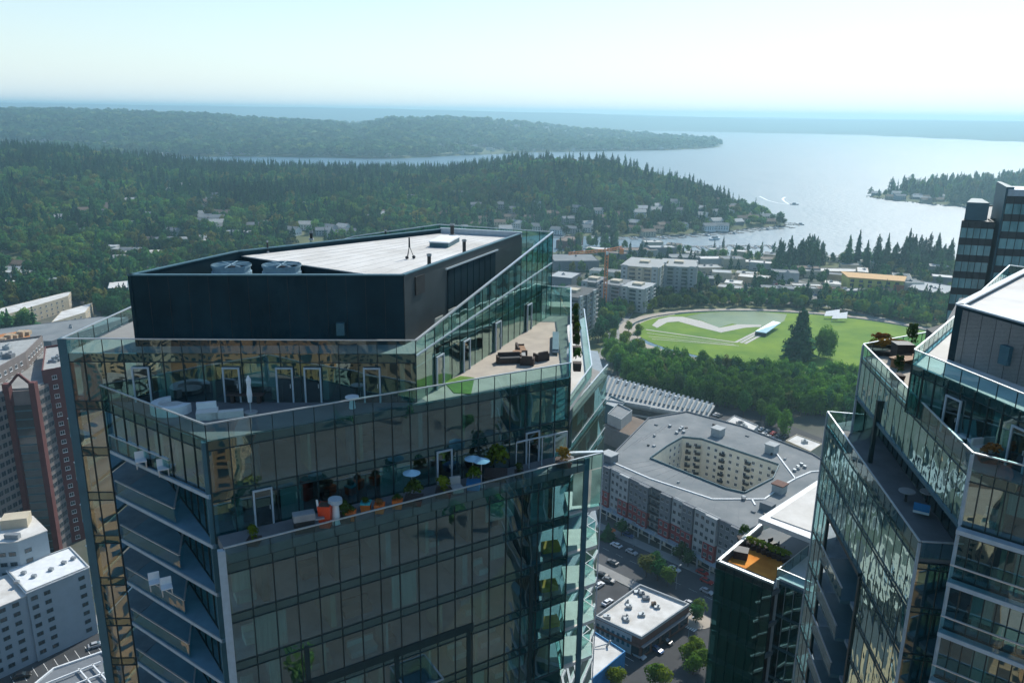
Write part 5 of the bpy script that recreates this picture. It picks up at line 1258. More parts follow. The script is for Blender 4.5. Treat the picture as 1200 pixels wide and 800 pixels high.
# crane
M_CRANE = pm('crane orange', (.62, .22, .07), .6, .1, 1)
cx, cy_ = P2(708, 366, 0); crn = thing('tower_crane', (cx, cy_, 0), 'orange tower crane standing between the grey flats behind the park', 'crane')
def lattice(b, p, q, wd, n, r=.18):
    p, q = Vector(p), Vector(q); d = (q-p).normalized(); u = Vector((0, 0, 1)) if abs(d.z) < .8 else Vector((1, 0, 0)); a = d.cross(u).normalized()*wd/2; c = a.cross(d).normalized()*wd/2
    cs = [a+c, a-c, -a-c, -a+c]
    for k in range(4):
        b.bar(p+cs[k], q+cs[k], r, r)
        for i in range(n): s0, s1 = p.lerp(q, i/n), p.lerp(q, (i+1)/n); b.bar(s0+cs[k], s1+cs[(k+1) % 4], r*.7, r*.7)
bm_ = MB(); lattice(bm_, (cx, cy_, 0), (cx, cy_, 48), 2.4, 18, .4); bm_.build('mast', M_CRANE, crn)
bm_ = MB(); lattice(bm_, (cx, cy_, 49), (cx-30, cy_-6, 47), 1.6, 12, .3); bm_.build('jib', M_CRANE, crn)
bm_ = MB(); lattice(bm_, (cx, cy_, 49), (cx+12, cy_+3, 51), 1.6, 5, .3); bm_.box(cx+10, cy_+1, 46, cx+13, cy_+4, 50); bm_.build('counter_jib', M_CRANE, crn)
MB().box(cx-1, cy_-2.6, 46, cx+1, cy_-1.2, 48.4).build('cab', M_WHITE2, crn)
# yellow building and the long roofs by the conifers
M_YB = pm('yellow green render', (.42, .42, .10), .85, .1, .5)
yb = P2(993, 341, 0); yb2 = P2(1056, 346, 0)
ybp = [yb, yb2, (yb2[0]+12, yb2[1]+22), (yb[0]+4, yb[1]+26)]
yt = thing('yellow_building', (*cen(ybp), 0), 'yellow three storey building with orange roof edge between park and conifers', 'building')
MB().prism(ybp, 0, 12).build('wall', M_YB, yt); MB().prism([lp(p, cen(ybp), -.05) for p in ybp], 12, 12.8).build('roof', pm('orange tan roof', (.55, .33, .13), .8, .1, .5), yt)
for i in range(6):
    a, b = offs(lp(yb, yb2, (i+.18)/6), lp(yb, yb2, (i+.62)/6), .05)
    for k in range(3): MB().wall(a, b, 1+3.7*k, 3.6+3.7*k, .1).build('window', M_PANE, yt)
MB().wall(*offs(lp(yb, yb2, .84), lp(yb, yb2, 1.03), .9), 0, 9, 1).build('brick_bay', pm('orange brick', (.40, .12, .06), .8, .1, 1), yt)
clear(*cen(ybp), 34)
block('grey_hall', 'long low blue-grey roofed hall right of the yellow building', 'building', poly_px([(1063, 338), (1075, 329), (1122, 336), (1118, 348)], 7), 7, M_GREYW, M_PALEG, nf=1, gear=2)
block('white_hall', 'long narrow white roof running in front of the tallest conifers', 'building', poly_px([(943, 318), (945, 314), (1003, 315), (1003, 319)], 6), 6, M_BEIGE, M_WHITE, gear=0)
for i, (px, py) in enumerate(((945, 334), (975, 338))): block('shop', ['low white roof just left of the yellow building', 'small reddish roof touching the yellow building'][i], 'shop', rect(P2(px, py, 5), 26, 12, -.15), 5, M_BEIGE, [M_WHITE, M_BRICK][i], gear=1)
k = 0
for (x0, y0, x1, y1, n) in ((862, 333, 925, 334, 9), (868, 338, 935, 343, 9), (1010, 352, 1100, 367, 12), (1030, 362, 1105, 376, 11), (930, 344, 990, 350, 7), (858, 342, 905, 346, 6), (1015, 347, 1050, 350, 5)):
    for i in range(n):
        px, py = lerp(x0, x1, i/n)+rr.uniform(-1, 1), lerp(y0, y1, i/n); c_ = nm[(k*5+i) % 8]; k += 1
        carp(c_, px, py, rr.choice([AV, .1]), c_+' car on the open lots beyond the park', 'cars on the lots beyond the park')
struct('car_park', MB().prism(ccw(poly_px([(850, 330), (935, 328), (1000, 346), (1110, 362), (1115, 384), (1030, 366), (930, 352), (860, 350)], 0)), -.2, .004), pm('worn pale asphalt', (.20, .20, .19), .9, .2, .05))
strip([P2(x, y, 0) for x, y in ((700, 372), (735, 358), (760, 352))], 12, .01, M_CONC, 'road'); strip([P2(x, y, 0) for x, y in ((700, 440), (712, 410), (722, 385), (738, 362), (775, 350), (860, 352), (960, 356), (1110, 392))], 9, .012, M_PAVE, 'road')
lawn2 = struct('grass_oval', MB().prism(ell(*P2(905, 342, 0), 26, 22), -.1, .02), M_LAWN)
for i in range(66):
    px = rr.choice([rr.uniform(900, 962), rr.uniform(985, 1112), rr.uniform(1025, 1112)]); py = float(np.interp(px, [885, 960, 1112], [314, 310, 312]))+rr.uniform(-3, 8); x, y = P2(px, py, 0)
    tree(('bro', 'ced', 'con', 'ced')[i % 4], x, y, (rr.uniform(18, 40) if i % 4 else rr.uniform(12, 20)), rr.uniform(12, 19), ('tall dark conifer' if i % 4 else 'rounded dark tree')+' in the ragged line before the lake, '+('left part' if px < 950 else 'middle part' if px < 1035 else 'right part'), 'trees in front of the lake'); clear(x, y, 3)
for i in range(16):
    px = rr.uniform(665, 730); py = rr.uniform(286, 293); x, y = P2(px, py, 0)
    tree('ced' if i % 2 else 'bro', x, y, rr.uniform(12, 20), rr.uniform(8, 11), 'dark tree in the clump by the bay just right of the tower', 'trees in the clump by the bay')
# ------------------------------------------------------------------ left side: towers, hotel, row houses
HT = thing('hotel_building', (*P2(45, 680, 22), 0), 'white seven storey block with pale roof at the lower left edge', 'building')
hz = 22.0
ha, hb, hc, hd = P2(31, 694, hz), P2(104, 664, hz), P2(82, 641, hz), P2(8, 668, hz)
hA = [ha, hb, hc, hd]; hB = [P2(-60, 735, hz-1), P2(31, 697, hz-1), P2(10, 672, hz-1), P2(-75, 700, hz-1)]
M_HOT = pm('hotel render', (.31, .38, .42), .8, .06, .4)
MB().prism(hA, 0, hz-.3).build('wall', M_HOT, HT); MB().prism([lp(p, cen(hA), -.03) for p in hA], hz-.3, hz).build('roof', M_WHITE2, HT)
MB().prism(hB, 0, hz-1.3).build('wall', M_HOT, HT); MB().prism([lp(p, cen(hB), -.01) for p in hB], hz-1.3, hz-1).build('roof', M_WHITE, HT)
windows(HT, ha, hb, 1.6, 7, 2.85, 2, 1.5, 1.2, M_COLB, m0_=.02, sill=False) if False else None
for (a, b, us) in ((ha, hb, (.10, .30, .86)), (hB[0], hB[1], (.35, .5, .66, .84)), (hb, hc, (.3, .6))):
    for u in us:
        c0, c1 = lp(a, b, u-.03), lp(a, b, u+.03); windows(HT, c0, c1, 1.8, 7, 2.85, 1, 1.7, 1.25, M_COLB, m0_=0, sill=False)
for px, py in ((60, 668), (40, 676), (20, 683), (75, 660), (86, 655), (28, 672)):
    vq = P2(px, py, hz); MB().box(vq[0]-.6, vq[1]-.5, hz, vq[0]+.6, vq[1]+.5, hz+.8).build('roof_unit', M_GREYM, HT)
ringpoly(hA, hz, .35, .3, HT, M_PALEG)
block('roof_house', 'small square stair housing on the roof edge of the white block', 'roof housing', rect(P2(8, 650, 24), 6, 4, .5), 2.2, M_CONC, M_WHITE, z=hz, gear=0, par=0)
hz2 = 30.0
h2 = [P2(-60, 640, hz2), P2(20, 634, hz2), P2(55, 621, hz2), P2(38, 604, hz2), P2(-60, 610, hz2)]
H2 = thing('white_block', (*cen(h2), 0), 'second pale building behind the hotel, its roof partly shaded', 'building')
MB().prism(h2, 0, hz2-.3).build('wall', M_HOT, H2); MB().prism([lp(p, cen(h2), -.015) for p in h2], hz2-.3, hz2).build('roof', M_WHITE, H2)
for a, b, us in ((h2[0], h2[1], (.5, .75, .9)), (h2[1], h2[2], (.3,))):
    for u in us: windows(H2, lp(a, b, u-.04), lp(a, b, u+.04), 3, 8, 3.2, 1, 1.9, 1.3, M_COLB, m0_=0, sill=False)
r = rect(P2(18, 604, hz2+3), 7, 5, .3); MB().prism(r, hz2, hz2+3).build('stair_housing', M_BEIGE, H2); MB().box(P2(5, 632, hz2)[0], P2(5, 632, hz2)[1], hz2, P2(5, 632, hz2)[0]+4, P2(5, 632, hz2)[1]+1.5, hz2+1.5).build('roof_unit', M_GREYM, H2)
# street below the hotel
strip([P2(x, y, 0) for x, y in ((-40, 790), (60, 752), (135, 722), (200, 690))], 10, .012, M_PAVE, 'pavement'); struct('car_park', MB().prism(ccw(poly_px([(-60, 830), (-50, 790), (135, 728), (160, 830)], 0)), -.2, .008), M_ASPH)
bays(P2(18, 803, 0), 9, math.atan2(*(lambda a, b: (b[1]-a[1], b[0]-a[0]))(P2(18, 803, 0), P2(110, 765, 0))))
carp('silver', 113, 757, AV-.2, 'silver car on the lot at the foot of the tower, lower left', 'cars at the lower left'); carp('black', 26, 793, AU+1.2, 'black car in the bays at the bottom left corner', 'cars at the lower left')
carp('white', 52, 757, 1.0, 'white car passing the foot of the white block', 'cars at the lower left')
sk_ = thing('glass_roof_pavilion', (*P2(95, 795, 6), 0), 'low pavilion with white roof beams at the tower foot, bottom left', 'pavilion')
pv = poly_px([(40, 800), (62, 782), (120, 762), (150, 790), (120, 830), (60, 830)], 7)
MB().prism(ccw(pv), 0, 6.6).build('wall', M_GREYW, sk_); ringpoly(ccw(pv), 6.6, .5, .5, sk_, M_WHITE2)
for i, (a, b) in enumerate((((50, 802), (118, 775)), ((92, 783), (108, 802)), ((108, 778), (126, 798)), ((60, 812), (130, 785)))): MB().bar((*P2(*a, 7.4), 7.4), (*P2(*b, 7.4), 7.4), .35, .4).build('roof_beam', M_WHITE2, sk_)
struct('shade_trees_base', MB().cyl(P2(78, 605, 0), 3, 3, 0, .1, 8), M_PATH)
for px, py in ((82, 612), (80, 625)): x, y = P2(px, py, 0); tree('yel', x, y, 9, 7, 'bright green street tree between the brown tower and the glass tower', 'trees at the tower foot')
# brown residential tower
bt = thing('brick_tower', (*P2(20, 450, 62), 0), 'tall brown and grey apartment tower with many window rows at the left edge', 'tower')
b0, b1, b2, b3, b4 = P2(-40, 470, 62), P2(8, 452, 62), P2(40, 450, 62), P2(76, 432, 62), P2(60, 408, 62)
M_BT = pm('tower precast', (.20, .175, .165), .85, .1, .5); M_BTB = pm('tower brick red brown', (.13, .050, .048), .85, .15, .5)
MB().prism([b0, b1, b2, b3, b4, P2(-40, 420, 62)], 0, 60).build('wall', M_BT, bt)
MB().prism(inset([b0, b1, b2, b3, b4, P2(-40, 420, 62)], 1), 60, 60.6).build('roof', M_PAVE, bt)
wl_ = [(b0, b1, 3), (b2, b3, 5)]
for a, b, n in wl_: windows(bt, a, b, 2.4, 19, 3.05, n*2, 1.8, 1.8, M_GREYW, sill=False)
g0, g1 = offs(b1, b2, .6); MB().wall(lp(g0, g1, .1), lp(g0, g1, .9), 0, 55, .6).build('glass_bay', M_TEALG if False else M_PANE, bt)
for k in range(18): p, q = offs(lp(g0, g1, .1), lp(g0, g1, .9), .04); MB().wall(p, q, 2+3*k, 2.5+3*k, .05).build('floor_band', M_COLB, bt)
for p in (lp(g0, g1, .02), lp(g0, g1, .98), b0, b3): MB().box(p[0]-1, p[1]-1, 0, p[0]+1, p[1]+1, 63).build('brick_pier', M_BTB, bt)
p, q = lp(g0, g1, -.05), lp(g0, g1, 1.05); mid = lp(p, q, .5); rf_ = MB(); rf_.bar((*p, 61), (mid[0], mid[1], 66), .8, .8); rf_.bar((mid[0], mid[1], 66), (*q, 61), .8, .8); rf_.build('gable_frame', M_BTB, bt)
block('brick_tower', 'brown tower top with white roof machinery, behind the gabled brown tower', 'tower', poly_px([(-30, 448), (30, 415), (50, 395), (-30, 405)], 66), 66, M_BT, M_CONC, nf=20, gear=5, group=None, sp=3.6)
block('brick_tower', 'narrow brown block with roof machinery squeezed against the glass tower', 'tower', poly_px([(48, 430), (75, 425), (80, 398), (52, 402)], 66), 64, M_BTB, M_CONC, nf=19, gear=3, sp=3.6)
osc = thing('scaffold_building', (*P2(18, 405, 22), 0), 'building wrapped in orange scaffolding sheets at the left edge', 'building')
MB().prism(ccw(poly_px([(-20, 412), (-20, 395), (34, 386), (36, 398)], 34)), 0, 34).build('wall', pm('orange sheeting', (.42, .17, .05), .8, .2, .3), osc)
for i in range(5): MB().prism(rect(P2(4+i*7, 398-i*2, 35), 3, 4, .2), 34, 36+i % 2).build('roof_unit', M_TAN, osc)
lg = block('long_hall', 'long low building with a plain blue-grey roof behind the scaffolding', 'building', poly_px([(-40, 400), (-30, 389), (118, 371), (150, 372), (60, 400)], 14), 14, M_GREYW, M_ROOFG, nf=3, gear=2, par=.3, sp=6)
for i, (q, lb) in enumerate(((((-4, 372), (80, 347), (84, 341), (-2, 362)), 'upper white-roofed row house, long and furthest left'), (((60, 378), (72, 365), (108, 355), (100, 366)), 'lower white-roofed row house nearest the glass tower'), (((126, 338), (128, 331), (150, 329), (150, 337)), 'small blue-walled block with pale roof behind the dark box'))):
    block('row_house', lb, 'building', poly_px(q, 11), 11, M_BEIGE if i < 2 else M_COLB, M_WHITE, nf=3, gear=0, par=.2, sp=6)
def settle(px, py, h):
    z = 5.0
    for _ in range(12): v = P2(px, py, z+h); z = lerp(z, zterr(*v), .6)
    return (v[0], v[1], z)
for i, (px, py, L_, W_) in enumerate(((118, 288, 34, 14), (150, 291, 30, 12), (172, 294, 40, 9), (186, 284, 12, 9), (285, 271, 44, 12), (322, 259, 34, 10), (240, 281, 14, 10), (98, 262, 14, 10), (20, 318, 22, 12), (8, 330, 20, 12), (52, 302, 16, 12), (160, 296, 30, 9), (355, 237, 26, 16), (130, 297, 24, 8))):
    block('flat_roofed_house', ['wide pale-roofed', 'pale-roofed', 'long low', 'small', 'long white-roofed', 'long pale', 'small pale', 'small grey', 'blue-roofed', 'blue-grey', 'small brown', 'low white-roofed', 'pale walled', 'grey strip'][i]+' building in the woods, '+['upper left of the dark box', 'left of the long low one', 'above the dark box corner', 'just above the dark box', 'above the box roof', 'highest in the clearing', 'beside the long white roof', 'among autumn trees', 'at the left edge', 'lowest at the left edge', 'near the left edge trees', 'in front of the pale roofs', 'in the right hand clearing', 'left of the dark box top'][i], 'building', rect(settle(px, py, 7)[:2], L_, W_, rr.uniform(-.25, .3)), 7, rr.choice([M_BEIGE, M_GREYW, M_PALEG]), rr.choice([M_WHITE, M_PALEG, M_CONC]), z=settle(px, py, 7)[2], nf=2, gear=0, par=.2, sp=6)
# ------------------------------------------------------------------ houses on the wooded slopes, docks, boats
rr = random.Random(33)
def house_meshes(L_, W_, h, wm, rm):
    wl = MB().box(-L_/2, -W_/2, -2, L_/2, W_/2, h).add([(-L_/2, -W_/2, h), (-L_/2, W_/2, h), (-L_/2, 0, h+W_*.28)], [(0, 1, 2)]).add([(L_/2, -W_/2, h), (L_/2, W_/2, h), (L_/2, 0, h+W_*.28)], [(0, 2, 1)])
    e = .6; r = MB(); r.hexa([(-L_/2-e, -W_/2-e, h-.2), (L_/2+e, -W_/2-e, h-.2), (L_/2+e, 0, h+W_*.28), (-L_/2-e, 0, h+W_*.28)], [(-L_/2-e, -W_/2-e, h+.05), (L_/2+e, -W_/2-e, h+.05), (L_/2+e, 0, h+W_*.28+.25), (-L_/2-e, 0, h+W_*.28+.25)])
    r.hexa([(-L_/2-e, 0, h+W_*.28), (L_/2+e, 0, h+W_*.28), (L_/2+e, W_/2+e, h-.2), (-L_/2-e, W_/2+e, h-.2)], [(-L_/2-e, 0, h+W_*.28+.25), (L_/2+e, 0, h+W_*.28+.25), (L_/2+e, W_/2+e, h+.05), (-L_/2-e, W_/2+e, h+.05)])
    wi = MB(); n = int(L_/3.2)
    for i in range(n):
        x = -L_/2+L_*(i+.5)/n
        for z in ((1.0, h*.58) if h > 5 else (1.0,)): wi.box(x-.8, -W_/2-.06, z, x+.8, -W_/2, z+1.3)
    for y in (-W_*.2, W_*.2): wi.box(L_/2, y-.6, 1.2, L_/2+.06, y+.6, 2.5); wi.box(-L_/2-.06, y-.6, 1.2, -L_/2, y+.6, 2.5)
    ch = MB().box(L_*.2, .4, h, L_*.2+.9, 1.3, h+W_*.28+1.2)
    return wl.mesh('wall', wm), r.mesh('roof', rm), wi.mesh('window', M_PANE), ch.mesh('chimney', M_BRICK)
HM = [(nm_, house_meshes(rr.uniform(13, 20), rr.uniform(9, 13), h_, wm_, rm_)) for nm_, h_, wm_, rm_ in (
    ('white walled', 6, M_WHITE2, M_ROOFG), ('beige walled', 6, M_BEIGE, M_ROOFB), ('grey walled', 3.6, M_GREYW, M_PALEG), ('pale walled', 6.4, M_PALEG, M_GREYW), ('tan walled', 3.8, M_TAN, M_ROOFB), ('white walled', 6.2, M_WHITE2, M_CONC))]
def house(k, x, y, z, rz, label, group):
    t = thing('house', (x, y, z), label, 'house', group, rz)
    for n_, me in zip(('wall', 'roof', 'window'), HM[k][1][:3]): o = put(n_, me, t, local=True); rf0 = o if n_ == 'roof' else None; 
    for c_ in t.children:
        if c_.name.startswith('roof'): put('chimney', HM[k][1][3], c_, local=True)
    clear(x, y, 10); clear(x-x/y*12, y-14, 9); return t
nh = 0
for i in range(900):
    if nh > 52: break
    x = rr.uniform(-60, 385); y = rr.uniform(1035, 1260); z = zterr(x, y)
    if not inpoly(x, y, LAND) or z > 22: continue
    if any(dist((x, y), (c[0], c[1])) < 19 for c in CLEAR): continue
    k = rr.randrange(6); shore = z < 7
    house(k, x, y, z, rr.uniform(-.7, .5), HM[k][0]+(' house by the water on the wooded peninsula shore' if shore else ' house among trees on the slope of the wooded peninsula'), 'houses on the peninsula shore' if shore else 'houses on the peninsula slope'); nh += 1
for i in range(90):
    px = rr.uniform(0, 640); py = rr.uniform(195, 330) if px < 200 else rr.uniform(195, 285) if px < 420 else rr.uniform(200, 262)
    v = P2(px, py, 10)
    for _ in range(3): v = P2(px, py, zterr(*v)+4)
    z = zterr(*v)
    if z > 52 or v[1] > 1500 or v[1] < 600: continue
    k = rr.randrange(6); house(k, v[0], v[1], z, rr.uniform(-.6, .6), HM[k][0]+' house half hidden in the woods, '+('far left' if px < 160 else 'left' if px < 320 else 'above the white roof' if px < 480 else 'near the lake inlet')+(' up high' if py < 235 else ' down low'), 'houses hidden in the woods')
for i in range(22):
    px = rr.uniform(1020, 1125); v = P2(px, lerp(236, 240, (px-1020)/100)-rr.uniform(2, 8), 2); 
    if inpoly(v[0], v[1], RPEN): k = rr.randrange(6); house(k, v[0], v[1], 2, rr.uniform(-.5, .5), HM[k][0]+' waterfront house on the small headland right of the speedboat', 'houses on the right headland')
DOCK = [MB().box(-1.2, -14, 0, 1.2, 10, .35).box(-5, -15.5, 0, 5, -13, .35).mesh('deck', M_PAVE), ]
pm_ = MB()
for y in (-14, -7, 0): pm_.cyl((-1.2, y), .18, .18, -1.5, 1.2, 6).cyl((1.2, y), .18, .18, -1.5, 1.2, 6)
DOCK.append(pm_.mesh('pile', M_BARK))
def hull(L_, W_, h):
    b = MB(); st = [(-.5, .42, 0), (-.2, .5, 0), (.2, .44, .05), (.42, .2, .12), (.5, .02, .2)]; vs = []
    for s, w__, r_ in st: vs += [(s*L_, -w__*W_, h*(1+r_)), (s*L_, -w__*W_*.7, -.3), (s*L_, w__*W_*.7, -.3), (s*L_, w__*W_, h*(1+r_))]
    fs = []
    for i in range(4): a = i*4; c = a+4; fs += [(a, a+1, c+1, c), (a+1, a+2, c+2, c+1), (a+2, a+3, c+3, c+2), (a+3, a, c, c+3)]
    fs += [(0, 3, 2, 1), (16, 17, 18, 19)]; return b.add(vs, fs)
BOAT = [hull(9, 3, 1.1).mesh('hull', M_WHITE2), MB().hexa([(-2.5, -1, 1.1), (1.8, -.9, 1.1), (1.8, .9, 1.1), (-2.5, 1, 1.1)], [(-2, -.85, 2.3), (.8, -.75, 2.3), (.8, .75, 2.3), (-2, .85, 2.3)]).mesh('cabin', M_PALEG), MB().box(.9, -.85, 1.5, 1.2, .85, 2.1).mesh('windscreen', M_PANE)]
def boat(x, y, rz, label, group, sc=1.0, nm_='motor_boat'):
    t = thing(nm_, (x, y, -.85), label, 'boat', group, rz); t.scale = (sc, sc, sc)
    for n_, me in zip(('hull', 'cabin', 'windscreen'), BOAT): put(n_, me, t, local=True)
    return t
nd = 0
SH = PEN_SHORE[1:11]
for i in range(len(SH)-1):
    L_ = dist(SH[i], SH[i+1]); n = max(1, int(L_/15))
    for j in range(n):
        p = lp(SH[i], SH[i+1], (j+.5)/n); d = ((SH[i+1][0]-SH[i][0])/L_, (SH[i+1][1]-SH[i][1])/L_); nx, ny = d[1], -d[0]; rz = math.atan2(d[1], d[0])+rr.uniform(-.2, .2)
        t = thing('boat_dock', (p[0]+nx*6, p[1]+ny*6, -.5), 'wooden jetty reaching from the peninsula shore into the bay', 'jetty', 'jetties along the peninsula shore', rz)
        put('deck', DOCK[0], t, local=True); put('pile', DOCK[1], t, local=True)
        if rr.random() < .6: boat(p[0]+nx*rr.uniform(14, 24)+d[0]*4, p[1]+ny*rr.uniform(12, 22)+d[1]*4, rz+1.57+rr.uniform(-.2, .2), 'white motor boat moored at a jetty on the peninsula shore', 'boats at the peninsula jetties', rr.uniform(.8, 1.4))
for i in range(12):
    px = lerp(790, 905, i/11); v = P2(px, 291.5+rr.uniform(-1, 1), 0); t = thing('boat_dock', (v[0], v[1]+10, -.5), 'jetty on the near shore of the bay behind the low roofs', 'jetty', 'jetties on the near shore', 3.14+rr.uniform(-.2, .2))
    put('deck', DOCK[0], t, local=True); put('pile', DOCK[1], t, local=True)
    if i % 2: boat(v[0]+5, v[1]+14, 1.5, 'white boat moored on the near shore of the bay', 'boats on the near shore', 1.2)
v = P2(838, 281, -.9); boat(v[0], v[1], .6, 'white cruiser alone in the middle of the bay mouth', 'boats under way', 2.0)
v = P2(931, 240, -.9); boat(v[0], v[1], -.3, 'small speedboat on the open lake ahead of its curved wake', 'boats under way', 1.6, 'speed_boat')
M_FOAM = pm('wake foam', (.85, .88, .88), .8, .1, .3)
def wake(pts, w0, w1):
    b = MB(); vs = []
    for i, p in enumerate(pts):
        a = pts[max(0, i-1)]; c = pts[min(len(pts)-1, i+1)]; d = Vector((c[0]-a[0], c[1]-a[1])).normalized(); n = Vector((-d.y, d.x))*lerp(w0, w1, i/(len(pts)-1))
        vs += [(p[0]+n.x, p[1]+n.y, -.86), (p[0]-n.x, p[1]-n.y, -.86)]
    b.v = vs; b.f = [(2*i, 2*i+1, 2*i+3, 2*i+2) for i in range(len(pts)-1)]; b.m = [0]*len(b.f); o = b.build('boat_wake', M_FOAM); o['kind'] = 'stuff'; o['label'] = 'white curved wake behind the speedboat'
wake([P2(x, y, -.86) for x, y in ((931, 240), (924, 239), (919, 236), (917, 233), (920, 231))], 1.2, 2.5)
wake([P2(x, y, -.86) for x, y in ((926, 240), (912, 238), (900, 235), (890, 230))], 1.0, 1.8)
# rocks along the shores
rk = MB()
for pl in (PEN_SHORE[1:13], NEAR_SHORE[1:10], RPEN[:7]):
    for a, b in zip(pl, pl[1:]):
        for j in range(int(dist(a, b)/5)):
            p = lp(a, b, (j+rr.random())/max(1, int(dist(a, b)/5))); rk.blob((p[0]+rr.uniform(-2, 2), p[1]+rr.uniform(-2, 2), -.6), rr.uniform(1, 3), rr.uniform(1, 3), rr.uniform(.8, 1.8), seed=j, n=5, k=3)
o = rk.build('shore_rocks', M_ROCK); o['kind'] = 'stuff'; o['label'] = 'pale stones lining the water edge'
# ------------------------------------------------------------------ woods
make_clear_grid()
rw = random.Random(99)
pts = []
y = 470.0; nforest = 0
def dens(x, y):
    a = x/y*949+600
    if y < 1030:
        lim = float(np.interp(y, [470, 560, 700, 900, 1030], [90, 120, 400, 620, 640]))
        if a > lim: return 0
    return 1
near = []
while y < 1980:
    stp = lerp(7.6, 11.0, min(1, (y-470)/1300)); x = -.72*y-30
    xm = min(400, .75*y)
    while x < xm:
        jx, jy = x+rw.uniform(-.5, .5)*stp, y+rw.uniform(-.5, .5)*stp; x += stp
        if not inpoly(jx, jy, LAND) or blocked(jx, jy): continue
        if y < 1030 and dens(jx, jy) == 0: continue
        if y < 1030 and jx > -40: continue
        nn = noise.noise(Vector((jx*.011, jy*.011, 5)))
        if nn > .42 and y < 950: continue
        z = zterr(jx, jy)
        if jy > 1000 and z < 2.0 and rw.random() < .5: continue
        nc = noise.noise(Vector((jx*.007, jy*.007, 31)))
        cprob = float(np.interp(y, [470, 800, 1000, 1300, 1500], [.16, .16, .22, .28, .5]))+nc*1.0
        if rw.random() < cprob: near.append((jx, jy, z, rw.uniform(18, 33) if y > 1000 else rw.uniform(13, 24), rw.uniform(9, 14), rw.randrange(3)))
        else: near.append((jx, jy, z, rw.uniform(8, 20), rw.uniform(10, 20), 3+rw.randrange(3)))
    y += stp*.95
# town trees scattered over open ground behind and beside the park, and the near shore
for i in range(2600):
    px = rw.uniform(655, 1120); py = rw.uniform(288, 375); x, y_ = P2(px, py, 0)
    if dist((x/1.27, y_/1.0), (190/1.27, 556)) < 100: continue
    if ((x-190)/125)**2+((y_-556)/97)**2 < 1 or blocked(x, y_) or not inpoly(x, y_, LAND): continue
    if 720 < px < 1120 and py > 352 or rw.random() < .32:
        if rw.random() < (.2 if py > 330 else .3): near.append((x, y_, 0, rw.uniform(12, 22), rw.uniform(6, 9), rw.randrange(3)))
        else: near.append((x, y_, 0, rw.uniform(8, 14), rw.uniform(8, 13), 3+rw.randrange(3)))
for i in range(2600):
    x, y_ = rw.uniform(700, 1600), rw.uniform(1425, 1900)
    if inpoly(x, y_, RPEN) and not blocked(x, y_) and (x > 770 or rw.random() < .25): near.append((x, y_, 2+12*sm(x, 760, 1150), rw.uniform(12, 36) if x > 760 else 15, rw.uniform(11, 18), rw.choice([0, 1, 2, 3, 4, 5])))
# the nearest woodland trees on the left are single trees
near.sort(key=lambda q: q[1]); singles = 0; rest = []
for q in near:
    a = q[0]/q[1]*949+600
    if singles < 78 and a < 170 and q[1] > 480 and q[1] < 700 and rw.random() < .6:
        k = 'con' if q[5] < 3 else 'bro'
        tree(k, q[0], q[1], q[3], q[4], ('dark pointed conifer' if k == 'con' else 'rounded broadleaf tree')+' in the wood above the white-roofed rows at the left', ('conifers' if k == 'con' else 'broadleaf trees')+' at the near edge of the left wood', z=q[2]); singles += 1
    else: rest.append(q)
gn_scatter('woodland', rest, CONL+BROL, label='dense mixed woodland of dark conifers and rounded trees covering the slopes')
# the wooded island and the far tree line
far = []
for i in range(20000):
    y_ = rw.uniform(2380, 6300) if rw.random() < .6 else rw.uniform(2380, 4200); x = rw.uniform(-.74, .27)*y_
    if not inpoly(x, y_, ISL): continue
    z = zisl(x, y_)
    if noise.noise(Vector((x*.002, y_*.002, 8))) > .33: continue
    far.append((x, y_, z-1, rw.uniform(22, 42), rw.uniform(34, 62), rw.randrange(2)) if rw.random() < .6 else (x, y_, z, rw.uniform(26, 44), rw.uniform(16, 26), 2+rw.randrange(2)))
gn_scatter('island_woodland', far, FARL, label='hazy blue wooded ridges across the water')
iv = MB()
for i in range(1100):
    y_ = rw.uniform(2420, 5200); x = rw.uniform(-.6, .24)*y_
    if not inpoly(x, y_, ISL): continue
    z = zisl(x, y_)+6; s = rw.uniform(4, 10); iv.box(x-s, y_-s*.6, z-8, x+s, y_+s*.6, z+5)
o = iv.build('far_houses', M_PALEG); o['kind'] = 'stuff'; o['label'] = 'pale specks of houses scattered over the far wooded ridges'
# ------------------------------------------------------------------ things on the roofs and terraces
def deckpos(px, inw=.85):              # a spot on the raised lower deck, inw metres behind its railing
    lo, hi = 0.0, 1.0; d = Vector((G_[0]-F_[0], G_[1]-F_[1])).normalized(); n = Vector((-d.y, d.x))
    for _ in range(30):
        m_ = (lo+hi)/2; q = lp(F_, G_, m_); v = Vector((q[0]+n.x*inw, q[1]+n.y*inw, DK-CAMZ))
        sx_ = 600+FPX*v.dot(RT)/v.dot(FW)
        if sx_ < px: lo = m_
        else: hi = m_
    return (q[0]+n.x*inw, q[1]+n.y*inw, DK)
def at_(px, py, z):
    if z == L3 and py > 530 and px < 700: return deckpos(px, .55+(.55 if px in (483, 554, 429, 581) else 0))
    v = P(px, py, z); return (v.x, v.y, z)
def setthing(name, px, py, z, label, cat, parts, group=None, rz=0):
    t = thing(name, at_(px, py, z), label, cat, group, rz)
    for n_, b, m_ in parts: put(n_, b.mesh(n_, m_), t, local=True)
    return t
def fanpos(px):
    v = P(px, 310, 139.95); s = (v.x, v.y)      # the fans stand on the plant floor; their rims show above the parapet
    FANP.append(s); return s
FANP = []
def setthing2(name, s, z, label, cat, parts, group=None, rz=0):
    t = thing(name, (s[0], s[1], z), label, cat, group, rz)
    for n_, b, m_ in parts: put(n_, b.mesh(n_, m_), t, local=True)
    return t
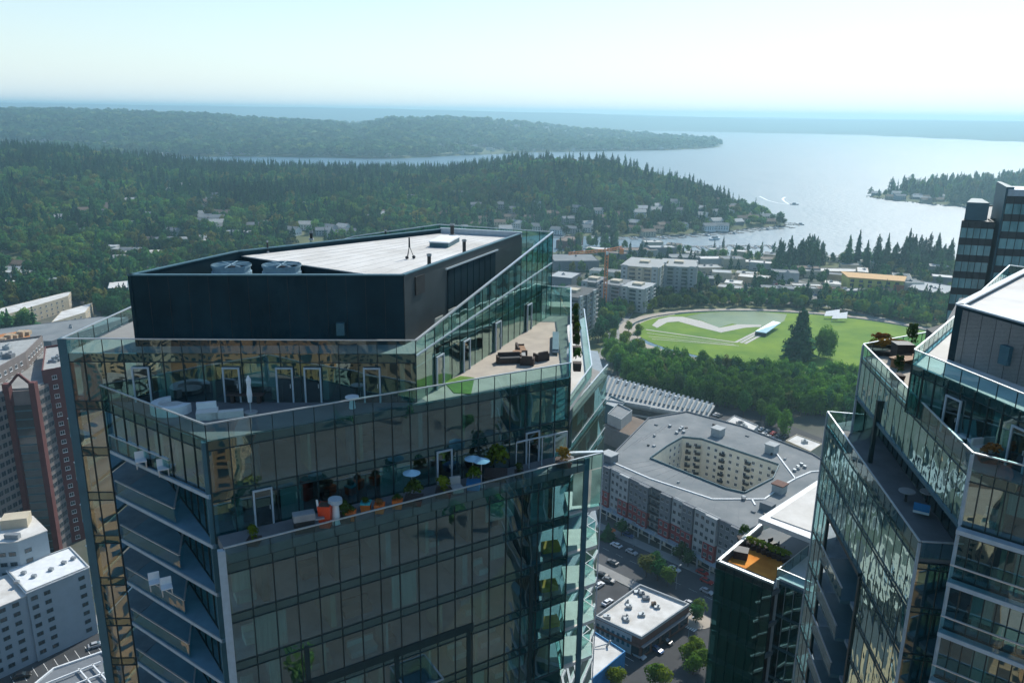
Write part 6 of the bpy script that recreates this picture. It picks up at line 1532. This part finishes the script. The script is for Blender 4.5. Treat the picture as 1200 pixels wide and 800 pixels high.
for i, px in enumerate((271, 330)):
    fan = MB().cyl((0, 0), 1.22, 1.22, 0, 2.4, 24, cap=False).cyl((0, 0), 1.30, 1.30, 1.75, 1.95, 24).cyl((0, 0), 1.3, 1.3, 2.3, 2.42, 24, cap=False)
    hub = MB().cyl((0, 0), .25, .25, 1.9, 2.3, 10); gr_ = MB()
    for a in range(8): gr_.bar((0, 0, 2.42), (1.28*math.cos(a*math.pi/4), 1.28*math.sin(a*math.pi/4), 2.42), .05, .04)
    bl_ = MB()
    for a in range(6): c, s = math.cos(a*1.047), math.sin(a*1.047); bl_.add([(c*.2, s*.2, 2.1), (c*1.1-s*.25, s*1.1+c*.25, 2.15), (c*1.15+s*.2, s*1.15-c*.2, 2.05)], [(0, 1, 2)])
    setthing2('cooling_fan', fanpos(px), 137.55, 'round galvanised cooling fan in the dark box, %s of the two' % ('left' if i == 0 else 'right, beside small pipes'), 'cooling fan', [('housing', fan, M_FAN), ('hub', hub, M_DARKM), ('grille', gr_, M_FAN), ('blade', bl_, M_DARKM)], 'cooling fans')
wr = bz-.34
def stack(px, py, h, r_, label): setthing('vent_pipe', px, py, wr, label, 'vent pipe', [('pipe', MB().cyl((0, 0), r_, r_, 0, h, 10), M_DARKM), ('cap', MB().cyl((0, 0), r_*1.3, r_*1.3, h-.15, h, 10), M_GREYM), ('flashing', MB().cyl((0, 0), r_*1.9, r_*1.6, 0, .12, 10), M_PALEG)], 'vent pipes on the white roof')
stack(544, 298, 1.1, .13, 'dark vent pipe on the white roof near its right edge, taller of the right pair'); stack(503, 312, .85, .13, 'short dark vent pipe nearest the right front corner of the white roof')
stack(530, 276, 1.0, .16, 'dark vent pipe at the far edge of the white roof'); stack(365, 281, .7, .12, 'small dark vent pipe at the left rim of the white roof'); stack(452, 279, .7, .08, 'thin vent pipe near the far rim of the white roof'); stack(314, 296, .9, .06, 'thin pipe beside the left cooling fan at the roof edge')
td = MB()
for a in range(3): td.tube((.3*math.cos(a*2.1), .3*math.sin(a*2.1), .1), (0, 0, .9), .025, 5)
setthing('rooftop_davit', 480, 303, wr, 'small dark tripod with round weights standing in the middle of the white roof', 'tripod', [('leg', td, M_DARKM), ('weight', MB().blob((.3, 0, .12), .13, .13, .12, amp=0).blob((-.15, -.26, .12), .13, .13, .12, amp=0), M_DARKM), ('post', MB().cyl((0, 0), .07, .05, .8, 1.5, 8), M_DARKM)])
setthing('roof_hatch', 522, 287, wr, 'long low pale roof hatch near the far end of the white roof', 'roof hatch', [('base', MB().box(-.9, -1.3, 0, .6, 2.0, .35), M_COLB), ('lid', MB().box(-.95, -1.35, .35, .65, 2.05, .45), M_WHITE2)], rz=-.2)
# first terrace: parasol, ring sofa, table, loungers
setthing('folded_parasol', 294, 484, L1, 'closed white parasol standing at the terrace corner behind the railing', 'parasol', [('canopy', MB().cyl((0, 0), .12, .17, .7, 1.2, 8).cyl((0, 0), .17, .11, 1.2, 1.8, 8).cyl((0, 0), .13, .16, 1.8, 2.1, 8).cyl((0, 0), .15, .03, 2.1, 2.35, 8), M_WHITE2), ('pole', MB().cyl((0, 0), .04, .04, 0, .8, 6), M_METAL), ('base', MB().cyl((0, 0), .4, .4, 0, .1, 12), M_CONC)])
rg = MB()
for i in range(14):
    a0, a1 = 2.0+i*.3, 2.0+(i+1)*.3
    rg.hexa([(r_*math.cos(a), r_*math.sin(a), 0) for a, r_ in ((a0, .75), (a0, 1.2), (a1, 1.2), (a1, .75))], [(r_*math.cos(a), r_*math.sin(a), .55) for a, r_ in ((a0, .75), (a0, 1.2), (a1, 1.2), (a1, .75))])
setthing('ring_sofa', 202, 481, L1, 'white ring-shaped sofa on the shaded terrace by the sloping railing', 'sofa', [('seat', rg, M_WHITE2), ('cushion', MB().cyl((0, 0), .7, .7, .1, .35, 16), M_CUSH)])
setthing('corner_sofa', 252, 488, L1, 'white angular day bed next to the closed parasol', 'sofa', [('seat', MB().box(-1, -.5, 0, .2, .5, .45).box(-.2, -.5, 0, 1.6, -.05, .4), M_CUSH), ('backrest', MB().box(-1, .3, .4, .1, .55, .8), M_WHITE2)], rz=.3)
setthing('fire_table', 290, 470, L1, 'dark low table behind the day bed by the door', 'table', [('table_top', MB().box(-1.1, -.5, .5, 1.1, .5, .6), M_WICK), ('leg', MB().box(-.9, -.4, 0, -.7, .4, .5).box(.7, -.4, 0, .9, .4, .5), M_WICK)])
setthing('side_table', 413, 478, L1, 'small round white pedestal table behind the railing, right of the corner', 'table', [('table_top', MB().cyl((0, 0), .42, .42, .68, .74, 16), M_WHITE2), ('pedestal', MB().cyl((0, 0), .22, .12, 0, .68, 10), M_WHITE2)])
# furniture on the sunlit terrace
for i, (px, py, rz, lb) in enumerate(((597, 425, .2, 'dark wicker sofa left of the low table on the sunlit terrace'), (611, 415, 1.7, 'dark wicker sofa at the far side of the low table'), (634, 422, -2.6, 'dark wicker armchair on the right of the sunlit seating group'), (618, 427, 3.0, 'dark wicker armchair in front of the low table, near the railing'))):
    w_ = .8 if i < 2 else .38
    setthing('wicker_sofa', px, py, L1, lb, 'armchair' if i > 1 else 'sofa', [('seat', MB().box(-w_, -.32, 0, w_, .32, .38), M_WICK), ('backrest', MB().box(-w_, .22, .38, w_, .36, .72), M_WICK), ('armrest', MB().box(-w_-.12, -.32, 0, -w_, .36, .55), M_WICK), ('armrest', MB().box(w_, -.32, 0, w_+.12, .36, .55), M_WICK), ('cushion', MB().box(-w_+.05, -.3, .38, w_-.05, .2, .46), M_TEAK if i == 1 else M_INTD)], 'wicker seats on the sunlit terrace', rz)
setthing('low_table', 606, 421, L1, 'low pale table with a tan fire bowl in the middle of the wicker seats', 'table', [('table_top', MB().box(-.6, -.5, .3, .6, .5, .45), M_CONC), ('fire_bowl', MB().cyl((0, 0), .3, .35, .45, .62, 10), M_TEAK)])
def planter(px, py, z, label, w_=.35, h_=.5, plh=.5, fol=None, group=None, pot=None, py_rz=0, l_=None):
    l_ = l_ or w_
    fm = fol or F_BRO; c = bpy.data.objects
    t = thing('potted_shrub', at_(px, py, z), label, 'planter', group, py_rz)
    put('pot', MB().hexa([(-l_*.85, -w_*.85, 0), (l_*.85, -w_*.85, 0), (l_*.85, w_*.85, 0), (-l_*.85, w_*.85, 0)], [(-l_, -w_, h_), (l_, -w_, h_), (l_, w_, h_), (-l_, w_, h_)]).mesh('pot', pot or M_WICK), t, local=True)
    o = put('foliage', random.choice([leafball(fm, 0), leafball(fm, 1)]), t, (0, 0, h_-.15), local=True); o.scale = (l_*2.7, w_*2.7, plh*1.15)
    return t
LB = {}
def leafball(m_, s):
    if (m_.name, s) not in LB: LB[(m_.name, s)] = broad_mesh('foliage', 400+s, 260, .07, m_, lobes=5)
    return LB[(m_.name, s)]
F_AUT = foliage('autumn foliage', [(.30, .20, .04), (.22, .09, .03), (.28, .16, .05)])
F_SHR = foliage('shrub foliage', [(.06, .11, .03), (.04, .08, .02), (.09, .14, .03)])
for i in range(6):
    px, py = lerp(676, 674, i/5), (434, 415, 402, 393, 384, 377)[i]
    planter(px, py, L1, 'dark planter box with upright shrub along the sunlit side railing', .3, .6, 1.1, F_SHR if i % 2 else F_BRO, 'planters along the side railing')
setthing('bench', 656, 364, L1, 'pale box bench at the far end of the sunlit terrace', 'bench', [('seat', MB().box(-1, -1.0, .45, 1, 1.0, .6), M_TERR), ('base', MB().box(-.9, -.9, 0, .9, .9, .45), M_BEIGE)])
setthing('sun_lounger', 651, 405, L1, 'narrow pale sun lounger beside the planter row', 'sun lounger', [('frame', MB().box(-.25, -2.6, .2, .25, 2.6, .35), M_METALL), ('mattress', MB().box(-.24, -2.5, .35, .24, 2.5, .45), M_COLB)], rz=-.05)
# lower terrace, tier three
lt = L3
def pot(px, py, label, fm=None, w_=.3, h_=.45, ph=.6, z=lt, pt=None, g=None): return planter(px, py, z, label, w_, h_, ph, fm, g, pt)
setthing('grill', 357, 606, lt, 'steel barbecue grill on the lower terrace left of the tall orange pot', 'grill', [('hood', MB().box(-.6, -.3, .75, .6, .3, 1.15), M_GREYM), ('cart', MB().box(-.55, -.25, 0, .55, .25, .75), M_DARKM), ('shelf', MB().box(.6, -.3, .7, 1.1, .3, .78), M_GREYM)], rz=.4)
setthing('orange_pot', 382, 603, lt, 'tall square bright orange-red pot on the lower terrace', 'pot', [('pot', MB().hexa([(-.3, -.3, 0), (.3, -.3, 0), (.3, .3, 0), (-.3, .3, 0)], [(-.36, -.36, 1.35), (.36, -.36, 1.35), (.36, .36, 1.35), (-.36, .36, 1.35)]), pm('orange red glaze', (.62, .06, .02), .5, .1, 2)), ('soil', MB().box(-.31, -.31, 1.3, .31, .31, 1.36), M_BARK)])
setthing('patio_heater', 394, 600, lt, 'white pedestal with a round top right of the orange-red pot', 'pedestal', [('base', MB().cyl((0, 0), .28, .18, 0, 1.3, 12), M_WHITE2), ('top', MB().cyl((0, 0), .42, .40, 1.3, 1.55, 16), M_METALL)])
setthing('pole_light', 376, 606, lt, 'slim pale leaning post in front of the orange-red pot', 'post', [('pole', MB().tube((0, 0, 0), (-.15, 0, 1.7), .06, 8), M_WHITE2)])
for i, (px, py) in enumerate(((411, 602), (429, 595), (445, 590), (466, 583))):
    planter(px, py, lt, 'low orange pot with a plant, %s of four in a row behind the lower railing' % ('leftmost', 'second', 'third', 'last')[i], .30, .55, .45, F_SHR if i != 2 else F_AUT, 'orange pots on the lower terrace', pt if False else M_ORANGE)
planter(404, 596, lt, 'green shrub in a dark pot right of the white pedestal', .4, .4, 1.0, F_SHR); planter(485, 578, lt, 'bushy green shrub under the left round parasol', .55, .4, 1.2, F_SHR)
planter(298, 628, lt, 'yellow green plant at the left corner of the lower terrace', .35, .35, .9, F_YEL)
planter(520, 577, lt, 'flowering yellow green planter below the middle of the lower railing', .5, .4, 1.0, F_YEL); planter(555, 566, lt, 'round clipped green shrub in a blue pot between the parasols', .45, .45, 1.1, F_YEL, None, M_BLUEW)
planter(581, 562, lt, 'largest bright green shrub on the lower terrace, right of the pale blue parasol', .75, .4, 1.9, F_YEL); planter(660, 540, lt, 'reddish autumn shrub at the right end of the lower terrace', .55, .4, 1.0, F_AUT); planter(608, 555, lt, 'small green plant beside the largest shrub', .3, .4, .7, F_SHR)
for i, (px, py, lb) in enumerate(((483, 583, 'pale blue round parasol over the bushy shrub, leftmost of three'), (554, 552, 'pale blue round parasol, middle and farthest of three'), (564, 563, 'pale blue round parasol, right and nearest of three'))):
    setthing('parasol', px, py, lt, lb, 'parasol', [('canopy', MB().cyl((0, 0), .55, .03, 1.75, 1.98, 12), pm('pale blue canvas', (.30, .50, .62), .8, .1, 1)), ('pole', MB().cyl((0, 0), .03, .03, 0, 1.9, 6), M_METAL), ('base', MB().cyl((0, 0), .25, .25, 0, .08, 10), M_CONC)], 'round parasols on the lower terrace')
setthing('stool', 429, 584, lt, 'small turquoise topped stool by the glass wall of the lower terrace', 'stool', [('seat', MB().box(-.3, -.3, .5, .3, .3, .6), pm('turquoise paint', (.05, .42, .45), .6, .1, 1)), ('leg', MB().box(-.25, -.25, 0, -.18, .25, .5).box(.18, -.25, 0, .25, .25, .5), M_GREYM)])
setthing('armchair', 535, 571, lt, 'pale grey armchair between the yellow planter and the clipped shrub', 'armchair', [('seat', MB().box(-.35, -.35, .1, .35, .35, .45), M_CONC), ('backrest', MB().box(-.35, .25, .45, .35, .4, .95), M_CONC)], rz=.4)
setthing('lounge_chair', 682, 452, 126.6, 'pale lounge chair on the small side terrace beside the pointed glass screen', 'lounge chair', [('seat', MB().box(-.8, -.4, .2, .8, .4, .42), M_CUSH), ('backrest', MB().box(-.9, -.4, .42, -.7, .4, .9), M_CUSH)], rz=.3)
# balcony chairs on the left side
for i, (px, py, z, lb) in enumerate(((166, 547, L2, 'pale chair on the topmost left balcony'), (192, 556, L2, 'pale table chair on the topmost left balcony, right of the other'), (182, 689, L4, 'white mesh chair on the fourth left balcony, left one'), (196, 695, L4, 'white mesh chair on the fourth left balcony, right one'))):
    setthing('balcony_chair', px, py, z+.01, lb, 'chair', [('seat', MB().box(-.3, -.3, .4, .3, .3, .46), M_WHITE2), ('backrest', MB().box(-.3, .25, .46, .3, .3, .9), M_WHITE2), ('leg', MB().box(-.28, -.28, 0, -.22, .28, .4).box(.22, -.28, 0, .28, .28, .4), M_METAL)], 'white balcony chairs', rz=.5)
# right tower terraces
for i, (px, py, rz, lb) in enumerate(((1122, 512, 2.9, 'white high-backed lounger, leftmost on the right tower terrace'), (1139, 520, 2.9, 'white high-backed lounger, second from the left on the right tower terrace'))):
    setthing('sun_lounger', px, py, L1, lb, 'sun lounger', [('seat', MB().box(-.32, -.9, .25, .32, .6, .35), M_WHITE2), ('backrest', MB().hexa([(-.32, .5, .3), (.32, .5, .3), (.32, .6, .3), (-.32, .6, .3)], [(-.32, 1.0, 1.05), (.32, 1.0, 1.05), (.32, 1.1, 1.05), (-.32, 1.1, 1.05)]), M_WHITE2), ('leg', MB().box(-.3, -.8, 0, -.24, .5, .25).box(.24, -.8, 0, .3, .5, .25), M_METAL)], 'white loungers on the right tower', rz-3.14)
for i, (px, py, rz, w_, lb) in enumerate(((1150, 532, .3, .4, 'white low chair near the corner of the right tower terrace'), (1177, 534, -.5, .7, 'white two-seat sofa on the right tower terrace'), (1182, 538, -.5, .45, 'white footstool in front of the two-seat sofa'), (1203, 545, -.4, .8, 'pale sofa cut off by the right edge'))):
    setthing('outdoor_sofa', px, py, L1, lb, 'sofa', [('seat', MB().box(-w_, -.4, .15, w_, .4, .42), M_CUSH), ('backrest', MB().box(-w_, .3, .42, w_, .42, .8), M_CUSH) if i != 2 else ('cushion', MB().box(-w_, -.35, .42, w_, .35, .5), M_CUSH)], rz=rz)
for i, (px, py, l_, w_, fm, rz, lb) in enumerate(((1033, 407, .9, .5, F_AUT, -.3, 'golden flowering planter at the tip of the right tower terrace'), (1041, 416, 1.5, .5, F_AUT, -.3, 'large golden and red planter, middle of the terrace tip'), (1051, 444, .4, .4, F_SHR, 0, 'green shrub by the railing of the terrace tip'), (1066, 412, .5, .5, F_SHR, 0, 'dark tall shrub where the two railings meet'),
    (1158, 541, .5, .3, F_AUT, -.2, 'brown dried grass planter behind the near corner railing'), (1186, 511, 1.1, .35, F_AUT, -.4, 'long planter of rust brown grasses behind the sofa'), (1199, 520, .8, .35, F_AUT, -.4, 'second rust brown grass planter at the right edge'), (1022, 409, .3, .3, F_YEL, 0, 'small yellow plant in the very tip of the terrace'))):
    planter(px, py, L1, lb, w_, .35, (.9, 1.0, 1.4, 1.9, .8, .9, .8, .6)[i], fm, 'planters on the right tower', None, rz, l_)
setthing('dining_table', 1061, 430, L1, 'brown wooden table on the pointed terrace of the right tower', 'table', [('table_top', MB().box(-1.2, -.6, .68, 1.2, .6, .76), M_TEAK), ('leg', MB().box(-1, -.5, 0, -.9, .5, .68).box(.9, -.5, 0, 1, .5, .68), M_TEAK)], rz=.5)
setthing('stacked_box', 1055, 423, L1, 'dark covered stack beside the wooden table', 'box', [('cover', MB().box(-.6, -.5, 0, .6, .5, 1.3), M_WICK), ('lid', MB().box(-.65, -.55, 1.3, .65, .55, 1.4), M_DARKM)])
setthing('round_table', 1061, 587, L3, 'round pale table on the long lower deck of the right tower, nearer the pointed wall', 'table', [('table_top', MB().cyl((0, 0), .5, .5, .68, .74, 18), M_CONC), ('pedestal', MB().cyl((0, 0), .1, .06, 0, .68, 8), M_DARKM)]); setthing('round_table', 1086, 588, L3, 'round pale table against the recessed wall of the lower deck', 'table', [('table_top', MB().cyl((0, 0), .5, .5, .68, .74, 18), M_CONC), ('pedestal', MB().cyl((0, 0), .1, .06, 0, .68, 8), M_DARKM)])
setthing('deck_chair', 1079, 603, L3, 'white and turquoise deck chair on the lower deck', 'chair', [('seat', MB().box(-.45, -.4, .25, .45, .4, .42), M_WHITE2), ('backrest', MB().box(-.45, .3, .42, .45, .42, .9), M_BLUEW)], rz=2.6)
# rust coloured roof terrace of the lower block
zr2 = zm-1.05
setthing('hot_tub', 868, 652, zr2, 'small dark cube cover standing on the rust coloured terrace', 'cover', [('cover', MB().box(-.8, -.7, 0, .8, .7, .9), M_WICK), ('lid', MB().box(-.85, -.75, .9, .85, .75, 1.0), M_DARKM)], rz=-.4)
for i in range(8):
    planter(lerp(878, 920, i/7), lerp(640, 657, i/7), zr2+.0, 'yellow flowering bush in the long row dividing the rust terrace', .55, .6, .9, F_AUTY if False else F_YEL, 'yellow bushes on the rust terrace')
planter(870, 634, zr2, 'dark green bush at the end of the yellow row by the white parapet', .6, .5, 1.8, F_SHR)
for i, (px, py) in enumerate(((893, 640), (905, 638), (915, 643))): setthing('lounge_chair', px, py, zr2, 'dark garden chair on the grey deck under the canopy, %s of three' % ('left', 'middle', 'right')[i], 'chair', [('seat', MB().box(-.4, -.4, .1, .4, .4, .4), M_DARKM), ('backrest', MB().box(-.4, .3, .4, .4, .42, .8), M_DARKM)], 'dark chairs under the canopy', rz=.5*i)
# ------------------------------------------------------------------ the town behind and beside the camera, mirrored in the glass
rc = random.Random(17)
walls = [M_BRICK, M_TAN, M_BEIGE, M_TAN, M_TAN, M_CONC, M_BRICK]; roofs = [M_CONC, M_BROWNR, M_TERR, M_BROWNR, M_ROOFB]
spots = []
for gi in range(-7, 8):
    for gj in range(-9, 1):
        c = G((-10, -10), gi*50+rc.uniform(-3, 3), gj*50+rc.uniform(-3, 3))
        if c[1] > -45 or abs(c[0]) > 300 or c[1] < -420: continue
        spots.append((c, rc.uniform(30, 42), rc.uniform(28, 40), rc.choice([6, 9, 14, 20, 28, 40, 60])))
for c_ in ((-60, 190), (-95, 300), (-30, 250), (-40, 330), (-90, 380), (-150, 420), (-10, 400), (-60, 120), (-120, 140), (-20, 170), (15, 330), (-210, 370)):
    spots.append((c_, rc.uniform(28, 40), rc.uniform(24, 34), rc.choice([8, 12, 18, 22])))
for c_, L_, W_, h in (((-75, -95), 44, 26, 66), ((-16, -112), 50, 26, 72), ((48, -92), 34, 26, 58), ((110, -125), 40, 30, 74), ((-140, -60), 36, 30, 60), ((-160, 30), 36, 30, 45), ((10, -190), 50, 30, 85), ((-80, -210), 50, 30, 88)):
    spots = [q for q in spots if dist(q[0], c_) > 38]; spots.append((c_, L_, W_, h))
for i, (c, L_, W_, h) in enumerate(spots):
    if c[1] < -40 and i < len(spots)-8: h = min(h*1.6, abs(c[1])*.7)
    wm_ = walls[i % 7] if i < len(spots)-8 else M_SUNTAN
    t = thing('city_block', (*c, 0), 'flat-roofed town block mirrored in the tower glass, standing outside the view', 'building', 'town blocks outside the view')
    r_ = rect(c, L_, W_, AU); MB().prism(r_, 0, h).build('wall', wm_, t); MB().prism(inset(r_, .5), h, h+.3).build('roof', roofs[(i*3) % 5] if i < len(spots)-8 else M_BROWNR, t)
    for _ in range(5):
        q = lp(lp(r_[0], r_[1], rc.uniform(.2, .8)), lp(r_[3], r_[2], rc.uniform(.2, .8)), rc.uniform(.2, .8)); s = rc.uniform(1, 3)
        MB().box(q[0]-s, q[1]-s*.6, h, q[0]+s, q[1]+s*.6, h+rc.uniform(1, 3)).build('roof_unit', rc.choice([M_GREYM, M_BEIGE, M_DARKM]), t)
    b = MB()
    for k in range(4):
        p, q = r_[k], r_[(k+1) % 4]
        for f_ in range(int(h/3.2)):
            for j in range(int(dist(p, q)/5)):
                n = int(dist(p, q)/5); a_, b_ = offs(lp(p, q, (j+.25)/n), lp(p, q, (j+.75)/n), .06); b.wall(a_, b_, f_*3.2+1, f_*3.2+2.6, .06)
    o = b.build('window', M_PANE, t); o['kind'] = 'stuff'
bt_ = []
for i in range(170):
    x, y_ = rc.uniform(-300, 300), rc.uniform(-430, -50)
    if any(abs(x-c[0])+abs(y_-c[1]) < 34 for c, *_ in spots): continue
    bt_.append((x, y_, 0, rc.uniform(8, 15), rc.uniform(8, 12), 3+rc.randrange(3)))
gn_scatter('street_greenery', bt_, CONL+BROL, label='street trees of the blocks mirrored in the glass')
gb = MB()
gb.add([(-340, -480, -.005), (340, -480, -.005), (340, -42, -.005), (-340, -42, -.005)], [(0, 1, 2, 3)])
for s in range(-7, 8):
    a, b_ = G((-10, -10), s*50+25, -440), G((-10, -10), s*50+25, 0); c_, d_ = offs(a, b_, 9); gb.add([(*a, .0), (*c_, .0), (*d_, .0), (*b_, .0)], [(0, 3, 2, 1)])
for o_ in [gb.build('road', M_ROAD)]: o_['kind'] = 'structure'; o_.location.z = .01
# ------------------------------------------------------------------ haze
HZ = bpy.data.materials.new('haze'); HZ.use_nodes = True; t_ = HZ.node_tree; t_.nodes.remove(t_.nodes['Principled BSDF'])
pv_ = t_.nodes.new('ShaderNodeVolumePrincipled'); pv_.inputs['Color'].default_value = (0.52, 0.85, 1.0, 1); pv_.inputs['Density'].default_value = 1.6e-4; pv_.inputs['Anisotropy'].default_value = 0.45
t_.links.new(pv_.outputs[0], t_.nodes['Material Output'].inputs['Volume'])
hb_ = MB().box(-9500, -5000, -9, 17000, 17000, 205).build('haze', HZ); hb_['kind'] = 'stuff'; hb_['label'] = 'thin pale blue summer haze'
for nm_, me_ in list(REST.items()): pass
